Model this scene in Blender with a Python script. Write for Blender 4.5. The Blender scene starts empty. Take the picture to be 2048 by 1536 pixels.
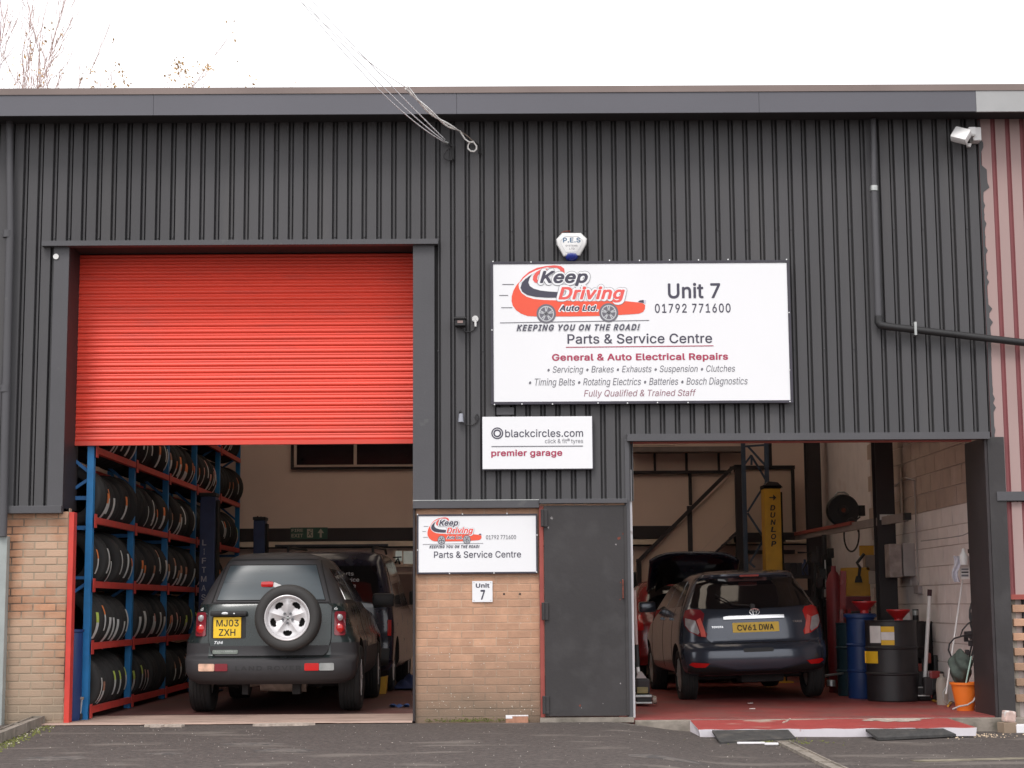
import bpy, bmesh, math, random
from mathutils import Vector, Matrix, Euler
R = math.radians
C = bpy.context.scene.collection
SC = bpy.context.scene
random.seed(7)

# ------------------------------------------------------------------ camera
CAM = Vector((0.0, -16.7, 1.09))
FPX, PW, PH = 3400.0, 2048.0, 1536.0
_y = Vector((-24, 444, FPX)).normalized()            # world +Y seen by the camera (right, down, forward)
_u = Vector((-0.007, -1.0, (444 - .168) / FPX)).normalized()
_x = _y.cross(_u)
if _x.x < 0: _x = -_x
def w_of(v):                                         # camera vector -> world vector
    return Vector((v.dot(_x), v.dot(_y), v.dot(_u)))
c_right, c_down, c_fwd = w_of(Vector((1,0,0))), w_of(Vector((0,1,0))), w_of(Vector((0,0,1)))
cd = bpy.data.cameras.new('camera'); cam = bpy.data.objects.new('camera', cd); C.objects.link(cam)
m = Matrix.Identity(4)
for i in range(3):
    m[i][0] = c_right[i]; m[i][1] = -c_down[i]; m[i][2] = -c_fwd[i]; m[i][3] = CAM[i]
cam.matrix_world = m
cd.sensor_width = 36; cd.lens = 36 * FPX / PW; cd.clip_start = .1; cd.clip_end = 900
SC.camera = cam
def ray(px, py): return w_of(Vector((px - PW/2, py - PH/2, FPX)))
def at(px, py, Y=0.0):
    d = ray(px, py); t = (Y - CAM.y) / d.y
    return CAM + d * t
def atz(px, py, Z):
    d = ray(px, py); t = (Z - CAM.z) / d.z
    return CAM + d * t
def XP(px, Y=0.0, py=900): return at(px, py, Y).x
def ZP(py, Y=0.0, px=1024): return at(px, py, Y).z

# ------------------------------------------------------------------ sky, sun, exposure
wd = bpy.data.worlds.new('World'); SC.world = wd; wd.use_nodes = True
nt = wd.node_tree; nt.nodes.clear()
sky = nt.nodes.new('ShaderNodeTexSky'); sky.sky_type = 'NISHITA'; sky.sun_disc = False
SUN_EL, SUN_ROT = R(54), R(205)
sky.sun_elevation = SUN_EL; sky.sun_rotation = SUN_ROT; sky.dust_density = 4; sky.air_density = 1.0
mixw = nt.nodes.new('ShaderNodeMix'); mixw.data_type = 'RGBA'; mixw.inputs[0].default_value = .9
mixw.inputs[7].default_value = (17.0, 17.0, 17.3, 1)      # even overcast cloud
bgn = nt.nodes.new('ShaderNodeBackground'); bgn.inputs[1].default_value = .1
outw = nt.nodes.new('ShaderNodeOutputWorld')
nt.links.new(sky.outputs[0], mixw.inputs[6]); nt.links.new(mixw.outputs[2], bgn.inputs[0]); nt.links.new(bgn.outputs[0], outw.inputs[0])
sl = bpy.data.lights.new('sun', 'SUN'); sl.energy = 1.5; sl.angle = R(18); sl.color = (1, .96, .92)
so = bpy.data.objects.new('sun', sl); C.objects.link(so)
sd = Vector((math.sin(SUN_ROT) * math.cos(SUN_EL), math.cos(SUN_ROT) * math.cos(SUN_EL), math.sin(SUN_EL)))
so.rotation_euler = sd.to_track_quat('Z', 'Y').to_euler()
so.location = (0, -10, 20)
vs = SC.view_settings; vs.view_transform = 'Standard'; vs.look = 'None'; vs.gamma = 1; vs.exposure = 0.0
vs.use_curve_mapping = False
SC.cycles.use_denoising = True
SC.cycles.max_bounces = 10; SC.cycles.diffuse_bounces = 6

# ------------------------------------------------------------------ materials
MATS = {}
def mat(name, col, rough=.6, metal=0.0, var=.12, scale=6.0, bump=0.0, bscale=60.0, coat=0.0, spec=.5, coord='obj',
        dirt=None, dlo=.55, dhi=.7, dscale=3.0, rnd=0.0, stretch=(1,1,1), emit=0.0, ior=None):
    if name in MATS: return MATS[name]
    m = bpy.data.materials.new(name); m.use_nodes = True; MATS[name] = m
    nt = m.node_tree; N = nt.nodes; L = nt.links; b = N['Principled BSDF']
    b.inputs['Roughness'].default_value = rough; b.inputs['Metallic'].default_value = metal
    b.inputs['Coat Weight'].default_value = coat; b.inputs['Coat Roughness'].default_value = .08
    b.inputs['Specular IOR Level'].default_value = spec
    if ior: b.inputs['IOR'].default_value = ior
    if coord == 'world':
        g = N.new('ShaderNodeNewGeometry'); vec = g.outputs['Position']
    else:
        g = N.new('ShaderNodeTexCoord'); vec = g.outputs['Object']
    mp = N.new('ShaderNodeMapping'); mp.inputs['Scale'].default_value = stretch
    L.new(vec, mp.inputs[0]); vec = mp.outputs[0]
    def noise(sc, det=4):
        n = N.new('ShaderNodeTexNoise'); n.inputs['Scale'].default_value = sc; n.inputs['Detail'].default_value = det
        L.new(vec, n.inputs['Vector']); return n
    n = noise(scale)
    cr = N.new('ShaderNodeValToRGB'); cr.color_ramp.elements[0].position = .3; cr.color_ramp.elements[1].position = .7
    cr.color_ramp.elements[0].color = (*[max(0, c * (1 - var)) for c in col], 1)
    cr.color_ramp.elements[1].color = (*[min(1, c * (1 + var)) for c in col], 1)
    L.new(n.outputs[0], cr.inputs[0]); out = cr.outputs[0]
    if dirt:
        n2 = noise(dscale, 6)
        r2 = N.new('ShaderNodeValToRGB'); r2.color_ramp.elements[0].position = dlo; r2.color_ramp.elements[1].position = dhi
        L.new(n2.outputs[0], r2.inputs[0])
        mx = N.new('ShaderNodeMix'); mx.data_type = 'RGBA'; mx.inputs[7].default_value = (*dirt, 1)
        L.new(r2.outputs[0], mx.inputs[0]); L.new(out, mx.inputs[6]); out = mx.outputs[2]
    if rnd:
        oi = N.new('ShaderNodeObjectInfo'); hs = N.new('ShaderNodeHueSaturation')
        mr = N.new('ShaderNodeMapRange'); mr.inputs[3].default_value = 1 - rnd; mr.inputs[4].default_value = 1 + rnd
        L.new(oi.outputs['Random'], mr.inputs[0]); L.new(mr.outputs[0], hs.inputs['Value']); L.new(out, hs.inputs['Color']); out = hs.outputs[0]
    L.new(out, b.inputs['Base Color'])
    if bump:
        n3 = noise(bscale, 3); bp = N.new('ShaderNodeBump'); bp.inputs['Strength'].default_value = bump; bp.inputs['Distance'].default_value = .01
        L.new(n3.outputs[0], bp.inputs['Height']); L.new(bp.outputs[0], b.inputs['Normal'])
    # roughness breakup
    mr2 = N.new('ShaderNodeMapRange'); mr2.inputs[3].default_value = max(0.02, rough - .08 * (rough > .15)); mr2.inputs[4].default_value = min(1, rough + .08 * (rough > .15))
    L.new(n.outputs[0], mr2.inputs[0]); L.new(mr2.outputs[0], b.inputs['Roughness'])
    if emit:
        L.new(out, b.inputs['Emission Color']); b.inputs['Emission Strength'].default_value = emit
    return m

def zstain(m, col, z0, z1, strength=.8, nscale=3.0, nmul=.5):
    """dirt with its own ragged edge that climbs from the ground (world height z0 full .. z1 none)"""
    nt = m.node_tree; N = nt.nodes; L = nt.links; b = N['Principled BSDF']
    src = b.inputs['Base Color'].links[0].from_socket
    g = N.new('ShaderNodeNewGeometry'); sp = N.new('ShaderNodeSeparateXYZ'); L.new(g.outputs['Position'], sp.inputs[0])
    n = N.new('ShaderNodeTexNoise'); n.inputs['Scale'].default_value = nscale; n.inputs['Detail'].default_value = 7; L.new(g.outputs['Position'], n.inputs['Vector'])
    a = N.new('ShaderNodeMath'); a.operation = 'MULTIPLY_ADD'; a.inputs[1].default_value = nmul; L.new(n.outputs[0], a.inputs[0]); L.new(sp.outputs[2], a.inputs[2])
    mr = N.new('ShaderNodeMapRange'); mr.inputs[1].default_value = z0 + nmul/2; mr.inputs[2].default_value = z1 + nmul/2
    mr.inputs[3].default_value = strength; mr.inputs[4].default_value = 0; L.new(a.outputs[0], mr.inputs[0])
    mx = N.new('ShaderNodeMix'); mx.data_type = 'RGBA'; mx.inputs[7].default_value = (*col, 1)
    L.new(mr.outputs[0], mx.inputs[0]); L.new(src, mx.inputs[6]); L.new(mx.outputs[2], b.inputs['Base Color'])
    return m

GREY = (.079, .077, .081)
m_clad = mat('grey_cladding_paint', GREY, .62, var=.10, scale=1.2, bump=.10, bscale=40, coord='world', dirt=(.10,.095,.095), dlo=.55, dhi=.85, dscale=3.2, rnd=.07, spec=.35, stretch=(1,1,.12))
m_flash = mat('grey_flashing_paint', (.078,.076,.083), .55, var=.08, scale=2, bump=.1, coord='world', dirt=(.12,.12,.12), dlo=.66, dhi=.8, dscale=6)
m_fascia = mat('grey_fascia_paint', (.112,.110,.128), .5, var=.06, scale=.8, bump=.05, coord='world', spec=.5)
m_fascia2 = mat('pale_grey_fascia', (.38,.38,.38), .5, var=.08, scale=2, coord='world')
m_gutter = mat('brown_grey_roof_edge', (.22,.17,.155), .7, var=.15, scale=1.0, coord='world')
m_dark = mat('dark_soffit', (.03,.028,.03), .8)
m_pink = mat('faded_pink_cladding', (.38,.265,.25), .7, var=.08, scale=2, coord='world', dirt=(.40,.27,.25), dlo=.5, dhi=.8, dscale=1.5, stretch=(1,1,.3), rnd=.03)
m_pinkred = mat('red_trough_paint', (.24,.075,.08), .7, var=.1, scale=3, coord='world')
m_red = mat('red_shutter_paint', (.84,.066,.036), .42, var=.06, scale=3, coord='world', spec=.5, dirt=(.66,.07,.05), dlo=.55, dhi=.8, dscale=5, stretch=(.3,1,2.5), rnd=.05)
zstain(m_red, (.42,.09,.07), 2.55, 3.05, .45, 2.2, .5)
m_redp = mat('red_trim_paint', (.60,.05,.035), .5, var=.1)
m_redf = mat('faded_red_frame', (.33,.07,.055), .6, var=.12)
m_door = mat('dark_steel_door_paint', (.036,.032,.033), .6, var=.16, scale=1.6, bump=.12, bscale=30, coord='world', dirt=(.050,.046,.047), dlo=.5, dhi=.72, dscale=4)
m_scuff = mat('rusty_scuff', (.16,.045,.03), .9, var=.4, scale=30)
m_scuff2 = mat('bare_pale_scuff', (.30,.28,.28), .8, var=.4, scale=30)
m_brick = mat('washed_orange_brick', (.52,.30,.195), .9, var=.12, scale=9, bump=.3, bscale=90, coord='world', dirt=(.45,.265,.18), dlo=.5, dhi=.75, dscale=5, rnd=.10)
zstain(m_brick, (.19,.145,.105), .05, .70, .85, 2.5, .5)
m_mortar = mat('pale_mortar', (.50,.335,.235), .95, var=.15, scale=12, coord='world')
zstain(m_mortar, (.15,.12,.09), .05, .70, .85, 2.5, .5)
m_brick2 = mat('weathered_orange_brick', (.45,.235,.14), .9, var=.16, scale=9, bump=.3, bscale=90, coord='world', dirt=(.50,.335,.235), dlo=.42, dhi=.56, dscale=1.6, rnd=.10)
zstain(m_brick2, (.24,.20,.15), .1, .8, .8, 2.0, .6)
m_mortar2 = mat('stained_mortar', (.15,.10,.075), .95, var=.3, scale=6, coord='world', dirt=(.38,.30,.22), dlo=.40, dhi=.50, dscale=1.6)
m_asph = mat('asphalt', (.082,.067,.061), .88, var=.60, scale=48, bump=.9, bscale=90, coord='world', dirt=(.150,.128,.113), dlo=.575, dhi=.66, dscale=1.7, stretch=(.6,1.5,1))
m_conc = mat('concrete', (.27,.235,.20), .9, var=.2, scale=8, bump=.4, bscale=60, coord='world', dirt=(.14,.125,.10), dlo=.5, dhi=.7, dscale=5)
m_sill = mat('pinkish_concrete_sill', (.40,.285,.235), .9, var=.15, scale=6, bump=.4, bscale=50, coord='world', dirt=(.27,.19,.155), dlo=.5, dhi=.7, dscale=4, stretch=(.4,1,1))
m_floor = mat('red_floor_paint', (.27,.055,.05), .55, var=.15, scale=3, bump=.1, bscale=30, coord='world', dirt=(.20,.085,.075), dlo=.45, dhi=.7, dscale=1.6)
m_floor2 = mat('dusty_red_grey_floor', (.13,.050,.046), .55, var=.2, scale=2, bump=.1, bscale=30, coord='world', dirt=(.10,.065,.06), dlo=.45, dhi=.7, dscale=1.5)
m_board = mat('worn_red_ramp_paint', (.34,.055,.05), .6, var=.12, scale=5, bump=.2, coord='world', dirt=(.42,.34,.28), dlo=.61, dhi=.66, dscale=1.4, stretch=(.8,2.2,1))
m_white = mat('white_paint', (.80,.78,.80), .55, var=.04, scale=9, coord='world', dirt=(.5,.45,.45), dlo=.66, dhi=.78, dscale=9)
m_rubber = mat('black_rubber_mat', (.05,.048,.047), .85, var=.25, scale=20, bump=.3, coord='world', dirt=(.10,.09,.08), dlo=.55, dhi=.75, dscale=6)
m_wallw = mat('cream_wall_paint', (.78,.61,.52), .85, var=.05, scale=1.2, coord='world')
m_ceil = mat('grey_roof_lining', (.42,.36,.32), .9, var=.08, coord='world')
m_block = mat('white_painted_block', (.84,.77,.75), .85, var=.06, scale=4, bump=.3, bscale=50, coord='world', rnd=.03, dirt=(.60,.48,.44), dlo=.6, dhi=.8, dscale=2)
m_blockj = mat('block_joint', (.60,.51,.48), .9, var=.1)
m_steel = mat('dark_brown_steel', (.030,.023,.025), .6, var=.2, scale=4)
m_blackp = mat('black_paint', (.018,.017,.018), .5, var=.2)
m_blackm = mat('matt_black', (.014,.013,.013), .85, var=.2)
m_blue = mat('blue_rack_paint', (.02,.19,.46), .45, var=.12, scale=8, coord='world')
m_blue2 = mat('blue_rack_brace', (.025,.13,.33), .5, var=.15)
m_redb = mat('red_beam_paint', (.55,.055,.045), .45, var=.15, scale=8, coord='world')
m_dblue = mat('dark_blue_lift_paint', (.028,.045,.12), .45, var=.2)
m_yell = mat('yellow_lift_paint', (.62,.34,.03), .5, var=.12, coord='world')
m_tyre = mat('tyre_rubber', (.017,.016,.016), .75, var=.2, scale=8, rnd=.2)
m_lw = mat('white_label', (.62,.64,.64), .6, var=.05); m_lo = mat('orange_label', (.75,.22,.06), .6, var=.1)
m_ly = mat('lime_label', (.50,.62,.12), .6, var=.1); m_lb = mat('blue_label', (.10,.16,.55), .6, var=.1); m_lp = mat('pink_label', (.60,.30,.25), .6, var=.1)
m_signw = mat('white_sign_face', (.84,.84,.86), .4, var=.012, scale=1.0, coord='world')
m_signf = mat('dark_sign_frame', (.045,.04,.055), .45, var=.2, coord='world')
m_ink = mat('dark_ink', (.065,.06,.09), .6, var=.02); m_ink2 = mat('grey_ink', (.16,.155,.18), .6, var=.02)
m_inkp = mat('crimson_ink', (.42,.045,.10), .6, var=.02); m_inkm = mat('mauve_ink', (.30,.13,.17), .6, var=.02)
m_inkr = mat('red_logo_ink', (.80,.115,.10), .6, var=.02); m_inko = mat('orange_red_logo_ink', (.84,.105,.055), .6, var=.02)
m_silver = mat('silver_ink', (.55,.56,.58), .6, var=.02)
m_galv = mat('galvanised_steel', (.42,.43,.42), .4, metal=.7, var=.2, scale=12)
m_chrome = mat('chrome', (.75,.75,.76), .15, metal=1.0, var=.02)
m_screw = mat('screw_head', (.7,.7,.7), .3, metal=.5)
m_plasw = mat('white_plastic', (.78,.77,.76), .4, var=.03)
m_lens_b = mat('blue_strobe_lens', (.02,.04,.30), .12, coat=.8, var=.2)
m_cablew = mat('white_cable', (.90,.87,.84), .4); m_cableb = mat('black_cable', (.03,.028,.03), .5)
m_bark = mat('bare_twig_bark', (.42,.29,.26), .9, var=.25, scale=3)
m_leaf = mat('dry_orange_leaf', (.42,.26,.10), .8, var=.3, scale=3)
m_glassd = mat('dark_window_glass', (.022,.016,.018), .08, spec=.6, var=.1)
m_carglass = mat('tinted_car_glass', (.012,.011,.012), .06, spec=.75, var=.05, coat=.3)
m_fglass = mat('grey_blue_rear_glass', (.045,.062,.073), .30, spec=.6, var=.14, scale=3, stretch=(.3,1,3))
m_green = mat('dark_green_car_paint', (.017,.026,.026), .28, var=.06, coat=.6, metal=.1)
m_plast = mat('grey_car_plastic', (.036,.034,.037), .6, var=.08, scale=10, bump=.05)
m_yaris = mat('slate_blue_car_paint', (.056,.066,.092), .22, metal=.35, var=.04, coat=.9)
m_redcar = mat('red_car_paint', (.24,.014,.016), .25, var=.05, coat=.8)
m_vanp = mat('navy_van_paint', (.018,.018,.035), .25, var=.05, coat=.7)
m_lampr = mat('red_lamp_lens', (.55,.012,.012), .15, coat=.8, var=.1); m_lampd = mat('dark_red_lamp', (.22,.02,.03), .2, coat=.6, var=.1)
m_lampw = mat('clear_lamp_lens', (.38,.36,.37), .12, coat=.8, var=.15, scale=20); m_lampa = mat('amber_lamp_lens', (.72,.45,.33), .2, coat=.6, var=.3, scale=15)
m_lampp = mat('pale_red_lamp_lens', (.80,.16,.13), .2, coat=.6, var=.1)
m_plate = mat('yellow_number_plate', (.92,.60,.03), .35, var=.03)
m_alloy = mat('silver_alloy', (.70,.68,.69), .35, metal=.25, var=.05)
m_tan = mat('rusty_silencer', (.30,.24,.20), .6, metal=.3, var=.3, scale=14)
m_under = mat('underbody_black', (.02,.018,.018), .9, var=.3)
m_bdrum = mat('black_steel_drum', (.022,.020,.022), .42, var=.2, scale=5); m_udrum = mat('blue_plastic_drum', (.010,.038,.145), .45, var=.1)
m_orange = mat('orange_bucket_plastic', (.80,.19,.025), .35, var=.06)
m_green2 = mat('dark_green_sacking', (.05,.065,.055), .8, var=.4, scale=14, bump=.4, bscale=30)
m_yellow = mat('yellow_cabinet', (.58,.30,.03), .5, var=.1)
m_paper = mat('white_paper', (.72,.70,.68), .7, var=.06, scale=14)
m_gcab = mat('grey_cabinet', (.40,.36,.35), .5, var=.08)
m_gsign = mat('green_exit_sign', (.03,.09,.06), .5); m_signl = mat('pale_sign_print', (.45,.40,.33), .6)
m_crack = mat('torn_concrete', (.42,.35,.30), .95, var=.3, scale=25)
m_moss = mat('moss', (.13,.14,.035), .95, var=.4, scale=20)
m_transl = bpy.data.materials.new('translucent_rooflight'); m_transl.use_nodes = True
_n = m_transl.node_tree; _n.nodes.clear(); _t = _n.nodes.new('ShaderNodeBsdfTranslucent'); _t.inputs[0].default_value = (.85,.78,.70,1); _o = _n.nodes.new('ShaderNodeOutputMaterial'); _n.links.new(_t.outputs[0], _o.inputs[0])

# ------------------------------------------------------------------ mesh helpers
class MB:
    def __init__(s): s.bm = bmesh.new(); s.mi = 0
    def _tag(s, fs):
        for f in fs: f.material_index = s.mi
    def box(s, x0, x1, y0, y1, z0, z1, bev=0):
        if x1 < x0: x0, x1 = x1, x0
        if y1 < y0: y0, y1 = y1, y0
        if z1 < z0: z0, z1 = z1, z0
        r = bmesh.ops.create_cube(s.bm, size=1)['verts']
        for v in r: v.co = Vector((x0 + (v.co.x + .5)*(x1-x0), y0 + (v.co.y + .5)*(y1-y0), z0 + (v.co.z + .5)*(z1-z0)))
        if bev:
            es = list({e for v in r for e in v.link_edges})
            o = bmesh.ops.bevel(s.bm, geom=es, offset=bev, segments=2, affect='EDGES', profile=.6)
            s._tag(o['faces'])
        s._tag({f for v in r if v.is_valid for f in v.link_faces}); return s
    def obox(s, p0, p1, w, h, up=(0,0,1), bev=0):
        """bar from p0 to p1, w across, h along up"""
        p0, p1 = Vector(p0), Vector(p1); d = (p1-p0); L = d.length; d.normalize(); up = Vector(up)
        x = d.cross(up).normalized(); u = x.cross(d).normalized()
        r = bmesh.ops.create_cube(s.bm, size=1)['verts']
        for v in r: v.co = p0 + d*((v.co.y+.5)*L) + x*(v.co.x*w) + u*(v.co.z*h)
        s._tag({f for v in r for f in v.link_faces})
        if bev:
            es = list({e for v in r for e in v.link_edges}); o = bmesh.ops.bevel(s.bm, geom=es, offset=bev, segments=2, affect='EDGES'); s._tag(o['faces'])
        return s
    def cyl(s, p0, p1, r0, r1=None, n=16, cap=True):
        r1 = r0 if r1 is None else r1
        p0, p1 = Vector(p0), Vector(p1); d = (p1-p0).normalized()
        a = d.orthogonal().normalized(); b = d.cross(a)
        ring = lambda p, r: [s.bm.verts.new(p + (a*math.cos(t) + b*math.sin(t))*r) for t in [2*math.pi*i/n for i in range(n)]]
        A, B = ring(p0, r0), ring(p1, r1); fs = []
        for i in range(n): fs.append(s.bm.faces.new((A[i], A[(i+1)%n], B[(i+1)%n], B[i])))
        if cap:
            fs.append(s.bm.faces.new(A[::-1])); fs.append(s.bm.faces.new(B))
        s._tag(fs); return s
    def tube(s, pts, r, n=8, taper=None):
        pts = [Vector(p) for p in pts]; rings = []
        ref = None
        for i, p in enumerate(pts):
            d = (pts[min(i+1, len(pts)-1)] - pts[max(i-1, 0)]).normalized()
            if ref is None: ref = d.orthogonal().normalized()
            a = (ref - d*ref.dot(d))
            a = d.orthogonal().normalized() if a.length < 1e-4 else a.normalized()
            ref = a; b = d.cross(a)
            rr = r if taper is None else r + (taper - r)*i/(len(pts)-1)
            rings.append([s.bm.verts.new(p + (a*math.cos(t) + b*math.sin(t))*rr) for t in [2*math.pi*k/n for k in range(n)]])
        fs = []
        for A, B in zip(rings, rings[1:]):
            for i in range(n): fs.append(s.bm.faces.new((A[i], A[(i+1)%n], B[(i+1)%n], B[i])))
        fs.append(s.bm.faces.new(rings[0][::-1])); fs.append(s.bm.faces.new(rings[-1])); s._tag(fs); return s
    def lathe(s, prof, c=(0,0,0), axis='z', n=32, closed=False):
        """prof: list of (radius, height along axis)"""
        c = Vector(c); rings = []
        for r, h in prof:
            ring = []
            for i in range(n):
                t = 2*math.pi*i/n; a, b = r*math.cos(t), r*math.sin(t)
                v = {'z': (a, b, h), 'y': (a, h, b), 'x': (h, a, b)}[axis]
                ring.append(s.bm.verts.new(c + Vector(v)))
            rings.append(ring)
        pairs = list(zip(rings, rings[1:])) + ([(rings[-1], rings[0])] if closed else [])
        fs = []
        for A, B in pairs:
            for i in range(n): fs.append(s.bm.faces.new((A[i], A[(i+1)%n], B[(i+1)%n], B[i])))
        if not closed:
            for ring in (rings[0][::-1], rings[-1]):
                if (ring[0].co - ring[n//2].co).length > 1e-4: fs.append(s.bm.faces.new(ring))
        s._tag(fs); return s
    def poly(s, pts, ext=None):
        """flat polygon of world points, optionally extruded by vector ext"""
        vs = [s.bm.verts.new(Vector(p)) for p in pts]; f = s.bm.faces.new(vs); fs = [f]
        if ext is not None:
            o = bmesh.ops.extrude_face_region(s.bm, geom=[f]); nv = [g for g in o['geom'] if isinstance(g, bmesh.types.BMVert)]
            for v in nv: v.co += Vector(ext)
            fs = {g for v in vs + nv for g in v.link_faces}
        s._tag(fs); return s
    def grid(s, fn, nu, nv):
        g = [[s.bm.verts.new(Vector(fn(i/nu, j/nv))) for j in range(nv+1)] for i in range(nu+1)]
        fs = [s.bm.faces.new((g[i][j], g[i+1][j], g[i+1][j+1], g[i][j+1])) for i in range(nu) for j in range(nv)]
        s._tag(fs); return s
    def mesh(s, name, mats, smooth=None, fix=True):
        if fix:
            bmesh.ops.recalc_face_normals(s.bm, faces=s.bm.faces[:])
        me = bpy.data.meshes.new(name); s.bm.to_mesh(me); s.bm.free()
        for m in (mats if isinstance(mats, (list, tuple)) else [mats]): me.materials.append(m)
        if smooth is not None:
            me.polygons.foreach_set('use_smooth', [True]*len(me.polygons)); me.set_sharp_from_angle(angle=R(smooth))
        return me

def props(o, label=None, cat=None, group=None, kind=None):
    if label: o['label'] = label
    if cat: o['category'] = cat
    if group: o['group'] = group
    if kind: o['kind'] = kind
    return o
def thing(name, label, cat, loc=(0,0,0), group=None, rot=(0,0,0)):
    o = bpy.data.objects.new(name, None); C.objects.link(o); o.location = loc; o.rotation_euler = rot
    o.empty_display_size = .1
    return props(o, label, cat, group)
def rootof(p):
    while p.parent: p = p.parent
    return p
def part(name, mb, mats, parent=None, smooth=None, label=None, local=False, kind=None):
    """mesh built in world coordinates; children are stored relative to their (unrotated) thing"""
    me = mb if isinstance(mb, bpy.types.Mesh) else mb.mesh(name, mats, smooth)
    o = bpy.data.objects.new(name, me); C.objects.link(o)
    if parent is not None:
        o.parent = parent
        if not local:
            off = Vector((0,0,0)); q = parent
            while q is not None: off += q.location; q = q.parent
            me.transform(Matrix.Translation(-off))
    if label: o['label'] = label
    if kind: o['kind'] = kind
    return o
def solo(name, mb, mats, label, cat, group=None, smooth=None):
    return props(part(name, mb, mats, None, smooth), label, cat, group)
def struct(name, mb, mats, smooth=None, parent=None):
    o = part(name, mb, mats, parent, smooth)
    if parent is None: o['kind'] = 'structure'
    return o
def inst(name, me, parent, loc=(0,0,0), rot=(0,0,0), scale=(1,1,1)):
    o = bpy.data.objects.new(name, me); C.objects.link(o); o.parent = parent; o.location = loc; o.rotation_euler = rot; o.scale = scale
    return o

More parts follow.
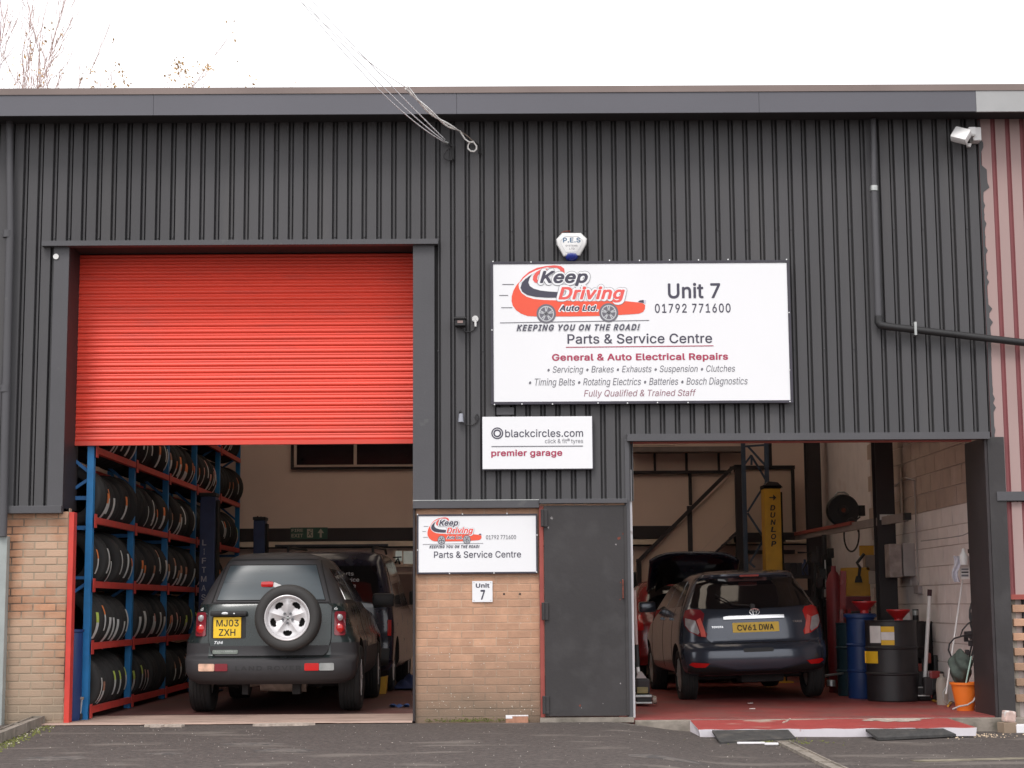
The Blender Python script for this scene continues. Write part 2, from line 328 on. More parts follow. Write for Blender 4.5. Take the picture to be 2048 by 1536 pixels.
GLYPHS = r"""
!196|67,160 63,509 132,509 128,160|89,-4 81,-1 73,3 66,9 60,16 56,24 53,32 52,41 53,50 56,58 60,66 66,73 73,79 81,83 89,86 107,86 116,83 123,79 130,73 136,66 140,58 143,50 143,32 140,24 136,16 130,9 123,3 116,-1 107,-4
&447|135,275 121,293 111,306 94,331 87,344 82,357 78,370 76,384 75,398 76,415 79,430 84,445 91,458 99,470 109,481 121,491 134,499 149,505 165,510 182,513 218,513 235,510 251,505 266,499 279,491 290,482 300,471 308,459 315,447 320,433 323,419 324,404 322,382 319,372 315,362 305,342 299,333 291,325 256,293 154,217 140,206 128,195 118,185 110,174 104,164 100,154 98,143 97,131 98,119 100,108 104,97 109,87 116,78 124,70 133,63 143,57 166,49 179,47 193,46 208,47 223,50 237,54 251,59 265,66 278,75 290,84 301,95 312,108 321,121 329,136 336,151 342,168 346,186 348,205 349,224 408,224 407,201 405,180 401,161 397,144 391,128 385,115 371,92 345,62 333,47 320,34 305,23 289,14 271,7 252,1 234,-3 215,-6 197,-7 173,-6 150,-2 129,4 110,12 93,22 78,34 65,47 54,62 45,78 39,96 35,114 34,133 35,149 37,163 42,177 47,189 63,213 73,224 85,235|183,310 216,335 237,352 255,375 262,405 261,417 258,427 253,437 245,445 237,452 226,457 215,460 201,461 168,453 145,431 139,416 137,408 137,389 139,380 145,363 169,327/183,310 204,284 438,0 364,0 171,231 135,275 140,279
.188|86,-4 78,-1 70,3 63,9 57,16 53,24 50,32 50,50 53,59 57,66 63,73 70,79 78,83 86,86 95,87 104,86 113,83 121,79 128,73 134,66 138,59 140,50 141,41 140,32 138,24 134,16 128,9 121,3 113,-1 104,-4
0453|227,-7 199,-5 174,1 151,11 130,24 111,41 95,62 80,86 69,113 60,144 53,178 49,214 48,254 49,294 53,330 60,364 69,395 81,422 95,447 112,467 130,484 151,498 174,508 200,514 227,516 254,514 279,508 302,498 323,484 342,467 358,447 372,422 384,395 393,364 400,330 404,294 405,254 404,214 400,178 393,144 384,113 373,86 359,62 342,41 323,24 302,11 279,1 254,-5|227,50 245,51 261,56 276,63 290,74 303,87 313,103 323,122 330,144 336,168 340,194 343,223 344,254 343,285 340,314 336,341 330,365 323,387 313,405 303,422 290,435 276,446 261,453 245,458 227,460 209,458 192,453 177,446 163,435 151,422 140,405 131,387 123,365 117,341 113,314 110,285 109,254 110,223 113,194 117,168 123,144 131,122 140,103 151,87 163,74 177,63 192,56 209,51
1453|276,509 276,0 212,0 212,448 209,448 86,358 86,427 198,509/76,0 76,55 391,55 391,0
2453|64,0 64,47 234,229 282,282 299,305 311,327 315,337 318,348 320,360 320,371 319,385 317,397 313,408 308,419 301,428 293,436 283,443 273,449 262,454 250,457 237,459 224,460 209,459 196,457 184,453 172,447 162,441 153,433 145,424 139,413 134,402 130,390 128,376 127,362 66,362 67,384 71,405 77,424 86,442 98,459 111,473 126,486 143,496 162,505 182,511 203,514 225,516 247,514 268,511 288,505 306,497 323,486 337,474 350,461 361,445 370,428 376,411 380,392 381,372 380,358 378,345 375,331 371,318 365,304 357,290 336,259 322,241 306,223 288,202 267,180 153,60 153,57 389,57 389,0
3453|221,289 239,290 264,288 287,284 308,276 327,265 344,253 359,239 371,222 381,205 387,186 392,166 393,145 392,123 387,103 380,84 370,66 358,50 344,36 327,23 309,12 288,4 266,-2 243,-6 218,-7 195,-6 173,-3 152,2 133,10 114,19 98,30 83,43 70,57 60,74 52,91 46,111 44,132 109,132 111,119 115,107 120,97 126,87 134,78 154,64 165,59 178,55 191,52 204,50 219,50 234,51 248,53 262,56 275,61 287,67 297,74 307,83 315,93 321,104 325,116 328,130 329,145 328,158 326,172 322,184 316,196 308,207 299,217 288,226 275,234 260,240 242,244 223,247 201,248 157,248 157,299 288,448 288,452 70,452 70,509 372,509 372,461
4453|40,105 40,158 247,509 311,509 109,166 109,163 413,163 413,105/282,0 282,318 343,318 343,0
6453|173,293 196,307 205,310 224,314 235,314 257,313 278,309 298,303 316,295 332,284 346,271 359,257 370,240 378,221 384,201 388,180 389,157 388,134 384,112 377,92 368,73 356,55 343,39 327,26 310,14 291,5 271,-2 249,-6 226,-7 203,-5 182,-1 161,5 142,15 125,26 109,40 96,56 84,74 75,94 69,115 65,138 64,162 65,180 68,199 73,219 80,239 89,261 102,285 118,311 137,340 252,509 322,509|226,48 241,49 254,52 267,56 279,63 289,70 299,79 307,90 314,101 320,114 324,128 327,142 327,173 324,187 320,201 314,213 307,225 299,235 289,244 279,251 267,258 254,262 241,264 226,265 212,264 198,262 186,258 174,252 163,244 153,235 145,225 138,214 132,201 128,188 126,174 125,158 126,143 128,128 132,114 138,102 145,90 153,79 163,70 186,56 198,52 212,49
7453|97,0 323,448 323,452 62,452 62,509 391,509 391,449 165,0
9453|279,216 257,202 238,196 228,195 218,195 195,196 175,199 155,206 137,214 121,225 106,237 94,252 83,269 74,287 68,307 65,329 64,352 65,375 69,397 75,417 85,436 96,454 110,469 125,483 143,494 162,504 182,510 203,514 226,516 249,514 271,510 291,503 310,494 328,482 343,468 356,452 368,434 377,414 384,393 388,371 389,347 388,328 385,309 380,290 373,270 363,248 350,224 334,197 315,168 200,0 130,0|226,460 212,459 199,457 186,452 174,446 163,438 154,429 145,419 138,407 133,395 129,381 126,367 125,352 126,336 129,322 133,308 138,295 145,284 154,274 163,265 174,257 186,251 199,247 212,244 226,243 240,244 254,247 267,251 279,257 299,273 307,284 314,295 320,308 324,321 327,335 327,366 324,381 320,394 314,407 307,419 299,429 290,438 279,446 267,452 254,457 241,459
A479|239,456 213,371 191,302 85,0 16,0 201,509 276,509 463,0 395,0 287,302 264,372/110,142 110,199 370,199 370,142
B456|60,0 60,509 241,509 266,508 289,504 310,499 329,491 345,481 359,469 371,456 381,442 388,426 394,410 397,392 398,374 397,358 395,344 392,331 387,320 373,301 365,293 356,286 347,280 326,270 315,267 315,262 327,261 339,257 351,252 363,245 374,237 385,227 394,216 402,203 409,189 414,173 417,155 418,136 417,117 413,100 408,83 400,67 390,52 377,39 362,28 344,18 324,10 301,4 275,1 247,0|125,57 245,57 272,58 296,63 315,70 330,80 341,92 349,105 354,120 355,137 355,149 352,161 348,173 342,184 335,194 327,203 317,211 306,218 293,224 279,228 264,230 248,231 125,231|125,285 238,285 252,286 265,288 277,291 288,296 299,302 308,309 316,317 323,326 329,337 333,348 335,359 336,372 334,388 330,403 323,417 313,429 299,439 283,446 263,450 240,452 125,452
C510|267,-7 235,-5 205,1 177,11 150,25 126,42 104,63 86,88 70,115 57,146 48,179 42,215 40,254 42,293 48,329 57,362 70,393 86,421 104,445 126,466 150,484 177,498 205,508 235,514 267,516 286,515 305,513 323,509 340,504 357,498 373,490 388,481 402,471 415,460 427,447 438,433 448,418 456,402 463,385 469,367 473,348 408,348 405,361 401,373 389,395 375,413 366,421 348,435 327,445 315,449 304,452 292,454 267,456 245,454 223,450 203,443 184,432 166,419 150,403 137,385 125,364 116,340 109,314 105,285 103,254 105,223 109,194 116,168 125,145 137,123 151,105 166,89 184,76 203,66 223,59 245,54 267,53 280,53 304,57 315,60 327,64 348,74 366,88 375,96 389,114 401,136 405,148 408,160 473,160 469,142 457,107 448,91 438,76 428,62 416,49 402,38 388,28 373,19 357,11 341,5 323,0 305,-4 286,-6
D502|219,0 96,0 96,57 215,57 244,58 272,63 296,70 318,81 337,94 354,110 368,128 379,149 388,172 394,198 398,226 399,255 398,285 394,312 388,337 379,361 368,381 354,399 338,415 320,428 299,438 275,446 249,450 221,452 93,452 93,509 225,509 261,507 294,501 325,492 353,478 377,461 399,441 418,418 433,391 446,361 455,329 460,293 462,255 460,217 455,181 446,149 433,119 417,92 398,68 376,48 351,31 322,17 291,8 256,2/125,509 125,0 60,0 60,509
E418|60,0 60,509 372,509 372,452 125,452 125,286 355,286 355,229 125,229 125,57 375,57 375,0
F410|60,0 60,509 369,509 369,452 125,452 125,278 346,278 346,221 125,221 125,0
G520|415,199 283,199 283,256 478,256 478,200 476,170 471,141 463,115 451,91 436,69 419,50 399,33 377,19 352,8 326,0 298,-5 269,-7 236,-5 205,1 176,11 149,25 125,43 104,64 85,88 69,116 57,146 47,179 42,215 40,254 42,293 47,329 57,362 69,393 85,421 103,445 125,466 149,484 175,498 203,508 233,514 265,516 285,515 304,513 322,509 340,504 358,497 374,489 389,480 403,469 416,458 429,445 439,431 449,416 458,401 465,384 470,367 474,349 408,349 404,361 399,372 387,393 380,403 365,420 347,434 326,444 304,452 291,454 265,456 243,454 222,450 202,443 183,432 166,419 150,404 137,385 125,364 116,340 109,314 105,285 103,254 105,223 109,194 116,168 125,145 137,124 151,105 166,90 184,76 203,66 224,59 246,54 269,53 290,54 309,57 328,63 345,71 360,81 374,93 386,107 396,123 404,141 410,160 414,180
H517|60,0 60,509 125,509 125,289 392,289 392,509 457,509 457,0 392,0 392,232 125,232 125,0
I300|31,0 31,57 118,57 118,452 31,452 31,509 269,509 269,452 183,452 183,57 269,57 269,0
J396|185,-7 153,-4 124,3 98,15 75,33 57,55 44,81 36,111 33,145 33,173 98,173 98,145 99,123 104,104 111,88 122,74 134,64 149,56 166,51 185,50 204,51 220,56 235,64 248,74 258,88 266,104 270,123 272,145 272,509 336,509 336,145 334,111 326,81 313,55 294,33 271,15 246,3 217,-4
K467|60,0 60,509 125,509 125,334 124,225 125,193 125,0|372,0 188,259 228,309 449,0/104,145 104,216 139,261 174,303 212,344 364,509 448,509 231,276 228,276
L393|60,0 60,509 125,509 125,57 361,57 361,0
M628|120,435 122,328 122,0 60,0 60,509 152,509 277,187 287,159 299,123 311,84 315,73 318,83 330,121 342,158 352,187 476,509 568,509 568,0 504,0 504,327 507,436 498,409 482,363 467,322 456,291 342,0 286,0 170,291 159,321 145,361 129,408
N523|120,431 122,384 124,328 125,291 125,0 60,0 60,509 136,509 343,183 363,151 388,107 403,76 401,108 399,157 399,509 463,509 463,0 387,0 202,290 177,331 148,381
O533|267,-7 235,-5 205,1 177,11 150,25 126,42 105,63 86,88 70,115 57,146 48,179 42,215 40,254 42,293 48,329 57,362 70,393 86,421 105,445 126,466 150,484 177,498 205,508 235,514 267,516 299,514 329,508 357,498 384,484 408,466 429,445 448,421 464,393 477,362 486,329 491,293 493,254 491,215 486,179 477,146 464,115 448,88 429,63 408,42 384,25 357,11 329,1 299,-5|267,53 289,54 310,59 330,66 349,76 367,89 383,105 396,123 408,144 418,168 425,194 429,223 430,254 429,286 425,314 418,341 408,365 396,386 383,404 367,420 349,433 330,443 310,450 289,454 267,456 245,454 223,450 203,443 184,433 167,420 151,404 137,385 125,364 116,340 109,314 105,285 103,254 105,223 109,194 116,168 125,144 137,123 151,105 167,89 184,76 203,66 223,59 245,54
P444|125,186 125,0 60,0 60,509 235,509 263,507 289,503 312,497 332,487 350,476 366,462 379,447 390,430 398,411 404,391 407,370 409,348 407,325 404,304 398,284 390,265 379,248 366,233 350,219 332,207 312,198 289,191 263,187 235,186|125,242 233,242 252,243 269,246 284,250 297,256 308,264 318,272 327,282 333,294 338,306 342,319 344,333 344,362 342,376 338,389 333,402 326,413 318,423 308,431 297,439 284,444 268,449 251,451 232,452 125,452
Q533|267,-7 235,-5 205,1 177,11 150,25 126,42 105,63 86,88 70,115 57,146 48,179 42,215 40,254 42,293 48,329 57,362 70,393 86,421 105,445 126,466 150,484 177,498 205,508 235,514 267,516 299,514 329,508 357,498 384,484 408,466 429,445 448,421 464,393 477,362 486,329 491,293 493,254 491,215 486,179 477,146 464,115 448,88 429,63 408,42 384,25 357,11 329,1 299,-5|267,53 289,54 310,59 330,66 349,76 367,89 383,105 396,123 408,144 418,168 425,194 429,223 430,254 429,286 425,314 418,341 408,365 396,386 383,404 367,420 349,433 330,443 310,450 289,454 267,456 245,454 223,450 203,443 184,433 167,420 151,404 137,385 125,364 116,340 109,314 105,285 103,254 105,223 109,194 116,168 125,144 137,123 151,105 167,89 184,76 203,66 223,59 245,54/245,159 313,159 369,85 384,65 468,-48 401,-48 346,27 331,46
R449|125,198 125,0 60,0 60,509 236,509 264,507 290,504 313,497 333,489 351,478 367,465 380,450 390,433 399,415 405,395 408,374 409,352 408,330 405,309 399,290 390,271 380,255 367,240 351,228 333,217 312,209 289,203 264,199 236,198|125,255 234,255 252,256 269,258 284,262 298,267 309,273 319,281 327,290 334,300 339,312 342,324 344,338 345,352 344,367 342,380 339,393 334,405 327,415 319,425 309,433 298,440 284,445 269,449 252,451 233,452 125,452/353,0 230,229 303,229 428,0
S446|224,-9 197,-8 172,-4 149,1 128,9 108,19 91,31 76,45 64,60 54,77 46,96 41,115 38,137 104,137 110,110 116,98 123,88 132,79 142,71 154,64 166,59 180,55 194,52 209,50 224,49 241,50 257,52 272,55 286,60 299,66 311,74 321,82 329,92 336,102 341,114 345,126 346,139 345,151 342,161 338,171 332,179 325,186 316,193 307,199 296,205 245,222 184,239 154,249 128,260 105,274 86,289 71,307 60,326 54,348 52,372 53,393 58,413 65,431 75,448 87,463 102,476 119,488 138,498 158,506 180,511 203,514 227,516 252,514 275,511 296,505 316,498 334,488 351,476 365,463 377,449 387,433 394,415 399,397 401,378 337,378 334,396 326,412 316,426 302,437 286,447 267,453 247,457 225,459 209,458 194,456 167,448 156,442 145,435 136,427 129,418 123,409 118,398 116,387 115,376 116,363 119,352 124,342 131,334 139,326 148,319 158,313 169,308 212,293 264,279 312,264 336,252 359,238 379,220 395,198 401,185 405,171 407,155 408,139 407,118 403,99 396,81 386,64 374,48 360,34 343,21 323,11 302,2 278,-4 252,-8
T448|32,452 32,509 417,509 417,452 257,452 257,0 193,0 193,452
U517|259,-8 230,-7 203,-2 177,5 154,15 133,28 114,43 98,60 85,80 74,101 66,124 62,148 60,173 60,509 124,509 124,178 125,160 128,144 133,128 141,113 150,99 160,87 173,77 187,68 203,61 220,56 239,53 259,52 279,53 298,56 315,61 331,68 345,77 357,87 368,99 377,113 384,128 389,144 392,160 393,178 393,509 457,509 457,173 456,148 451,124 443,101 433,80 419,60 403,43 384,28 363,15 340,5 315,-2 288,-7
V479|241,52 267,138 290,206 395,509 463,509 278,0 204,0 16,509 84,509 192,206 215,137
W686|343,437 335,395 318,323 230,0 155,0 16,509 82,509 163,196 187,94 193,61 200,94 211,145 224,196 306,509 380,509 462,196 486,94 492,62 499,94 510,145 523,196 603,509 670,509 530,0 455,0 368,323 351,391
X474|237,218 225,196 206,166 182,129 91,0 18,0 200,260 29,509 104,509 178,400 204,361 223,329 238,302 252,329 272,361 298,400 374,509 446,509 276,263 456,0 382,0 292,129 268,165 250,195
Y472|237,260 251,293 280,344 381,509 455,509 268,208 268,0 203,0 203,208 16,509 91,509 192,344 222,292
Z438|114,55 152,57 399,57 399,0 42,0 42,46 273,385 306,431 323,453 285,452 40,452 40,509 397,509 397,462 169,129 134,81
a389|160,-9 142,-8 126,-5 110,-1 94,5 80,12 68,22 57,32 48,45 40,58 35,73 31,90 30,108 31,123 34,138 38,150 43,161 50,171 58,179 67,187 89,199 125,211 178,220 234,227 265,235 276,255 275,268 271,288 267,297 256,311 248,317 240,322 230,326 220,329 196,331 171,329 159,326 149,322 118,301 100,274 41,291 48,308 57,322 67,335 79,346 91,355 104,364 118,370 133,375 148,379 163,382 179,384 194,384 239,379 251,376 263,372 275,367 296,353 306,343 315,333 329,306 333,290 336,272 337,251 337,0 277,0 277,52 272,52 252,25 244,18 236,12 226,6 215,1 203,-3 190,-6 176,-8|170,45 187,46 202,49 216,53 228,59 239,66 248,74 257,83 269,104 275,126 276,138 276,190 259,182 231,176 200,171 175,168 134,159 125,155 103,139 98,132 95,124 93,115 92,105 92,95 94,87 102,72 107,66 121,56 130,52 139,49 149,47
b424|229,-8 213,-7 198,-5 184,-1 172,4 162,10 138,31 118,59 112,59 112,0 53,0 53,509 114,509 114,319 118,319 137,346 161,367 171,373 183,378 212,384 229,384 252,383 274,378 294,371 313,361 330,347 345,332 359,313 370,293 379,270 385,245 389,218 390,189 389,160 385,133 379,108 370,84 359,64 346,45 330,29 313,16 294,5 274,-2 252,-7|220,47 237,48 253,51 267,57 279,66 291,76 301,88 309,101 316,117 321,133 325,151 327,170 328,189 327,209 325,227 321,245 316,261 309,276 301,290 291,301 280,311 267,319 253,325 237,329 220,330 203,329 188,325 174,320 161,312 150,302 140,291 132,278 125,263 120,247 116,229 113,210 113,169 116,150 120,132 125,115 132,100 140,86 150,75 162,65 174,57 188,51 204,48
c396|207,-8 182,-7 159,-2 137,6 117,16 98,30 82,46 68,64 56,85 46,108 40,133 36,159 34,187 36,216 40,243 46,268 56,291 68,312 82,330 98,346 117,360 137,371 159,378 182,383 207,384 221,384 234,383 260,377 272,373 284,368 305,356 315,349 324,341 332,332 340,322 347,312 353,301 358,289 362,277 303,262 290,289 270,311 242,325 207,330 189,329 173,325 158,319 145,310 134,300 124,287 115,274 108,258 103,242 99,224 97,206 96,187 97,169 99,151 103,134 108,117 115,102 124,89 134,76 145,66 158,57 173,51 189,48 207,46 243,52 271,66 292,89 304,117 363,102 359,90 354,78 348,67 334,46 325,37 316,29 306,21 285,9 261,-1 248,-4 221,-8
d424|195,-8 172,-7 151,-2 130,5 111,16 94,29 79,45 66,64 55,84 46,108 39,133 35,160 34,189 35,218 39,245 46,270 55,293 66,313 79,332 95,347 112,361 131,371 151,378 173,383 196,384 213,384 241,378 253,373 263,367 287,346 306,319 311,319 311,509 372,509 372,0 313,0 313,59 307,59 287,31 263,10 252,4 241,-1 227,-5 212,-7|205,47 221,48 236,51 250,57 263,65 274,75 284,86 293,100 299,115 305,132 309,150 311,169 312,189 311,210 309,229 305,247 300,263 293,278 284,291 275,302 263,312 251,320 237,325 221,329 205,330 187,329 172,325 157,319 145,311 133,301 124,290 115,276 108,261 103,245 99,227 97,209 96,189 97,170 99,151 103,133 115,101 124,88 134,76 145,66 158,57 172,51 188,48
e404|96,169 97,157 100,139 104,122 110,106 118,92 128,80 139,70 151,61 165,55 179,50 195,47 212,46 234,48 244,50 263,56 278,66 292,80 302,96 306,105 365,91 360,77 353,63 345,51 335,39 324,29 311,19 298,11 283,4 266,-1 249,-5 231,-7 212,-8 185,-7 161,-2 138,6 117,16 98,30 82,46 68,64 56,85 46,108 40,132 35,159 34,187 35,215 39,242 46,267 55,290 67,311 81,329 97,346 115,359 135,370 157,378 180,383 205,384 221,384 236,382 251,379 266,374 280,368 294,361 307,351 319,341 331,329 341,315 350,299 357,282 363,263 368,242 370,219 371,194 371,169|97,221 309,221 307,237 303,254 298,269 291,282 283,294 273,305 263,314 250,321 237,326 222,329 205,330 189,329 173,326 159,321 146,313 135,304 125,294 116,282 109,270 103,256 99,241 97,226
f253|81,0 81,432 82,447 84,461 89,474 96,486 104,496 113,505 124,513 135,519 148,524 161,527 174,529 187,530 222,527 243,521 227,468 215,472 195,474 182,473 171,470 162,466 154,460 149,452 145,443 142,431 142,0/228,379 228,327 6,327 6,379
g425|207,-151 187,-150 168,-148 150,-144 134,-140 119,-134 105,-127 93,-119 82,-110 73,-101 64,-91 57,-80 51,-69 101,-41 122,-66 128,-72 136,-78 154,-88 165,-92 178,-95 192,-97 207,-97 229,-96 249,-92 267,-85 282,-75 295,-62 304,-47 310,-28 311,-6 311,68 306,68 287,41 280,34 263,21 241,11 212,5 195,5 173,6 152,10 132,17 113,27 95,39 80,53 67,71 55,90 46,112 39,136 35,163 34,191 35,220 39,246 46,271 55,293 66,314 80,332 95,347 112,361 131,371 152,378 173,383 196,384 213,384 228,382 242,378 253,373 264,367 288,346 308,319 313,319 313,379 372,379 372,-9 371,-32 367,-54 360,-73 350,-90 338,-104 324,-117 308,-127 291,-136 271,-142 251,-147 229,-150|205,59 222,60 237,63 251,68 264,75 275,84 285,95 293,107 300,121 305,137 309,154 312,172 312,212 309,231 305,248 300,264 293,278 285,291 275,303 264,312 251,320 237,325 222,329 205,330 188,329 172,325 158,320 145,312 134,302 124,290 115,277 103,246 99,229 97,212 96,193 97,173 99,155 103,138 109,123 116,108 124,96 134,85 145,76 158,68 172,63 188,60
h410|114,315 124,332 137,349 152,362 169,372 187,379 207,383 227,384 246,383 264,380 280,376 295,369 309,360 321,349 332,336 341,321 348,304 353,285 356,264 357,240 357,0 296,0 296,235 295,256 290,275 283,291 273,304 260,315 246,323 229,328 210,329 197,328 184,326 172,322 161,317 150,311 141,303 133,293 126,283 121,271 117,257 114,243 114,0 53,0 53,509 114,509
i166|53,0 53,379 114,379 114,0|84,443 75,444 67,446 60,449 48,461 44,468 42,475 41,483 42,491 44,499 48,506 60,517 67,521 75,523 84,524 92,523 100,521 114,512 119,506 123,499 126,491 126,475 119,461 114,455 107,449 100,446 92,444
k380|53,0 53,509 114,509 114,0|294,0 148,186 191,229 372,0/110,137 110,212 121,212 284,379 360,379 184,199 177,199
l189|139,-2 119,-1 101,3 86,10 74,20 65,33 58,47 54,65 53,84 53,509 114,509 114,87 115,77 117,68 120,62 124,58 130,54 146,52 170,54 181,3 162,-1
m610|317,309 322,321 329,332 337,343 347,353 357,361 368,369 381,375 394,380 407,383 422,385 437,386 453,385 468,383 483,378 497,372 510,364 522,354 532,342 541,328 548,313 553,296 556,276 557,255 557,0 496,0 496,254 494,273 490,289 483,302 473,313 460,321 447,326 433,329 419,330 406,330 395,328 374,320 365,314 351,299 345,290 341,280 338,270 336,259 335,247 335,0 274,0 274,260 273,275 269,288 262,301 253,311 242,320 229,326 215,329 199,330 188,330 178,328 168,325 158,320 148,314 140,307 132,299 126,289 121,278 117,266 114,253 114,0 53,0 53,379 112,379 112,295 108,295 112,310 118,323 132,346 141,355 151,363 161,370 172,376 195,384 207,386 219,386 239,385 257,380 273,372 287,361 299,347 309,331 316,314
n410|114,0 53,0 53,379 112,379 112,287 102,287 112,312 124,332 137,349 152,362 169,372 187,379 207,383 227,384 246,383 264,380 280,376 295,369 309,360 321,349 332,336 341,321 348,304 353,285 356,264 357,240 357,0 296,0 296,235 295,256 290,275 283,291 273,304 260,315 246,323 229,328 210,329 197,328 184,326 172,322 161,317 150,311 141,303 133,293 126,283 121,271 117,257 114,243
o415|207,-8 182,-7 159,-2 137,6 117,16 98,30 82,46 68,64 56,85 46,108 40,133 36,159 34,187 36,216 40,243 46,268 56,291 68,312 82,330 98,346 117,360 137,371 159,378 182,383 207,384 233,383 256,378 278,371 299,360 317,346 333,330 347,312 359,291 369,268 376,243 380,216 381,187 380,159 376,133 369,108 359,85 347,64 333,46 317,30 299,16 278,6 256,-2 233,-7|207,46 226,48 242,51 257,57 270,66 282,76 292,89 300,102 307,117 312,134 316,151 318,169 319,187 318,206 316,224 312,242 307,258 300,274 292,287 282,300 270,310 257,319 242,325 226,329 207,330 189,329 173,325 158,319 145,310 134,300 124,287 115,274 108,258 103,242 99,224 97,206 96,187 97,169 99,151 103,134 108,117 115,102 124,89 134,76 145,66 158,57 173,51 189,48
p424|53,-143 53,379 112,379 112,319 118,319 137,346 161,367 171,373 183,378 212,384 229,384 252,383 274,378 294,371 313,361 330,347 345,332 359,313 370,293 379,270 385,245 389,218 390,189 389,160 385,133 379,108 370,84 359,64 346,45 330,29 313,16 294,5 274,-2 252,-7 229,-8 213,-7 198,-5 184,-1 173,4 162,10 138,31 118,59 114,59 114,-143|220,47 237,48 253,51 267,57 279,66 291,76 301,88 309,101 316,117 321,133 325,151 327,170 328,189 327,209 325,227 321,245 316,261 309,276 301,290 291,301 280,311 267,319 253,325 237,329 220,330 203,329 188,325 174,320 161,312 150,302 140,291 132,278 125,263 120,247 116,229 113,210 113,169 116,150 120,132 125,115 132,100 140,86 150,75 162,65 174,57 188,51 204,48
r259|53,0 53,379 112,379 112,321 115,321 122,335 130,347 140,358 152,367 166,375 181,380 196,384 213,385 229,384 243,384 243,322 230,324 207,326 194,325 182,323 159,315 149,309 140,301 132,293 126,284 121,273 117,262 114,250 114,0
s365|182,-8 163,-7 145,-5 128,-2 112,3 98,10 84,18 72,27 62,38 53,50 45,63 40,78 36,94 94,107 99,92 105,79 114,69 124,60 136,54 150,49 165,46 181,45 200,46 217,50 232,55 244,62 255,71 262,81 267,91 268,103 267,112 265,121 260,129 254,136 246,142 237,147 212,155 149,170 125,177 104,186 87,196 72,208 61,222 53,237 48,255 47,274 48,290 51,305 57,319 65,332 75,343 87,354 100,363 131,377 149,381 167,384 206,384 239,378 254,372 267,366 279,358 290,349 299,339 307,328 314,316 324,290 268,277 264,288 258,298 251,307 243,316 232,323 219,328 205,331 187,333 171,332 156,329 143,324 131,317 121,308 114,299 110,289 109,277 110,267 112,258 117,250 124,243 133,237 144,232 157,227 172,223 229,209 254,202 275,194 292,183 306,171 317,158 325,142 330,125 331,107 330,90 326,75 321,61 312,47 302,35 290,24 276,15 260,6 242,0 223,-5 203,-7
t227|65,471 126,471 126,98 128,76 136,61 142,56 150,53 159,51 170,50 185,51 202,54 213,2 192,-3 168,-4 145,-3 125,2 107,10 92,21 80,35 72,52 67,71 65,93/204,379 204,327 6,327 6,379
u410|298,70 297,67 286,47 272,30 257,17 240,7 222,0 203,-4 182,-5 164,-4 146,-1 130,4 115,11 101,20 89,31 78,44 69,59 62,76 57,95 54,116 53,139 53,379 114,379 114,144 115,123 119,105 127,89 137,75 150,64 164,56 181,52 200,50 213,51 226,53 238,57 249,62 259,69 268,77 276,86 283,97 289,109 293,122 295,137 296,153 296,379 357,379 357,0 298,0
v389|195,59 203,87 224,155 305,379 371,379 226,0 163,0 17,379 84,379 165,155 187,87
x378|189,155 148,85 91,0 21,0 155,195 29,379 100,379 147,306 179,253 191,233 202,253 233,306 282,379 352,379 224,192 358,0 287,0 231,85 200,136
y389|195,60 202,87 224,155 305,379 371,379 204,-58 198,-72 184,-97 177,-107 168,-116 159,-124 150,-130 139,-136 128,-140 117,-143 104,-145 91,-145 65,-143 47,-139 61,-86 71,-87 104,-89 118,-84 124,-80 136,-67 146,-48 151,-36 163,-1 17,379 84,379 165,155 187,87
®463|231,118 211,119 192,122 173,127 154,134 137,142 121,152 105,164 91,177 78,191 67,206 57,222 48,240 42,258 37,277 34,297 33,317 34,337 37,357 42,376 48,394 57,411 67,428 78,443 91,457 105,470 121,482 137,491 154,500 173,507 192,512 211,515 231,516 252,515 271,512 290,507 309,500 343,482 358,470 372,457 385,443 396,428 406,411 415,394 422,376 426,357 429,337 430,317 429,297 426,277 422,258 415,240 406,222 396,206 385,191 372,177 358,164 343,152 326,142 309,134 290,127 271,122 252,119|231,166 252,168 271,171 290,178 307,187 323,198 338,210 351,225 362,241 371,259 377,277 381,296 382,317 381,337 377,357 371,375 362,393 351,409 338,423 323,436 307,447 290,456 271,462 252,466 231,467 211,466 192,462 173,456 156,447 140,436 125,423 112,409 101,393 92,375 86,357 82,337 81,317 82,296 86,277 92,259 101,241 112,225 125,210 140,198 156,187 173,178 192,171 211,168|203,319 239,319 257,327 267,350 266,358 264,364 257,372 239,378 203,378/203,287 203,226 161,226 161,409 253,409 279,402 302,383 306,376 309,368 311,360 311,341 309,332 306,323 302,316 278,295 250,287/273,226 228,312 273,312 319,226|203,319 203,287 185,287 185,319
•388|180,93 166,96 152,101 139,107 127,115 117,124 108,135 100,147 93,160 89,173 86,187 85,202 86,217 89,231 93,244 100,257 108,269 117,279 127,288 139,296 152,303 166,307 180,310 194,311 209,310 223,307 237,303 249,296 261,288 272,279 281,269 289,257 295,244 300,231 303,217 304,202 303,187 300,173 295,160 289,147 281,135 272,124 261,115 249,107 237,101 223,96 209,93
 187|
"""
GL = {}
for _l in GLYPHS.strip('\n').split('\n'):
    _a, _, _b = _l[1:].partition('|')
    GL[_l[0]] = (int(_a)/1000, [[[tuple(int(t)/1000 for t in q.split(',')) for q in lp.split(' ')] for lp in ly.split('|')] for ly in _b.split('/') if ly])
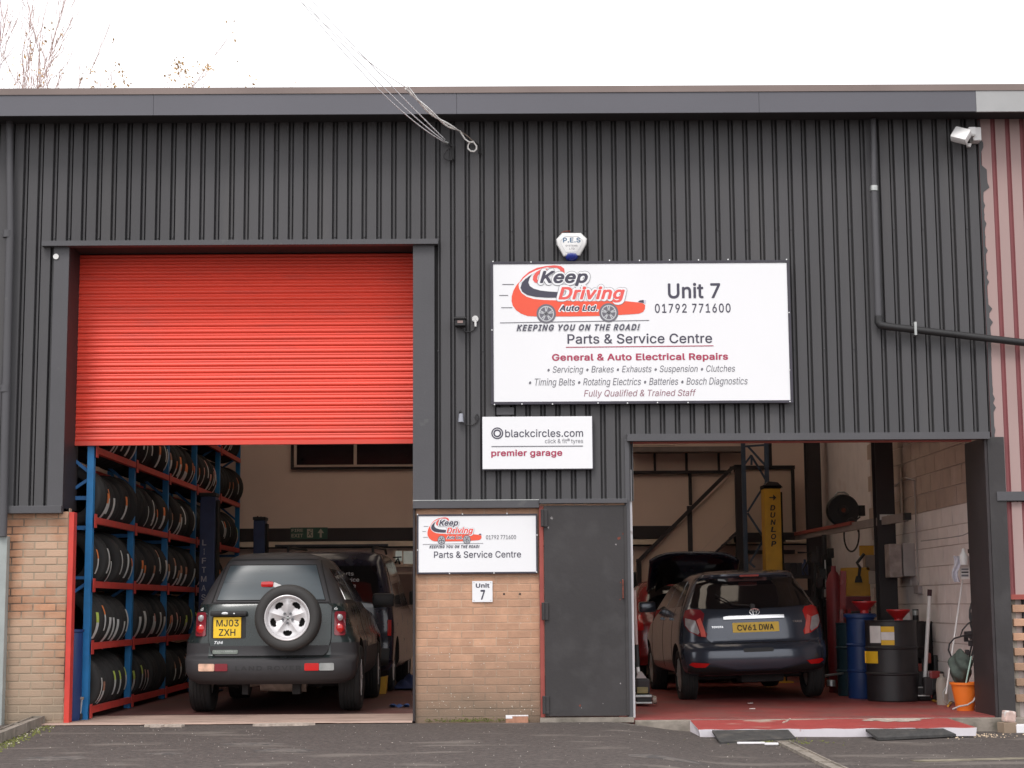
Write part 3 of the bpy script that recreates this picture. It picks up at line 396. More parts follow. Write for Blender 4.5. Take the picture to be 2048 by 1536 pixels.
def text_mesh(s, x0, x1, z0, z1, Y, m, off=0.0, shear=0.0, spacing=1.0, warp=None, lift=0.0):
    """flat lettering whose ink fills the box; off = how far (em) copies are spread to make it bold or an outline"""
    V, F = [], []
    for lay in range(3):
        cu = bpy.data.curves.new('t', 'CURVE'); cu.dimensions = '2D'; cu.fill_mode = 'FRONT'; pen = 0
        for ch in s:
            adv, layers = GL[ch]
            for lp in (layers[lay] if lay < len(layers) else []):
                sp = cu.splines.new('POLY'); sp.points.add(len(lp)-1); sp.use_cyclic_u = True
                for k, (a, b) in enumerate(lp): sp.points[k].co = (pen + a + shear*b, b, 0, 1)
            pen += adv*spacing + (.04*(spacing > 1)) + off*.8
        if len(cu.splines):
            ob = bpy.data.objects.new('t', cu); me0 = bpy.data.meshes.new_from_object(ob); n0 = len(V)
            V += [(v.co.x, v.co.y, lay) for v in me0.vertices]; F += [tuple(n0+i for i in p.vertices) for p in me0.polygons]
            bpy.data.objects.remove(ob); bpy.data.meshes.remove(me0)
        bpy.data.curves.remove(cu)
    dirs = [(0, 0)]
    if off:
        k = 12 if off > .04 else 6
        dirs += [(off*math.cos(2*math.pi*i/k), off*math.sin(2*math.pi*i/k)) for i in range(k)]
    a0, a1 = min(v[0] for v in V), max(v[0] for v in V); b0, b1 = min(v[1] for v in V), max(v[1] for v in V)
    e = 0 if off > .045 else off                    # bold ink stays inside the box, outlines swell beyond it
    a0 -= e; a1 += e; b0 -= e; b1 += e
    sx, sz = (x1-x0)/(a1-a0), (z1-z0)/(b1-b0); W, G = [], []
    for n, (dx, dy) in enumerate(dirs):
        base = len(W)
        for a, b, lay in V:
            x = x0 + (a+dx-a0)*sx; z = z0 + (b+dy*(sx/sz if off > .045 else 1)-b0)*sz
            W.append((x, (Y if warp is None else warp(x, z)) - n*.00003 - lay*.00001, z))
        G += [tuple(base + i for i in f) for f in F]
    me = bpy.data.meshes.new('lettering'); me.from_pydata(W, [], G); me.materials.append(m)
    return me
def ptext(parent, s, x0, y0, x1, y1, Y, m, off=0.0, shear=0.0, name='lettering', **k):
    """text whose ink fills the box given by two facade points of the sign"""
    a, b = at(x0, y1, Y), at(x1, y0, Y); zc = (x0+x1)/2
    z0, z1 = at(zc, y1, Y).z, at(zc, y0, Y).z
    return part(name, text_mesh(s, a.x, b.x, z0, z1, Y, m, off, shear, **k), m, parent)
# ================================================================== SETTING
WL, WR, BACK = -5.15, 5.0, 10.5            # inner hall: left wall, right wall, back wall
ZT = ZP(235)                               # top of cladding
# facade openings (world)
LX0, LX1 = XP(131, 0, 800), XP(826, 0, 800)
LZ = ZP(489, 0, 480)
RX0, RX1 = XP(1262, 0, 1100), XP(1985, 0, 1150)
RZ = ZP(880)
BZ = ZP(1010)                              # where cladding stops above the brick
def gz(x, y):                              # ground height
    t = min(1, max(0, (x-1.0)/.9)); t = t*t*(3-2*t)
    f = min(1, max(0, (-y)/1.5))
    z = -.02 - .10*t - .02*min(1,max(0,(x-1.9)/3))*(.85+.15*f) - .012*f
    return z + .006*math.sin(x*1.7+.5)*math.sin(y*1.3) 
mb = MB()
def gfun(u, v):
    x = -14 + 28*u; y = -20 + 19.9*v
    return (x, y, gz(x, y))
mb.grid(gfun, 220, 160)
mb.mi = 0
struct('asphalt_yard', mb, m_asph, smooth=60)
mb = MB(); mb.box(-400, 400, -400, 400, -.34, -.30)
struct('ground', mb, m_asph)
mb = MB(); mb.box(WL, RX0-.12, .45, BACK, -.3, -.004); struct('workshop_floor', mb, m_floor2)
mb = MB(); mb.box(RX0-.12, WR, .02, BACK, -.3, 0); struct('red_painted_floor', mb, m_floor)
# left sill with broken front edge
mb = MB()
xs = [LX0-.12 + i*(LX1-LX0+.12)/60 for i in range(61)]
ed = [-.10 - .03*random.random() for _ in xs]
for i in (17,18,19,44,45,46,47): ed[i] += .05
fr = [mb.bm.verts.new((x, e, gz(x,e)+.008)) for x, e in zip(xs, ed)]
fr2 = [mb.bm.verts.new((x, e+.015, .0)) for x, e in zip(xs, ed)]
bk = [mb.bm.verts.new((x, 1.05, .002)) for x in xs]
for i in range(60):
    mb.bm.faces.new((fr[i], fr[i+1], fr2[i+1], fr2[i])); mb.bm.faces.new((fr2[i], fr2[i+1], bk[i+1], bk[i]))
struct('door_sill', mb, m_sill, smooth=30)
mb = MB(); mb.box(RX0+.01, WR+.9, -.11, .018, -.25, -.012, .008); struct('concrete_threshold', mb, m_conc)
def rag(cx, cy, w, h, z, n=14):
    mb = MB(); pts = []
    for i in range(n):
        a = 2*math.pi*i/n; r = .7+.5*random.random()
        pts.append((cx+w*r*math.cos(a), cy+h*r*math.sin(a), z))
    mb.poly(pts, (0,0,.022)); return mb
for px, py, w in ((310,1448,.10),(350,1448,.11),(572,1448,.30)):
    p = at(px, py, -.24)
    solo('concrete_fragment', rag(p.x, p.y, w, .10, gz(p.x,p.y)-.002), m_crack,
         {310:'small broken concrete flake at the sill edge, left of the pair below the tyre rack', 350:'broken concrete flake at the sill edge, right of the pair below the tyre rack', 572:'long pale broken concrete slab at the sill edge below the green vehicle'}[px], 'rubble', 'broken concrete along the sill')

# inner walls and roof
mb = MB(); mb.box(WL-.2, WR+.2, BACK, BACK+.2, -.3, 6.3); struct('back_wall', mb, m_wallw)
mb = MB(); mb.box(WL-.2, WL, .1, BACK, -.3, 6.2); struct('left_wall', mb, m_wallw)
mb = MB(); mb.box(WR+.012, WR+.2, .1, BACK, -.3, 6.2)
rw = struct('right_wall', mb, m_blockj)
mb = MB(); mb.box(WR+.003, WR+.012, 6.2, BACK-.002, 0, 6.0); struct('painted_blockwork', mb, m_block, parent=rw)
mbk = MB(); mbk.box(-.009, 0, -.2175, .2175, -.1025, .1025, .003); meb = mbk.mesh('block', m_block)
mbk = MB(); mbk.box(-.009, 0, -.2175, .2175, -.1025, .1025, .003)
m_blocku = mat('bare_grey_brown_block', (.47,.36,.30), .95, var=.1, scale=4, bump=.4, bscale=50, coord='world', rnd=.05, dirt=(.60,.48,.44), dlo=.55, dhi=.7, dscale=1.5)
meu = mbk.mesh('block', m_blocku)
for r in range(18):
    z = .11 + r*.215
    for c in range(14):
        y = .3 + c*.445 + (.22 if r % 2 else 0)
        if y > 6.15: continue
        if y < .5 and r % 2 == 0: y = .34
        inst('block', meb if z < 2.2 else meu, rw, (WR+.011 + random.uniform(-.002,.001), y, z))
mb = MB(); mb.box(WR+.002, WR+.010, .12, 6.18, 3.98, 6.0); struct('upper_blockwork', mb, m_blocku, parent=rw)
# shelf ledge and red/grey line on right wall
mb = MB(); mb.box(WR-.10, WR, .35, 4.0, 3.10, 3.16); solo('wall_ledge', mb, m_ceil, 'thin grey ledge running along the upper right workshop wall', 'ledge')
# roof: sheets with two rooflights
def roofz(y): return 6.12 + (y+.3)*.06
rf = struct('roof', MB().box(-16, 16, -.30, -.12, 6.02, 6.10), m_gutter)
def slab(x0, x1, y0, y1, name, m, parent=None, t=.04):
    mb = MB(); p = [(x0,y0,roofz(y0)),(x1,y0,roofz(y0)),(x1,y1,roofz(y1)),(x0,y1,roofz(y1))]
    mb.poly(p, (0,0,t)); return part(name, mb, m, parent)
cuts = [-16, -3.9, -2.7, -.6, .6, 2.2, 3.4, 16]
for i in range(7):
    if i in (1, 3, 5):
        slab(cuts[i], cuts[i+1], -.3, 1.2, 'roof_sheet', m_ceil, rf)
        slab(cuts[i], cuts[i+1], 1.2, 8.4, 'rooflight', m_transl, rf, .01)
        slab(cuts[i], cuts[i+1], 8.4, 11, 'roof_sheet', m_ceil, rf)
    else: slab(cuts[i], cuts[i+1], -.3, 11, 'roof_sheet', m_ceil, rf)

# ------------------------------------------------------------------ building
bld = thing('garage_building', 'dark grey ribbed metal garage unit with two large vehicle doors and brick piers', 'building', (0,0,0))
nb = thing('neighbouring_unit', 'faded pink ribbed metal unit adjoining on the right edge', 'building', (5.2,0,0))
PITCH, DEP = .1478, .055
def rib_profile(x0, k, d=None):     # one pitch: half trough, slope, crown, slope, half trough
    x = x0 + k*PITCH; d = DEP if d is None else d
    if d < .03: return [(x, d), (x+.013, d), (x+.024, 0), (x+.124, 0), (x+.135, d), (x+PITCH, d)]
    return [(x, .026), (x+.009, .026), (x+.011, d), (x+.024, d), (x+.029, 0), (x+.119, 0), (x+.124, d), (x+.137, d), (x+.139, .026), (x+PITCH, .026)]
def sheet(parent, x0, n, zlo, zhi, mats, dy=0.0, name='cladding_sheet'):
    mb = MB()
    for k in range(n):
        pr = rib_profile(x0, k, .020 if len(mats) > 1 else None); z0 = zlo(x0 + (k+.5)*PITCH)
        if z0 is None: continue
        lo = [mb.bm.verts.new((x, y+dy, z0)) for x, y in pr]; hi = [mb.bm.verts.new((x, y+dy, zhi)) for x, y in pr]
        for i in range(len(pr)-1):
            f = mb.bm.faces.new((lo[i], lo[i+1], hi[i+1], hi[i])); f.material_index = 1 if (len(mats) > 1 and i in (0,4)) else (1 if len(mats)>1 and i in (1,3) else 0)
        cap = mb.bm.faces.new(lo[1:-1])
    if not mb.bm.faces: return
    o = part(name, mb, mats, parent)
    return o
SP = XP(1955, 0, 500)          # split between grey and pink (top)
def zlow(x):
    if x < LX0 - .16: return BZ
    if x < XP(872,0,484): return LZ + .03
    if x < XP(1256,0,900): return ZP(1003) 
    if x < SP + .12: return RZ + .05
    return None
x = XP(980, 0, 600) - PITCH/2 - 49*PITCH; k = 0
X0C = x
while x < SP:
    n = 7
    while n > 1 and x + n*PITCH > SP + .05: n -= 1
    sheet(bld, x, n, zlow, ZT, [m_clad], dy=.0015*(k % 2))
    # screws in every second trough
    mb = MB()
    for j in range(0, n, 2):
        for zz in (ZP(296), ZP(470) if x < XP(870) else ZP(460), ZP(700)):
            xx = x + j*PITCH
            if zz < zlow(xx+.05) + .02: continue
            mb.cyl((xx, .018, zz), (xx, .028, zz), .008, n=6)
    if mb.bm.faces: part('screws', mb, m_flash, bld, kind='stuff')
    x += 7*PITCH if n == 7 else n*PITCH; k += 1
XE = x
# pink neighbour sheets
x = XE; k = 0
while x < XE + 3.2:
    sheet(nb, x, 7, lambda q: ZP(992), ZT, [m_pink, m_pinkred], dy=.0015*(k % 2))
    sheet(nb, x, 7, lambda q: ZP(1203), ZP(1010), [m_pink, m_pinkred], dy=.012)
    x += 7*PITCH; k += 1
part('flashing', MB().box(XE+.02, XE+3.2, -.035, .06, ZP(1008), ZP(990)), m_flash, nb)
part('painted_edge', MB().box(XE+.03, XE+3.2, .002, .03, ZP(1206), ZP(1196)), m_redf, nb)
# ragged overspill of grey paint on first pink rib
mb = MB(); zz = ZP(232); pts = []
yy = 245
while yy < 990:
    pts.append((XE + .018 + (.035*random.random()**2 if random.random() < .5 else .0) + (.05 if 340 < yy < 385 else 0) + (.012 if yy>620 else 0), ZP(yy))); yy += 9
bm_l = [mb.bm.verts.new((XE-.004, -.004, z)) for _, z in pts]; bm_r = [mb.bm.verts.new((a, -.004, z)) for a, z in pts]
for i in range(len(pts)-1): mb.bm.faces.new((bm_l[i], bm_r[i], bm_r[i+1], bm_l[i+1]))
part('paint_overlap', mb, m_clad, nb)
# fascia, gutter edge, soffit
xf = XP(1952, -.35, 200)
def fz(py0, py1, x0, x1, Y): # fascia drawn slightly out of level like the real one
    a = at(0, py0, Y).z; return a
def fasc(x0, x1, m, nm, par):
    mb = MB(); zl = lambda x: ZP(232, -.35, 0) + (x+5)*(-.0005); zh = lambda x: ZP(189, -.35, 0) + (x+5)*(-.0005)
    mb.poly([(x0,-.35,zl(x0)),(x1,-.35,zl(x1)),(x1,-.35,zh(x1)),(x0,-.35,zh(x0))], (0,.02,0)); return part(nm, mb, m, par)
zfl, zfh = ZP(227, -.35, 1000), ZP(186, -.35, 1000)
xj = [-9, -6.4, -3.4, -.4, 2.6, xf]
for a, b in zip(xj, xj[1:]):
    part('fascia_board', MB().box(a+.0015, b-.0015, -.35, -.325, zfl, zfh), m_fascia, bld)
part('fascia_board', MB().box(xf+.001, 9, -.352, -.325, zfl-.004, zfh), m_fascia2, nb, label='pale grey unpainted fascia board')
part('roof_edge', MB().box(-9, 9, -.36, -.30, zfh+.001, ZP(173, -.35, 1000)), m_gutter, bld)
part('soffit', MB().box(-9, 9, -.324, -.002, zfl+.02, zfl+.045), m_dark, bld)
part('eaves_trim', MB().box(-9, XE, -.04, -.004, ZP(240), ZP(230)), m_dark, bld)
part('eaves_trim', MB().box(XE+.001, 9, -.04, -.004, ZP(240), ZP(230)), m_redf, nb)
# lintel flashings
part('door_lintel', MB().box(XP(84,-.06,484), XP(876,-.06,484), -.075, .03, ZP(490,-.06,480), ZP(480,-.06,480)), m_flash, bld)
part('door_lintel', MB().box(XP(1254,-.06,872), XP(1979,-.06,872), -.075, .03, ZP(880,-.06,1600), ZP(866,-.06,1600)), m_flash, bld)
part('red_lintel_edge', MB().box(XP(1262,.0,884), XP(1945,.0,884), .035, .07, ZP(889,.04), ZP(881,.04)), m_redf, bld)
# left door reveals
part('corner_flashing', MB().box(XP(100,-.03,760), LX0, -.012, .0, BZ, LZ), m_flash, bld)
part('door_reveal', MB().box(LX0-.02, LX0+.002, .001, .55, BZ-.0, LZ), m_steel, bld)
part('corner_flashing', MB().box(LX1, XP(869,0,760), -.012, .0, ZP(1003), LZ), m_flash, bld)
part('door_reveal', MB().box(LX1, LX1+.02, .001, .55, -.01, LZ), m_steel, bld)
part('fixing_disc', MB().cyl((XP(112,-.02,509), -.014, ZP(509)), (XP(112,-.02,509), -.024, ZP(509)), .028, n=20), m_plasw, bld)
# left bottom flashing over the pier
part('bottom_flashing', MB().box(-9, LX0-.002, -.045, .05, ZP(1027,0,60), ZP(1012,0,60), .004), m_flash, bld)
part('bottom_flashing', MB().box(LX1-.0, XP(1078,0,1005), -.03, .05, ZP(1016), ZP(1000), .004), m_flash, bld)
part('bottom_flashing', MB().box(XP(1078,0,1005)+.002, XP(1254,0,1005), -.05, .05, ZP(1008), ZP(999), .003), m_flash, bld)
part('flashing_edge', MB().box(LX1-.0, XP(1078,0,1005), -.033, -.028, ZP(1001), ZP(999.3)), m_galv, bld)
# right door: grey jamb frame left with white edge, right column
part('jamb_frame', MB().box(XP(1254,-.02,1200), RX0-.004, -.02, .12, gz(1.3,0)+.03, RZ, .004), m_flash, bld)
part('white_jamb_edge', MB().box(RX0-.003, RX0+.022, .05, .13, .01, ZP(940)), m_white, bld)
part('jamb_column', MB().box(RX1, RX1+.165, -.02, .20, -.13, RZ-.001, .004), m_door, bld)
part('column_web', MB().box(RX1-.03, RX1-.001, -.012, .70, -.05, RZ-.003, .003), m_steel, bld)
# wall skin behind the cladding (keeps daylight out)
sk = MB()
sk.box(-9, LX0-.021, .06, .10, BZ-.02, 6.1); sk.box(LX0-.021, LX1+.021, .58, .60, LZ-.02, 6.1); sk.box(LX1+.021, RX0-.002, .06, .10, ZP(1003), 6.1)
sk.box(RX0-.001, RX1+.3, .071, .10, RZ+.001, 6.1); sk.box(RX1+.3, 9, .06, .10, -.3, 6.1); sk.box(LX0-.02,LX1+.02,.08,.579,LZ-.001,LZ+.02)
part('wall_lining', sk, m_dark, bld)

# roller shutter
SY = .42
shx0, shx1 = LX0 + .003, LX1 - .003
shut = part('roller_shutter', MB().box(shx0, shx1, SY-.02, SY+.035, ZP(886,SY), ZP(877,SY)), m_red, bld, label='bright red roller shutter lowered about halfway')
zb, ztp = ZP(877, SY), LZ - .01
ns = 28; ph = (ztp - zb)/ns
mbs = MB(); prof = []
for i in range(15):
    t = i/14; y = -.013*abs(math.sin(t*math.pi*1.0))**.7 if t < .58 else 0
    # a broad bead and a narrow bead per slat
    if t < .62: y = -.012*math.sin(t/.62*math.pi)**.8
    else: y = -.006*math.sin((t-.62)/.38*math.pi)**.8
    prof.append((y, t*ph*.985))
prof = [(.004, 0)] + prof + [(.004, ph*.985)]
w = shx1-shx0
va = [mbs.bm.verts.new((0, y, z)) for y, z in prof]; vb = [mbs.bm.verts.new((w, y, z)) for y, z in prof]
for i in range(len(prof)-1): mbs.bm.faces.new((va[i], vb[i], vb[i+1], va[i+1]))
mes = mbs.mesh('slat', m_red, smooth=50)
for i in range(ns): inst('slat', mes, shut, (shx0, SY, zb + i*ph))
part('shutter_housing', MB().box(shx0, shx1, SY+.05, .575, LZ-.35, LZ-.005), m_dark, bld)

# brick piers
mbk = MB(); mbk.box(-.108, .108, 0, .02, -.0335, .0335, .004)
me_br = mbk.mesh('brick', m_brick)
mbk = MB(); mbk.box(-.106, .106, 0, .02, -.032, .032, .005); me_br2 = mbk.mesh('brick', m_brick2)
def brickwall(root, x0, x1, z0, z1, Y, me, course=.075, rec=.0):
    n = 0; r = 0; z = z1 - course/2
    while z > z0 + .01:
        x = x0 - (.1125 if r % 2 else 0)
        while x < x1 - .02:
            a, b = max(x, x0), min(x+.225, x1)
            if b - a > .04:
                cx = (a+b)/2; sc = (b-a-.006)/.219
                inst('brick', me, root, (cx-root.location.x, Y + random.uniform(-.0015,.0015) - root.location.y, z-root.location.z), (0, random.uniform(-.004,.004), 0), (sc, 1, 1)); n += 1
            x += .225
        z -= course; r += 1
    return n
PX0, PX1 = XP(831, .05, 1200), XP(1079, .05, 1200)
pier = thing('brick_pier', 'orange brick pier between the shutter door and the steel door', 'brick wall', ((PX0+PX1)/2, .05, 0))
part('mortar', MB().box(PX0, PX1, .0525, .30, -.06, ZP(1014)), m_mortar, pier)
brickwall(pier, PX0, PX1, -.02, ZP(1014), .05, me_br)
LP1 = XP(133, .05, 1200)
pier2 = thing('brick_pier', 'weathered brick pier with dark open joints at the left edge, below the ribbed cladding', 'brick wall', (LP1-.5, .05, 0))
part('mortar', MB().box(-8, LP1, .0545, .16, -.06, ZP(1026,0,60)), m_mortar2, pier2)
brickwall(pier2, LP1-1.9, LP1, -.04, ZP(1022,0,60), .05, me_br2)
part('pier_return', MB().box(LP1-.001, LP1+.004, .06, .155, -.02, BZ), m_mortar2, pier2)
part('red_door_guide', MB().box(LP1+.008, LP1+.058, .03, .15, -.01, ZP(1018), .003), m_redp, bld)
# moss at foot of the pier
mb = MB()
for i in range(420):
    px = random.uniform(850, 1060) if random.random() < .6 else random.gauss(935, 30)
    p = at(px, 1432, .03); z = gz(p.x, 0) + abs(random.gauss(0, .015)); r = random.uniform(.003,.009)
    mb.poly([(p.x-r, .035+random.uniform(-.01,.01), z), (p.x+r, .03, z), (p.x, .03, z+r*1.5)])
props(part('moss', mb, m_moss), kind='stuff')

mb = MB()
for i in range(150):
    px = random.uniform(838, 1072); py = 1425 - 190*random.random()**1.6; p = at(px, py, .048); r = random.uniform(.0015, .006)
    mb.poly([(p.x + r*math.cos(a)*random.uniform(.6,1.2), .0484, p.z + r*math.sin(a)*random.uniform(.6,1.2)) for a in (0,1.2,2.4,3.7,5)])
part('paint_specks', mb, mat('pale_speck', (.62,.56,.48), .8), pier, kind='stuff')
# holes & stains in pier
mb = MB(); p1 = at(1008,1188,.05); p2 = at(1040,1188,.05)
for p in (p1, p2): mb.cyl((p.x,.046,p.z),(p.x,.06,p.z),.010,n=10)
part('drill_holes', mb, m_dark, pier)

# steel personnel door
DX0, DX1, DZ0, DZ1 = XP(1089,0,1200), XP(1256,0,1200), ZP(1432,0,1170), ZP(1011,0,1170)
part('red_door_frame', MB().box(XP(1079,0,1200)+.003, DX0-.004, .0, .10, DZ0-.01, DZ1), m_redf, bld)
door = part('steel_door', MB().box(DX0, DX1, -.022, .03, DZ0, DZ1, .004), m_door, bld, label='dark grey steel personnel door')
for py in (1037, 1223, 1410):
    zc = ZP(py); 
    part('hinge', MB().box(DX0-.03, DX0+.035, -.045, -.024, zc-.085, zc+.085, .004).cyl((DX0-.012,-.05,zc-.08),(DX0-.012,-.05,zc+.08),.014,n=10), m_door, door)
hz = ZP(1180)
part('handle', MB().tube([(XP(1241,0),-.024,hz+.09),(XP(1241,0),-.06,hz+.085),(XP(1241,0),-.06,hz-.085),(XP(1241,0),-.024,hz-.09)], .007), m_scuff, door)
for px, py, s, mm in ((1238,1076,.022,m_scuff),(1246,1068,.016,m_scuff),(1232,1089,.012,m_scuff2),(1103,1036,.02,m_scuff2),(1097,1055,.014,m_scuff2),(1160,1411,.014,m_scuff),(1163,1416,.006,m_scuff2),(1206,1407,.006,m_scuff2),(1241,1367,.009,m_scuff2),(1241,1165,.008,m_scuff),(1240,1199,.009,m_scuff)):
    p = at(px, py, -.024); mb = MB(); pts = []
    for i in range(11):
        a = 2*math.pi*i/11; r = s*random.uniform(.35,1.1); pts.append((p.x+r*math.cos(a)*.8, -.0228, p.z+r*math.sin(a)))
    mb.poly(pts, (0,-.0006,0)); part('scuff', mb, mm, door)
part('door_lip', MB().box(DX1-.028, DX1-.003, -.030, -.023, DZ0+.01, DZ1-.01), m_door, door)
part('threshold_strip', MB().box(XP(1080,0,1430), RX0, -.05, .02, DZ0-.06, DZ0-.012), m_conc, bld)

# neighbour pier with toothed bricks
NX = XP(2014, .1, 1300)
part('rendered_pier', MB().box(NX, NX+.09, .06, .2, -.15, ZP(1206)), m_conc, nb)
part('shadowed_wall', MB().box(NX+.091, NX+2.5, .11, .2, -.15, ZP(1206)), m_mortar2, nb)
mbk = MB(); mbk.box(-.11,.11,0,.09,-.036,.036,.006); me_tb = mbk.mesh('toothed_brick', m_brick)
for i, py in enumerate((1224, 1252, 1281, 1311, 1341, 1372, 1404)):
    z = ZP(py, .03)
    for k in range(3):
        inst('toothed_brick', me_tb, nb, (NX+.16+.23*k+random.uniform(-.01,.01) - nb.location.x, .03, z))

# ------------------------------------------------------------------ ramp board, rubber wedges, kerbs
a = atz(1371,1433,0); b = atz(1390,1454,-.05); c = atz(1910,1443,-.05); d = atz(1880,1431,0)
mb = MB()
def bz(x): return gz(x, -.7)-.01
nseg = 40; top = []; 
Yb, Yf = -.112, -.74
xa, xb2 = b.x, c.x
tb = [mb.bm.verts.new((a.x + (d.x-a.x)*i/nseg, Yb, -.008)) for i in range(nseg+1)]
tf = [mb.bm.verts.new((xa + (xb2-xa)*i/nseg, Yf, -.055 + .003*math.sin(i*1.1))) for i in range(nseg+1)]
bf = [mb.bm.verts.new((xa + .02 + (xb2-xa-.03)*i/nseg, Yf+.01, bz(xa))) for i in range(nseg+1)]
bb = [mb.bm.verts.new((a.x + (d.x-a.x)*i/nseg, Yb, bz(xa))) for i in range(nseg+1)]
for i in range(nseg):
    mb.mi = 0; f = mb.bm.faces.new((tb[i], tb[i+1], tf[i+1], tf[i])); f.material_index = 0
    f = mb.bm.faces.new((tf[i], tf[i+1], bf[i+1], bf[i])); f.material_index = 1
for q in ((0,), (nseg,)):
    i = q[0]; f = mb.bm.faces.new((tb[i], tf[i], bf[i], bb[i])); f.material_index = 1
m_whitee = mat('chipped_white_paint', (.74,.70,.74), .55, var=.05, scale=6, coord='world', dirt=(.45,.15,.14), dlo=.66, dhi=.7, dscale=7)
solo('entrance_ramp', mb, [m_board, m_whitee], 'worn red painted timber ramp with white front edge below the right doorway', 'ramp')
ramp = bpy.data.objects['entrance_ramp']
def onramp(px, py):
    lo, hi = -.74, -.112
    for _ in range(30):
        mid = (lo+hi)/2; z = -.008 - (.047)*((-.112-mid)/(.628)); y2 = at(px, py, mid)
        if y2.z > z: lo = mid
        else: hi = mid
    return Vector((y2.x, mid, z+.0035))
rr0 = random.Random(3)
def ragpoly(c, w, h, n=26):
    return [(c[0]+w*rr0.uniform(.6,1.05)*math.cos(2*math.pi*i/n), c[1]+h*rr0.uniform(.6,1.05)*math.sin(2*math.pi*i/n)) for i in range(n)]
for c, w, h in (((1795,1439.5),62,5.5),((1853,1436),18,2.5),((1740,1441),20,2)):
    mb = MB(); mb.poly([onramp(*q) for q in ragpoly(c, w, h)]); part('bare_patch', mb, m_crack, ramp)
mb = MB(); pts = [(1566,1446),(1574,1443),(1580,1438),(1581,1433)]
part('tyre_scrape', MB().tube([onramp(*q) for q in pts], .008, n=5), m_crack, ramp)
def wedge(pts, label):   # top-left, top-right, bottom-right, bottom-left px
    P = []
    for (px, py), z in zip(pts, (-.062, -.062, None, None)):
        if z is None: q = atz(px, py, gz(3,-1)+.02); P.append(Vector((q.x, q.y, q.z)))
        else: q = at(px, py, -.755); P.append(Vector((q.x, q.y, -.058)))
    mb = MB(); mb.poly(P, (0,0,-.022)); 
    solo('rubber_wedge', mb, m_rubber, label, 'mat', 'rubber wedge mats at the ramp')
wedge([(1424,1454),(1576,1454),(1592,1476),(1440,1484)], 'black rubber wedge mat leaning on the ramp, left one nearer the kerb stones')
wedge([(1731,1450),(1886,1446),(1912,1468),(1756,1476)], 'black rubber wedge mat leaning on the right end of the ramp')
def stone(px, py, w, h, t, m, label, name='loose_brick', cat='brick', rot=0, z=None, par=None):
    p = atz(px, py, gz(atz(px,py,-.05).x, -.3)) if z is None else Vector((XP(px,-.25,py), -.25, z))
    if name == 'loose_brick': p = at(px, py, -.08 if px < 1500 else -.22); p.z = gz(p.x, p.y)-.004
    mb = MB(); mb.box(-w/2, w/2, -h/2, h/2, 0, t, .006)
    me = mb.mesh(name, m); me.transform(Matrix.Rotation(rot, 4, 'Z')); 
    o = bpy.data.objects.new(name, me); C.objects.link(o); o.location = (p.x, p.y, p.z); return props(o, label, cat)
m_lb = mat('loose_brick_clay', (.40,.20,.13), .9, var=.2, scale=20, bump=.3)
lb = stone(1034, 1437, .215, .10, .065, [m_lb], 'loose orange brick with white painted top lying at the foot of the pier')
mb = MB(); mb.box(-.108,.108,-.05,.05,.0655,.072,.002).box(-.108,-.045,-.053,-.0505,.045,.07); me = mb.mesh('white_paint', m_white); o = bpy.data.objects.new('white_paint', me); C.objects.link(o); o.parent = lb
lb = stone(2014, 1451, .14, .12, .10, [m_brick2], 'pink brick half standing at the foot of the right column', rot=.3)
mb = MB(); mb.box(-.05,.06,-.045,.05,.10,.21,.02); me = mb.mesh('broken_top', mat('pink_white_brick', (.58,.42,.37), .9, var=.25, scale=14, dirt=(.7,.66,.64), dlo=.5, dhi=.55, dscale=9)); o = bpy.data.objects.new('broken_top', me); C.objects.link(o); o.parent = lb; o.rotation_euler = (0,.12,.2)
stone(2045, 1445, .16, .1, .08, [m_white], 'white painted brick at the right edge of the photo', rot=.1)
wp = stone(1502, 1488, .24, .035, .018, [m_white], 'flat white painted timber offcut in front of the left rubber wedge', name='timber_offcut', cat='timber', rot=-.04)
stone(1543, 1490, .12, .04, .02, [m_white], 'short grey white timber offcut beside the kerb end', name='timber_offcut', cat='timber', rot=-.1)
# left kerb
def kerbline(pts, w, h, name, label, m=m_conc, seg=.9, cat='kerb'):
    root = thing(name, label, cat, (pts[0].x, pts[0].y, 0))
    for p, q in zip(pts, pts[1:]):
        d = q - p; n = max(1, round(d.length/seg))
        for i in range(n):
            u = p + d*((i+.005)/n); v = p + d*((i+.995)/n)
            u = Vector((u.x,u.y,gz(u.x,u.y)+h/2-.02)); v = Vector((v.x,v.y,gz(v.x,v.y)+h/2-.02))
            part('kerb_stone', MB().obox(u, v, w, h+.04, bev=.012), m, root)
    return root
pA = atz(108,1438,-.02); pB = atz(-330, 1610, -.03)
kerbline([Vector((pA.x,pA.y,0)), Vector((pB.x,pB.y,0))], .11, .075, 'kerb', 'low mossy concrete kerb running out from the left brick pier')
mb = MB(); mb.poly([(pA.x,pA.y,-.012),(pA.x,.06,-.012),(-9,.06,-.012),(-9,pB.y-1,-.012),(pB.x,pB.y,-.012)]); 
struct('soil_strip', mb, mat('damp_soil', (.085,.07,.06), .95, var=.4, scale=14, bump=.6, bscale=40, coord='world'))
q1 = atz(1566,1487,gz(3,-1)); q2 = atz(1760,1580,gz(3,-4))
kerbline([Vector((q1.x,q1.y,0)), Vector((q2.x,q2.y,0))], .12, .012, 'kerb', 'flush concrete edging running from the ramp towards the viewer')
r1 = atz(1830,1523,gz(4,-3)); r2 = atz(2300,1512,gz(6,-3))
mb = MB(); mb.obox((r1.x,r1.y,gz(r1.x,r1.y)+.003),(r2.x,r2.y,gz(r2.x,r2.y)+.003),.14,.006)
struct('worn_edging', mb, mat('worn_line', (.20,.175,.13), .9, var=.4, scale=9, coord='world'))
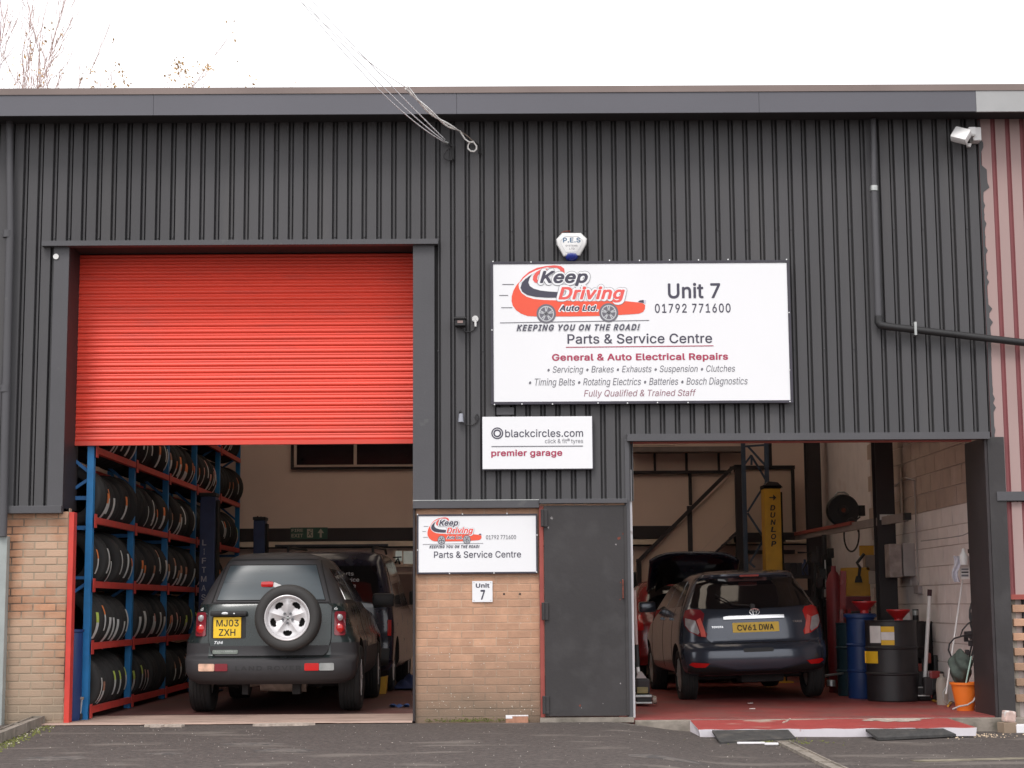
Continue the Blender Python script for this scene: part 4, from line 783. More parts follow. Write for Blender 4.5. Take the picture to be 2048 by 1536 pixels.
# moss and grit along left kerb
def grit(fn, n, m, name, r0=.004, r1=.012, label=None):
    mb = MB()
    for i in range(n):
        x, y = fn(); r = random.uniform(r0, r1); z = gz(x, y) + .001; a = random.uniform(0, 6)
        p = [Vector((x + r*math.cos(a+t)*random.uniform(.7,1.2), y + r*math.sin(a+t)*random.uniform(.7,1.2), z)) for t in (0,1.6,3.1,4.7)]
        top = Vector((x, y, z + r*.8))
        vs = [mb.bm.verts.new(q) for q in p]; vt = mb.bm.verts.new(top)
        for k in range(4): mb.bm.faces.new((vs[k], vs[(k+1)%4], vt))
    return props(part(name, mb, m), kind='stuff')
def nk():
    t = random.random()**.8; p = pA.lerp(pB, t); return p.x + random.gauss(.12,.05), p.y - abs(random.gauss(.10,.05))
grit(nk, 900, m_moss, 'kerb_moss', .005, .016)
grit(nk, 260, mat('pale_grit', (.5,.45,.36), .9, var=.3, scale=30), 'kerb_grit', .004, .012)
grit(lambda: (random.uniform(-6,6), random.uniform(-5.5,-.2)), 800, mat('pale_chippings', (.42,.38,.34), .9, var=.3, scale=30), 'stone_chippings', .002, .0065)
grit(lambda: (random.gauss(4.45,.2), random.gauss(-.55,.12)), 110, mat('sawdust_grit', (.6,.47,.33), .9, var=.2), 'spilled_grit', .004, .013)
grit(lambda: (random.gauss(2.45,.25), random.gauss(-1.3,.15)), 160, m_moss, 'kerb_end_debris', .005, .014)
# worn patches in the asphalt
def patch(px, py, w, h):
    p = atz(px, py, -.03); mb = MB(); pts = []
    n = 18
    for i in range(n):
        a = 2*math.pi*i/n; r = random.uniform(.55,1.05); X = p.x + w*r*math.cos(a); Yy = p.y + h*r*math.sin(a); pts.append((X, Yy, gz(X, Yy)+.0035))
    mb.poly(pts); return mb
m_patch = mat('worn_asphalt_patch', (.125,.108,.098), .9, var=.25, scale=30, bump=.4, bscale=80, coord='world', dirt=(.07,.062,.060), dlo=.48, dhi=.6, dscale=9)
for px, py, w, h in ((110,1518,.30,.24),(500,1488,.30,.14),(570,1500,.28,.2),(330,1508,.16,.12),(1330,1512,.35,.2)):
    p = atz(px, py, -.03); nx = 26; mb = MB(); rp = [rr0.uniform(.6,1.05) for _ in range(nx)]
    c = mb.bm.verts.new((p.x, p.y, gz(p.x, p.y)+.006)); rings = []
    for q in range(1, 5):
        ring = []
        for i in range(nx):
            a = 2*math.pi*i/nx; X = p.x + w*rp[i]*q/4*math.cos(a); Yy = p.y + h*rp[i]*q/4*math.sin(a); ring.append(mb.bm.verts.new((X, Yy, gz(X, Yy) + (.006 if q < 4 else .001))))
        rings.append(ring)
    for i in range(nx): mb.bm.faces.new((c, rings[0][i], rings[0][(i+1)%nx]))
    for A, B in zip(rings, rings[1:]):
        for i in range(nx): mb.bm.faces.new((A[i], B[i], B[(i+1)%nx], A[(i+1)%nx]))
    struct('worn_patch', mb, m_patch, smooth=60)

# ------------------------------------------------------------------ pipes, lamps, alarm, cameras, cables
pl_ = thing('downpipe', 'tall grey drainpipe down the left edge of the cladding', 'pipe', (XP(17,-.07,600), -.07, 0))
xt, xm, xbm = XP(19,-.07,240), XP(17,-.07,600), XP(6,-.07,1050)
part('pipe', MB().cyl((xt,-.07,ZP(236,-.07)),(xm,-.07,ZP(470,-.07)),.036,n=20), m_flash, pl_, smooth=40)
part('lower_pipe', MB().cyl((xm-.005,-.07,ZP(470,-.07)),(xbm,-.07,ZP(1066,-.07)),.042,n=20), m_flash, pl_, smooth=40)
for py in (462, 770): 
    xx = XP(16 if py < 700 else 11,-.07,py)
    part('pipe_collar', MB().cyl((xx,-.07,ZP(py+8,-.07)),(xx,-.07,ZP(py-6,-.07)),.05,n=20), m_flash, pl_, smooth=40)
solo('cable_riser', MB().box(XP(-14,-.02,1200), XP(13,-.02,1200), -.06, .045, -.02, ZP(1066), .006), m_galv.copy() and mat('pale_green_grey_steel', (.34,.37,.36), .55, var=.1), 'pale grey metal duct cover on the brick at the left edge', 'duct')
pr = thing('downpipe', 'grey drainpipe right of the signboard with a black sloping branch to the right', 'pipe', (XP(1748,-.07,400), -.07, 0))
P = [at(1746,238,-.07), at(1748,378,-.07), at(1757,640,-.07)]
part('pipe', MB().cyl(P[0], P[1], .030, n=20), m_flash, pr, smooth=40)
part('lower_pipe', MB().cyl(P[1], P[2], .034, n=20), m_flash, pr, smooth=40)
part('pipe_collar', MB().cyl(at(1748,382,-.07), at(1748,372,-.07), .042, n=20), m_galv, pr, smooth=40)
part('elbow', MB().tube([at(1757,632,-.07), at(1757,644,-.07), at(1760,650,-.075), at(1768,652,-.08), at(1782,654,-.08)], .040, n=16), m_blackp, pr, smooth=60)
part('sloping_pipe', MB().cyl(at(1775,653,-.08), at(2120,694,-.08), .036, n=20), m_blackp, pr, smooth=40)
part('pipe_clip', MB().box(at(1827,640,-.05).x-.012, at(1827,640,-.05).x+.012, -.125, -.02, at(1827,672,-.05).z, at(1827,646,-.05).z), m_galv, pr)

fl = thing('floodlight', 'white square security floodlight under the eaves at the right corner', 'floodlight', at(1925,272,-.1))
a = at(1922,271,-.20)
mb = MB(); mb.box(-.085,.085,-.045,.045,-.072,.072,.02); me = mb.mesh('lamp_head', m_plasw, smooth=40)
o = inst('lamp_head', me, fl, a - fl.location, (R(-28), R(22), R(-32)))
b1 = at(1950,268,-.02)
part('bracket', MB().obox(at(1935,264,-.15), at(1951,264,-.15), .07, .09, bev=.01).box(b1.x-.055, b1.x+.03, -.14, 0, at(1950,283,-.1).z, at(1950,256,-.1).z, .01), m_plasw, fl)
part('sensor', MB().cyl(at(1937,288,-.13), at(1937,294,-.13), .03, .02, n=14), m_plasw, fl, smooth=40)

al = thing('alarm_box', 'white shield shaped alarm box with blue lens above the large signboard', 'alarm', at(1143,490,0))
def apx(pts, Y): return [at(x, y, Y) for x, y in pts]
outl = [(1124,466),(1162,466),(1174,478),(1173,488),(1160,512),(1127,514),(1113,489),(1112,479)]
cx, cy = 1143, 489
mb = MB(); rings = []
for s_, Y in ((.90,-.0),(1.0,-.015),(1.0,-.06),(.93,-.085),(.80,-.095)):
    rings.append([mb.bm.verts.new(at(cx+(x-cx)*s_, cy+(y-cy)*s_, Y)) for x, y in outl])
for A, B in zip(rings, rings[1:]):
    for i in range(8): mb.bm.faces.new((A[i], A[(i+1)%8], B[(i+1)%8], B[i]))
mb.bm.faces.new(rings[-1])
part('housing', mb, m_plasw, al, smooth=35)
inner = [(cx+(x-cx)*.70, cy+(y-cy)*.66-1) for x, y in outl]
mb = MB()
for (x0,y0),(x1,y1) in zip(inner, inner[1:]+inner[:1]): mb.obox(at(x0,y0,-.0965), at(x1,y1,-.0965), .003, .003, up=(0,1,0))
part('printed_border', mb, m_silver, al)
m_inkb = mat('blue_grey_ink', (.08,.16,.27), .6)
ptext(al, 'P.E.S', 1126, 475, 1161, 485, -.0968, m_inkb, off=.02)
ptext(al, 'SYSTEMS', 1131, 489.5, 1155, 493, -.0968, m_ink2)
ptext(al, 'LTD', 1139, 495.5, 1149, 499, -.0968, m_ink2)
mb = MB(); mb.lathe([(.001,-.055),(.035,-.048),(.062,-.02),(.068,.0),(.068,.02)], c=at(1143,513,-.045), n=24)
part('blue_lens', mb, m_lens_b, al, smooth=60)
part('red_cable', MB().tube([at(1122,467,-.02), at(1128,463,-.03), at(1140,462,-.03), at(1139,466,-.04)], .006), m_scuff, al)

cc = thing('wall_camera', 'small black hooded camera on the wall between the shutter and the signboard', 'camera', at(920,642,0))
x0, x1 = XP(908,-.08,642), XP(933,-.08,642)
part('hood', MB().box(x0, x1, -.14, -.005, ZP(638,-.1), ZP(635,-.1), .003), m_blackp, cc)
part('body', MB().box(x0+.012, x1-.012, -.12, -.005, ZP(651,-.1), ZP(638.5,-.1), .004), m_blackp, cc)
part('lens_window', MB().box(x0+.035, x1-.035, -.123, -.1205, ZP(646,-.1), ZP(641,-.1)), mat('pinkish_lens', (.32,.22,.2), .3), cc)
part('back_plate', MB().box(x0+.02, x1-.02, -.03, -.002, ZP(636,-.1), ZP(630,-.1)), m_blackp, cc)
jb = thing('junction_box', 'round white junction box beside the black wall camera', 'electrical box', at(951,640,0))
part('cover', MB().cyl(at(950.5,638,0), at(950.5,638,-.035), .034, .031, n=24), m_plasw, jb, smooth=40)
part('gland', MB().cyl(at(951,642,-.02), at(951,653,-.02), .012, n=12), m_plasw, jb, smooth=40)
mb = MB()
for dx, dy in ((-3,-4),(3,-4),(-3,3),(3,3),(0,0)): mb.cyl(at(950.5+dx,638+dy,-.034), at(950.5+dx,638+dy,-.037), .0028, n=6)
part('cover_screws', mb, m_ink2, jb)
solo('camera_cable', MB().tube([at(920,651,-.05), at(924,658,-.02), at(931,664,-.012), at(940,664,-.012), at(948,660,-.012), at(951,653,-.02)], .006), m_cableb, 'thin black cable looping from the wall camera to the white junction box', 'cable', smooth=60)
ul = thing('bulkhead_sensor', 'small grey glass sensor lamp low on the cladding left of the premier garage sign', 'sensor', at(922,834,0))
part('lamp_body', MB().cyl(at(922,828,-.03), at(922,845,-.045), .022, .030, n=16), mat('grey_glass', (.25,.26,.30), .2, coat=.5), ul, smooth=40)
part('mount', MB().tube([at(920,826,0), at(921,822,-.04), at(923,826,-.04)], .009), m_blackp, ul)
solo('sensor_cable', MB().tube([at(926,846,-.02), at(934,850,-.012), at(945,850,-.012), at(953,844,-.012), at(958,834,-.012), at(954,828,-.012), at(950,834,-.012), at(954,842,-.012)], .005), m_cableb, 'dark cable running from the low sensor lamp to the premier garage sign', 'cable', smooth=60)
solo('vent_cover', MB().box(XP(993,-.01,823), XP(1028,-.01,823), -.02, 0, ZP(830), ZP(815), .004), m_flash, 'small grey plate between the large and the lower signboards', 'plate')

# overhead cables
def droop(p, q, n=24, sag=.3):
    out = []
    for i in range(n+1):
        t = i/n; v = p.lerp(q, t); v.z -= sag*4*t*(1-t); out.append(v)
    return out
anc = at(890, 284, -.10); far = at(590, -12, -6.0)
w3 = [(0,0,0),(3,-2,.06),(14,0,-.05)]
mmg = mat('grey_cable', (.82,.82,.84), .5)
for i, lab in enumerate(('thin grey overhead cable, lowest of the bundle crossing the fascia', 'thin grey overhead cable in the middle of the bundle crossing the fascia', 'thin grey overhead cable, uppermost of the bundle crossing the fascia')):
    f = at((590,594,601)[i], (-12,-14,-24)[i], -7.0); a = at((888,889,890)[i], (284,282,279)[i], -.06)
    solo('overhead_cable', MB().tube(droop(f, a, 30, .10 - .04*i), .0016, n=6, taper=.0055), mmg, lab, 'cable', 'overhead service cables', smooth=60)
ins = thing('cable_bracket', 'black cable bracket with dangling loop under the grey overhead cables', 'bracket', at(900,300,0))
part('clamp', MB().cyl(at(888,283,-.06), at(896,286,-.05), .014, n=10), m_galv, ins)
part('hook', MB().tube([at(895,285,-.05), at(899,289,-.05), at(905,294,-.03), at(905,316,-.02)], .008), m_blackp, ins)
part('bracket_plate', MB().box(at(900,290,0).x, at(908,290,0).x, -.02, 0, at(900,320,0).z, at(900,290,0).z), m_blackp, ins)
part('cable_loop', MB().tube([at(900,294,-.05), at(893,302,-.05), at(887,310,-.05), at(888,316,-.05), at(896,321,-.05), at(903,320,-.05), at(905,312,-.04)], .007), m_cableb, ins, smooth=60)
# twisted white cable
A, B = at(813,175,-3.2), at(920,262,-.08)
base = droop(A, B, 60, .05)
def twist(ph):
    out = []
    for i, p in enumerate(base):
        t = i/60; a = t*2.6*math.pi + ph; r = .010*min(1, (1-t)*8)
        out.append(p + Vector((math.cos(a)*.7, 0, math.cos(a)))*r + Vector((0, math.sin(a)*r, 0)))
    return out
wc = thing('white_service_cable', 'twisted white overhead cable ending in a loop below the fascia', 'cable', B)
ff = at(560, -40, -7)
part('strand', MB().tube(twist(0), .0085, n=6), m_cablew, wc, smooth=60)
part('strand', MB().tube(twist(math.pi), .0085, n=6), m_cablew, wc, smooth=60)
part('far_span', MB().tube(droop(ff, A, 20, .05), .0014, n=6, taper=.004), m_cablew, wc, smooth=60)
part('loop', MB().tube([B, at(925,270,-.08), at(930,278,-.08), at(938,284,-.08), at(947,284,-.08), at(950,288,-.06), at(953,292,-.05), at(953,298,-.05), at(948,303,-.05), at(941,302,-.05), at(936,297,-.05), at(936,290,-.05), at(940,285,-.07), at(948,283,-.08)], .0085, n=8), m_cablew, wc, smooth=60)
part('tie', MB().tube([B, at(935,272,-.07), at(946,283,-.06), at(955,289,-.02)], .006), m_tan, wc)
part('wall_hook', MB().tube([at(950,284,-.05), at(957,290,-.04), at(960,298,-.02), at(958,306,-.01), at(964,308,-.005)], .009), m_blackp, wc)

# ------------------------------------------------------------------ SIGNS
def board(x0,y0,x1,y1,Y,frame=6,label='',name='sign',fr=True,th=.02,screws=()):
    a, b = at(x0,(y0+y1)/2,Y), at(x1,(y0+y1)/2,Y); zt, zb_ = at((x0+x1)/2,y0,Y).z, at((x0+x1)/2,y1,Y).z
    root = thing(name, label, 'sign', ((a.x+b.x)/2, Y, zb_))
    part('panel', MB().box(a.x, b.x, Y, Y+th, zb_, zt), m_signw, root)
    if fr:
        w = frame/203.6
        for bx in ((a.x-w,b.x+w,zt,zt+w),(a.x-w,b.x+w,zb_-w,zb_),(a.x-w,a.x,zb_,zt),(b.x,b.x+w,zb_,zt)):
            part('frame_edge', MB().box(bx[0],bx[1],Y-.006,Y+th+.01,bx[2],bx[3],.002), m_signf, root)
        for px, py in screws:
            p = at(px, py, Y-.006); part('screw', MB().cyl(p, p+Vector((0,-.004,0)), .007, n=8), m_screw, root)
    return root
TY = -.0725
big = board(987,527,1577,802,-.07,5.5,'large white signboard with red car logo, Unit 7 and phone number','signboard',
            screws=[(986,523),(1062,524),(1219,521),(1279,521),(1339,520),(1397,520),(1456,519),(1573,519),(984,660),(1578,625),(1579,740),(989,809),(1044,808),(1105,808),(1196,806),(1255,806),(1315,805),(1376,805),(1580,803)])
def draw_logo(root, ox, oy, sx, sy, Y):
    f = lambda x, y: (ox + x/6.4*sx, oy + y/6.4*sy)
    def pg(pts, m, lift, nm='logo_shape'):
        mb = MB(); mb.poly([at(*f(x, y), Y - lift) for x, y in pts]); part(nm, mb, m, root)
    body = [(245,345),(205,395),(170,460),(150,530),(148,590),(162,645),(205,705),(270,750),(350,780),(460,786),(900,786),(1270,780),(1515,768),(1700,757),(1780,750),(1830,730),(1855,690),(1858,640),(1830,618),(1760,605),(1600,590),(1400,585),(1100,592),(720,580),(560,575),(430,562),(340,532),(275,485),(243,425),(238,385)]
    pg(body, m_inko, 0)
    pg([(240,360),(290,285),(370,215),(470,165),(580,142),(700,131),(780,142),(822,175),(828,228),(776,224),(768,188),(735,166),(660,160),(560,172),(460,205),(370,250),(300,310)], m_inkr, .0004)
    pg([(245,372),(300,300),(370,243),(460,197),(560,165),(640,155),(560,185),(460,222),(380,268),(300,330)], m_signw, .0008)
    pg([(600,172),(530,180),(465,215),(425,270),(420,315),(445,350),(500,366),(500,340),(475,310),(482,265),(520,225),(610,190)], m_inkr, .0008)
    pg([(412,243),(330,298),(282,355),(262,420),(285,470),(350,512),(460,536),(600,545),(732,545),(752,474),(640,468),(520,455),(430,430),(380,395),(362,350),(378,295)], m_ink, .0008)
    pg([(1765,600),(1790,580),(1838,574),(1840,614)], m_ink, .0008)
    pg([(1840,574),(1868,578),(1862,622),(1842,614)], mat('pale_lilac_ink', (.62,.62,.72), .6), .0008)
    for cxw, cyw, r in ((592,752,124),(1392,738,122)):
        cp = at(*f(cxw, cyw), Y-.0012); rx = (at(*f(cxw+r, cyw), Y).x - at(*f(cxw, cyw), Y).x); rz = abs(at(*f(cxw, cyw-r), Y).z - at(*f(cxw, cyw), Y).z)
        def disc(s, m, lift, s0=None, nm='logo_wheel'):
            mb = MB(); n = 36
            o_ = [mb.bm.verts.new(cp + Vector((rx*s*math.cos(2*math.pi*i/n), -lift, rz*s*math.sin(2*math.pi*i/n)))) for i in range(n)]
            if s0:
                i_ = [mb.bm.verts.new(cp + Vector((rx*s0*math.cos(2*math.pi*i/n), -lift, rz*s0*math.sin(2*math.pi*i/n)))) for i in range(n)]
                for i in range(n): mb.bm.faces.new((o_[i], o_[(i+1)%n], i_[(i+1)%n], i_[i]))
            else: mb.bm.faces.new(o_)
            part(nm, mb, m, root)
        disc(1.0, m_ink2, 0); disc(.80, m_silver, .0004, .70)
        mb = MB()
        for k in range(5):
            for da in (-.16, .16):
                a = math.pi/2 + k*2*math.pi/5
                p = lambda s, aa: cp + Vector((rx*s*math.cos(aa), -.0008, rz*s*math.sin(aa)))
                mb.poly([p(.10,a-.6), p(.74,a+da-.06), p(.74,a+da+.06), p(.10,a+.6)])
        part('logo_spokes', mb, m_silver, root, kind='stuff')
    def tx(s, x0,y0,x1,y1, m, lift, off=0, shear=.0, spacing=1.0):
        a_, b_ = f(x0,y0), f(x1,y1)
        ptext(root, s, a_[0], a_[1], b_[0], b_[1], Y-lift, m, off=off, shear=shear, spacing=spacing)
    for s, bx, colr in (('Keep', (510,200,1125,400), m_ink), ('Driving', (748,402,1598,612), m_inkr)):
        tx(s, *bx, m_ink2, .0014, off=.105, shear=.25); tx(s, *bx, m_signw, .0022, off=.088, shear=.25); tx(s, *bx, colr, .0030, off=.030, shear=.25)
    tx('Auto Ltd.', 757,642,1250,718, m_signw, .0014, off=.09, shear=.25); tx('Auto Ltd.', 757,642,1250,718, m_ink, .0022, off=.035, shear=.25)
    tx('KEEPING YOU ON THE ROAD!', 215,888,1790,968, m_silver, .0002, off=.075, shear=.3, spacing=1.12); tx('KEEPING YOU ON THE ROAD!', 215,888,1790,968, m_ink, .0010, off=.03, shear=.3, spacing=1.12)
    for x0,y0,x1,y1 in ((30,376,178,376),(-10,516,103,516),(15,673,158,673),(0,868,1910,836)):
        mb = MB(); q0, q1 = at(*f(x0,y0), Y-.0006), at(*f(x1,y1), Y-.0006); mb.obox(q0, q1, .006*sy+.001, .0004, up=(0,1,0)); part('logo_line', mb, m_ink2, root)
draw_logo(big, 1000, 510, 1, 1, TY)
ptext(big, 'Unit 7', 1336, 565.5, 1440, 597, TY, m_ink, off=.018)
ptext(big, '01792 771600', 1310, 607, 1461, 625.5, TY, m_ink, off=.012, spacing=1.05)
ptext(big, 'Parts & Service Centre', 1135, 667, 1424, 687, TY, m_ink, off=.010)
mb = MB(); mb.obox(at(1132,694.5,TY), at(1427,691.5,TY), .0085, .0006, up=(0,1,0)); part('underline', mb, m_inkp, big)
ptext(big, 'General & Auto Electrical Repairs', 1104, 706.5, 1456, 724, TY, m_inkp, off=.025)
ptext(big, '• Servicing • Brakes • Exhausts • Suspension • Clutches', 1095, 731, 1470, 748, TY, m_ink2, shear=.2)
ptext(big, '• Timing Belts • Rotating Electrics • Batteries • Bosch Diagnostics', 1058, 755.5, 1495, 774, TY, m_ink2, shear=.2)
ptext(big, 'Fully Qualified & Trained Staff', 1168, 779, 1392, 796, TY, m_inkm, shear=.2)

prem = board(965,833,1184.5,937.5,-.06,0,'white premier garage signboard with a black double ring logo','signboard',fr=False,th=.035)
part('edge_trim', MB().box(XP(965,-.06,885)-.006, XP(1184.5,-.06,885)+.010, -.052, -.02, ZP(939.5,-.06,1075), ZP(837,-.06,1075)), m_signf, prem)
Y2 = -.0625
for s0, s1 in ((11.8, 9.4), (7.8, 5.0)):
    mb = MB(); n = 40; cp = at(994.5, 866.5, Y2); k = 1/202.8
    o_ = [mb.bm.verts.new(cp + Vector((s0*k*math.cos(2*math.pi*i/n), 0, s0*k*math.sin(2*math.pi*i/n)))) for i in range(n)]
    i_ = [mb.bm.verts.new(cp + Vector((s1*k*math.cos(2*math.pi*i/n), 0, s1*k*math.sin(2*math.pi*i/n)))) for i in range(n)]
    for i in range(n): mb.bm.faces.new((o_[i], o_[(i+1)%n], i_[(i+1)%n], i_[i]))
    part('logo_ring', mb, m_ink, prem)
ptext(prem, 'blackcircles.com', 1010.5, 858.5, 1166, 874, Y2, m_ink, off=.006)
ptext(prem, 'click & fit   tyres', 1090, 877.5, 1166, 888.5, Y2, m_ink2)
ptext(prem, '®', 1134, 877, 1140, 882, Y2, m_ink2)
mb = MB(); mb.obox(at(983,893,Y2), at(1166,892,Y2), .0085, .0006, up=(0,1,0)); part('rule', mb, m_ink2, prem)
ptext(prem, 'premier garage', 982.5, 899, 1124.5, 915.5, Y2, m_inkp, off=.022)

sm = board(837,1031.5,1072,1144,.015,3.5,'smaller white signboard with red car logo on the brick pier','signboard',
           screws=[(835,1029),(925,1028),(1014,1027),(1074,1070),(835,1100),(899,1147),(988,1146),(1073,1144)])
draw_logo(sm, 845.5, 1025, .405, .47, .0125)
ptext(sm, '01792 771600', 972, 1070, 1032, 1078.5, .0125, m_ink2, off=.01)
ptext(sm, 'Parts & Service Centre', 868, 1102, 1042, 1115.5, .0125, m_ink, off=.006)
un = board(944.5,1162,985,1204,.035,0,'small square white Unit 7 plate on the brick pier','sign',fr=False,th=.008)
ptext(un, 'Unit', 951.5, 1166.5, 979, 1175.5, .0335, m_ink, off=.03)
ptext(un, '7', 961, 1179.5, 970, 1199.5, .0335, m_ink, off=.03)
for px, py in ((948,1165),(981.5,1165),(948,1200.5),(981.5,1200.5)):
    p = at(px, py, .035); part('screw', MB().cyl(p, p+Vector((0,-.003,0)), .005, n=8), m_silver, un)

# ------------------------------------------------------------------ trees behind the roof
def tree(base, ztop, ytop_, seed, label, depth=6, lean=0.0, leaves=0, r0=.05, spread=.32, nk=3):
    rnd = random.Random(seed); root = thing('bare_tree', label, 'tree', base)
    tk, cr_ = MB(), MB(); tips = []
    def grow(p, d, L, r, lvl):
        pts = [p]; dd = d.copy()
        for i in range(4):
            dd = (dd + Vector((rnd.gauss(0,.07), rnd.gauss(0,.07), .05))).normalized(); pts.append(pts[-1] + dd*L/4)
        (tk if lvl == 0 else cr_).tube(pts, r, n=5 if lvl < 2 else 3, taper=r*.6)
        if lvl >= depth: tips.append(pts[-1]); return
        for k in range(nk):
            t = 4 if k == 0 else rnd.choice((1,2,3)); d0 = (pts[t]-pts[t-1]).normalized()
            az = rnd.uniform(0, 6.28); tilt = rnd.uniform(.06,.2) if k == 0 else rnd.uniform(.6,1.5)*spread
            a = d0.orthogonal().normalized(); b = d0.cross(a); nd = d0*math.cos(tilt) + (a*math.cos(az)+b*math.sin(az))*math.sin(tilt)
            grow(pts[t], nd.normalized(), L*(rnd.uniform(.70,.85) if k == 0 else rnd.uniform(.5,.75)), max(.0055, r*(.6 if k == 0 else .5)), lvl+1)
    b = Vector(base); H = ztop
    grow(b, Vector((lean, 0, 1)).normalized(), H*.34, r0, 0)
    zs = sorted(t.z for t in tips); k_ = (ztop - b.z)/(zs[int(len(zs)*(.985 if ytop_ < 100 else .993))] - b.z)
    for q in (tk, cr_):
        for v in q.bm.verts: v.co = b + (v.co - b)*k_
    tips = [b + (t - b)*k_ for t in tips]
    part('trunk', tk, m_bark, root, smooth=60); part('branches', cr_, m_bark, root)
    if leaves:
        mb = MB(); hi_ = [t for t in tips if t.z > 10.75] or tips
        for i in range(leaves):
            t = rnd.choice(hi_)
            if t.z < 10.6 or t.z > 11.9: continue
            p = t + Vector((rnd.gauss(0,.06), rnd.gauss(0,.06), rnd.gauss(0,.06))); s = rnd.uniform(.02,.045)
            a = Vector((rnd.gauss(0,1), rnd.gauss(0,1), rnd.gauss(0,1))).normalized(); b2 = a.orthogonal().normalized()
            mb.poly([p - a*s, p + b2*s*.6, p + a*s, p - b2*s*.6])
        if mb.bm.faces: part('leaves', mb, m_leaf, root, kind='stuff')
YT = 15
def tb_(px): return Vector((XP(px, YT, 400), YT, -.1))
for px, ytop, sd, lab, dp, ln, lv, r0, sp_ in (
    (-40,-120,3,'tall bare tree with fine upswept twigs at the top left corner of the photo',7,.02,80,.09,.34),
    (40,-30,11,'bare tree with upswept twigs behind the roof, second from the left edge',7,.0,300,.08,.30),
    (148,96,5,'thin bare sapling behind the roof, midway along the row of trees',5,.0,20,.03,.20),
    (188,134,9,'low shrub top with dry orange leaves, left of the two leafy ones',6,.01,170,.03,.50),
    (240,132,15,'low shrub top with dry orange leaves, right of the two leafy ones',6,.01,190,.03,.50),
    (302,136,21,'sparse shrub top showing above the roof, rightmost of the row',6,0,60,.02,.40),
    (92,112,33,'tangled twiggy shrub with orange leaves behind the roof, right of the two big bare trees',6,0,150,.03,.45)):
    tree(tb_(px), at(px, ytop, YT).z, ytop, sd, lab, dp, ln, lv, r0, sp_)
# ================================================================== CARS
def interp(tab, z):
    if z <= tab[0][0]: return tab[0][1]
    if z >= tab[-1][0]: return tab[-1][1]
    n = len(tab)
    for i in range(n-1):
        if tab[i][0] <= z <= tab[i+1][0]:
            x0, y0 = tab[i]; x1, y1 = tab[i+1]; h = x1-x0; dlt = (y1-y0)/h
            def slope(j):
                if j <= 0 or j >= n-1: return (tab[min(j+1,n-1)][1]-tab[max(j-1,0)][1])/(tab[min(j+1,n-1)][0]-tab[max(j-1,0)][0])
                a = (tab[j][1]-tab[j-1][1])/(tab[j][0]-tab[j-1][0]); b = (tab[j+1][1]-tab[j][1])/(tab[j+1][0]-tab[j][0])
                return 0 if a*b <= 0 else 2*a*b/(a+b)
            t = (z-x0)/h; m0, m1 = slope(i), slope(i+1)
            return (2*t**3-3*t*t+1)*y0 + (t**3-2*t*t+t)*h*m0 + (-2*t**3+3*t*t)*y1 + (t**3-t*t)*h*m1
class Body:
    def __init__(s, w, yr, yf, cr=.34, cf=.6, n=3.2, nf=2.6, bulge=0):
        s.w, s.yr, s.yf, s.cr, s.cf, s.n, s.nf = w, yr, yf, cr, cf, n, nf
        s.z0, s.z1 = w[0][0], w[-1][0]
    def rear(s, x, z):
        w = interp(s.w, z); t = min(.9995, abs(x)/w); return interp(s.yr, z) + s.cr*min(1, w/.5)*(1-(1-t**s.n)**(1/s.n))
    def side(s, y, z):
        w = interp(s.w, z); yr = interp(s.yr, z); c = s.cr*min(1, w/.5)
        if y < yr + c:
            t = max(0, min(1, (y-yr)/c)); return w*(1-(1-t)**s.n)**(1/s.n)
        return w
    def shell(s, K=64):
        mb = MB(); rings = []
        zs = sorted(set([s.z0 + (s.z1-s.z0)*i/K for i in range(K+1)] + [a for a, _ in s.w] + [a for a, _ in s.yf if s.z0 <= a <= s.z1]))
        M = 14
        for z in zs:
            w, yr, yf = interp(s.w, z), interp(s.yr, z), interp(s.yf, z)
            k = min(1, w/.5); c1 = min(s.cr*k, (yf-yr)*.45); c2 = min(s.cf*k, (yf-yr)*.45)
            half = []
            for i in range(M+1):        # rear centre -> side
                a = math.pi/2*i/M; half.append((w*math.sin(a)**(2/s.n), yr + c1*(1-math.cos(a)**(2/s.n) if a < math.pi/2-1e-6 else 1)))
            for i in range(1, 9):
                half.append((w, yr+c1 + (yf-c2-yr-c1)*i/9))
            for i in range(M+1):
                a = math.pi/2*(1-i/M); half.append((w*math.sin(a)**(2/s.nf) if a > 1e-6 else 0, yf - c2*(1-(math.cos(a)**(2/s.nf) if a < math.pi/2-1e-6 else 0))))
            full = half + [(-x, y) for x, y in half[-2:0:-1]]
            rings.append([mb.bm.verts.new((x, y, z)) for x, y in full])
        n = len(rings[0])
        for A, B in zip(rings, rings[1:]):
            for i in range(n): mb.bm.faces.new((A[i], A[(i+1)%n], B[(i+1)%n], B[i]))
        mb.bm.faces.new(rings[0][::-1]); mb.bm.faces.new(rings[-1])
        return mb
def cut_poly(poly, step=.04):
    """2-D polygon -> subdivided bmesh in the x/z plane"""
    bm = bmesh.new(); vs = [bm.verts.new((a, 0, b)) for a, b in poly]; bm.faces.new(vs)
    for ax in (0, 2):
        lo = min(v[0 if ax == 0 else 1] for v in poly); hi = max(v[0 if ax == 0 else 1] for v in poly)
        k = math.ceil(lo/step)
        while k*step < hi:
            co = [0,0,0]; no = [0,0,0]; co[ax] = k*step; no[ax] = 1
            bmesh.ops.bisect_plane(bm, geom=bm.verts[:]+bm.edges[:]+bm.faces[:], plane_co=co, plane_no=no); k += 1
    return bm
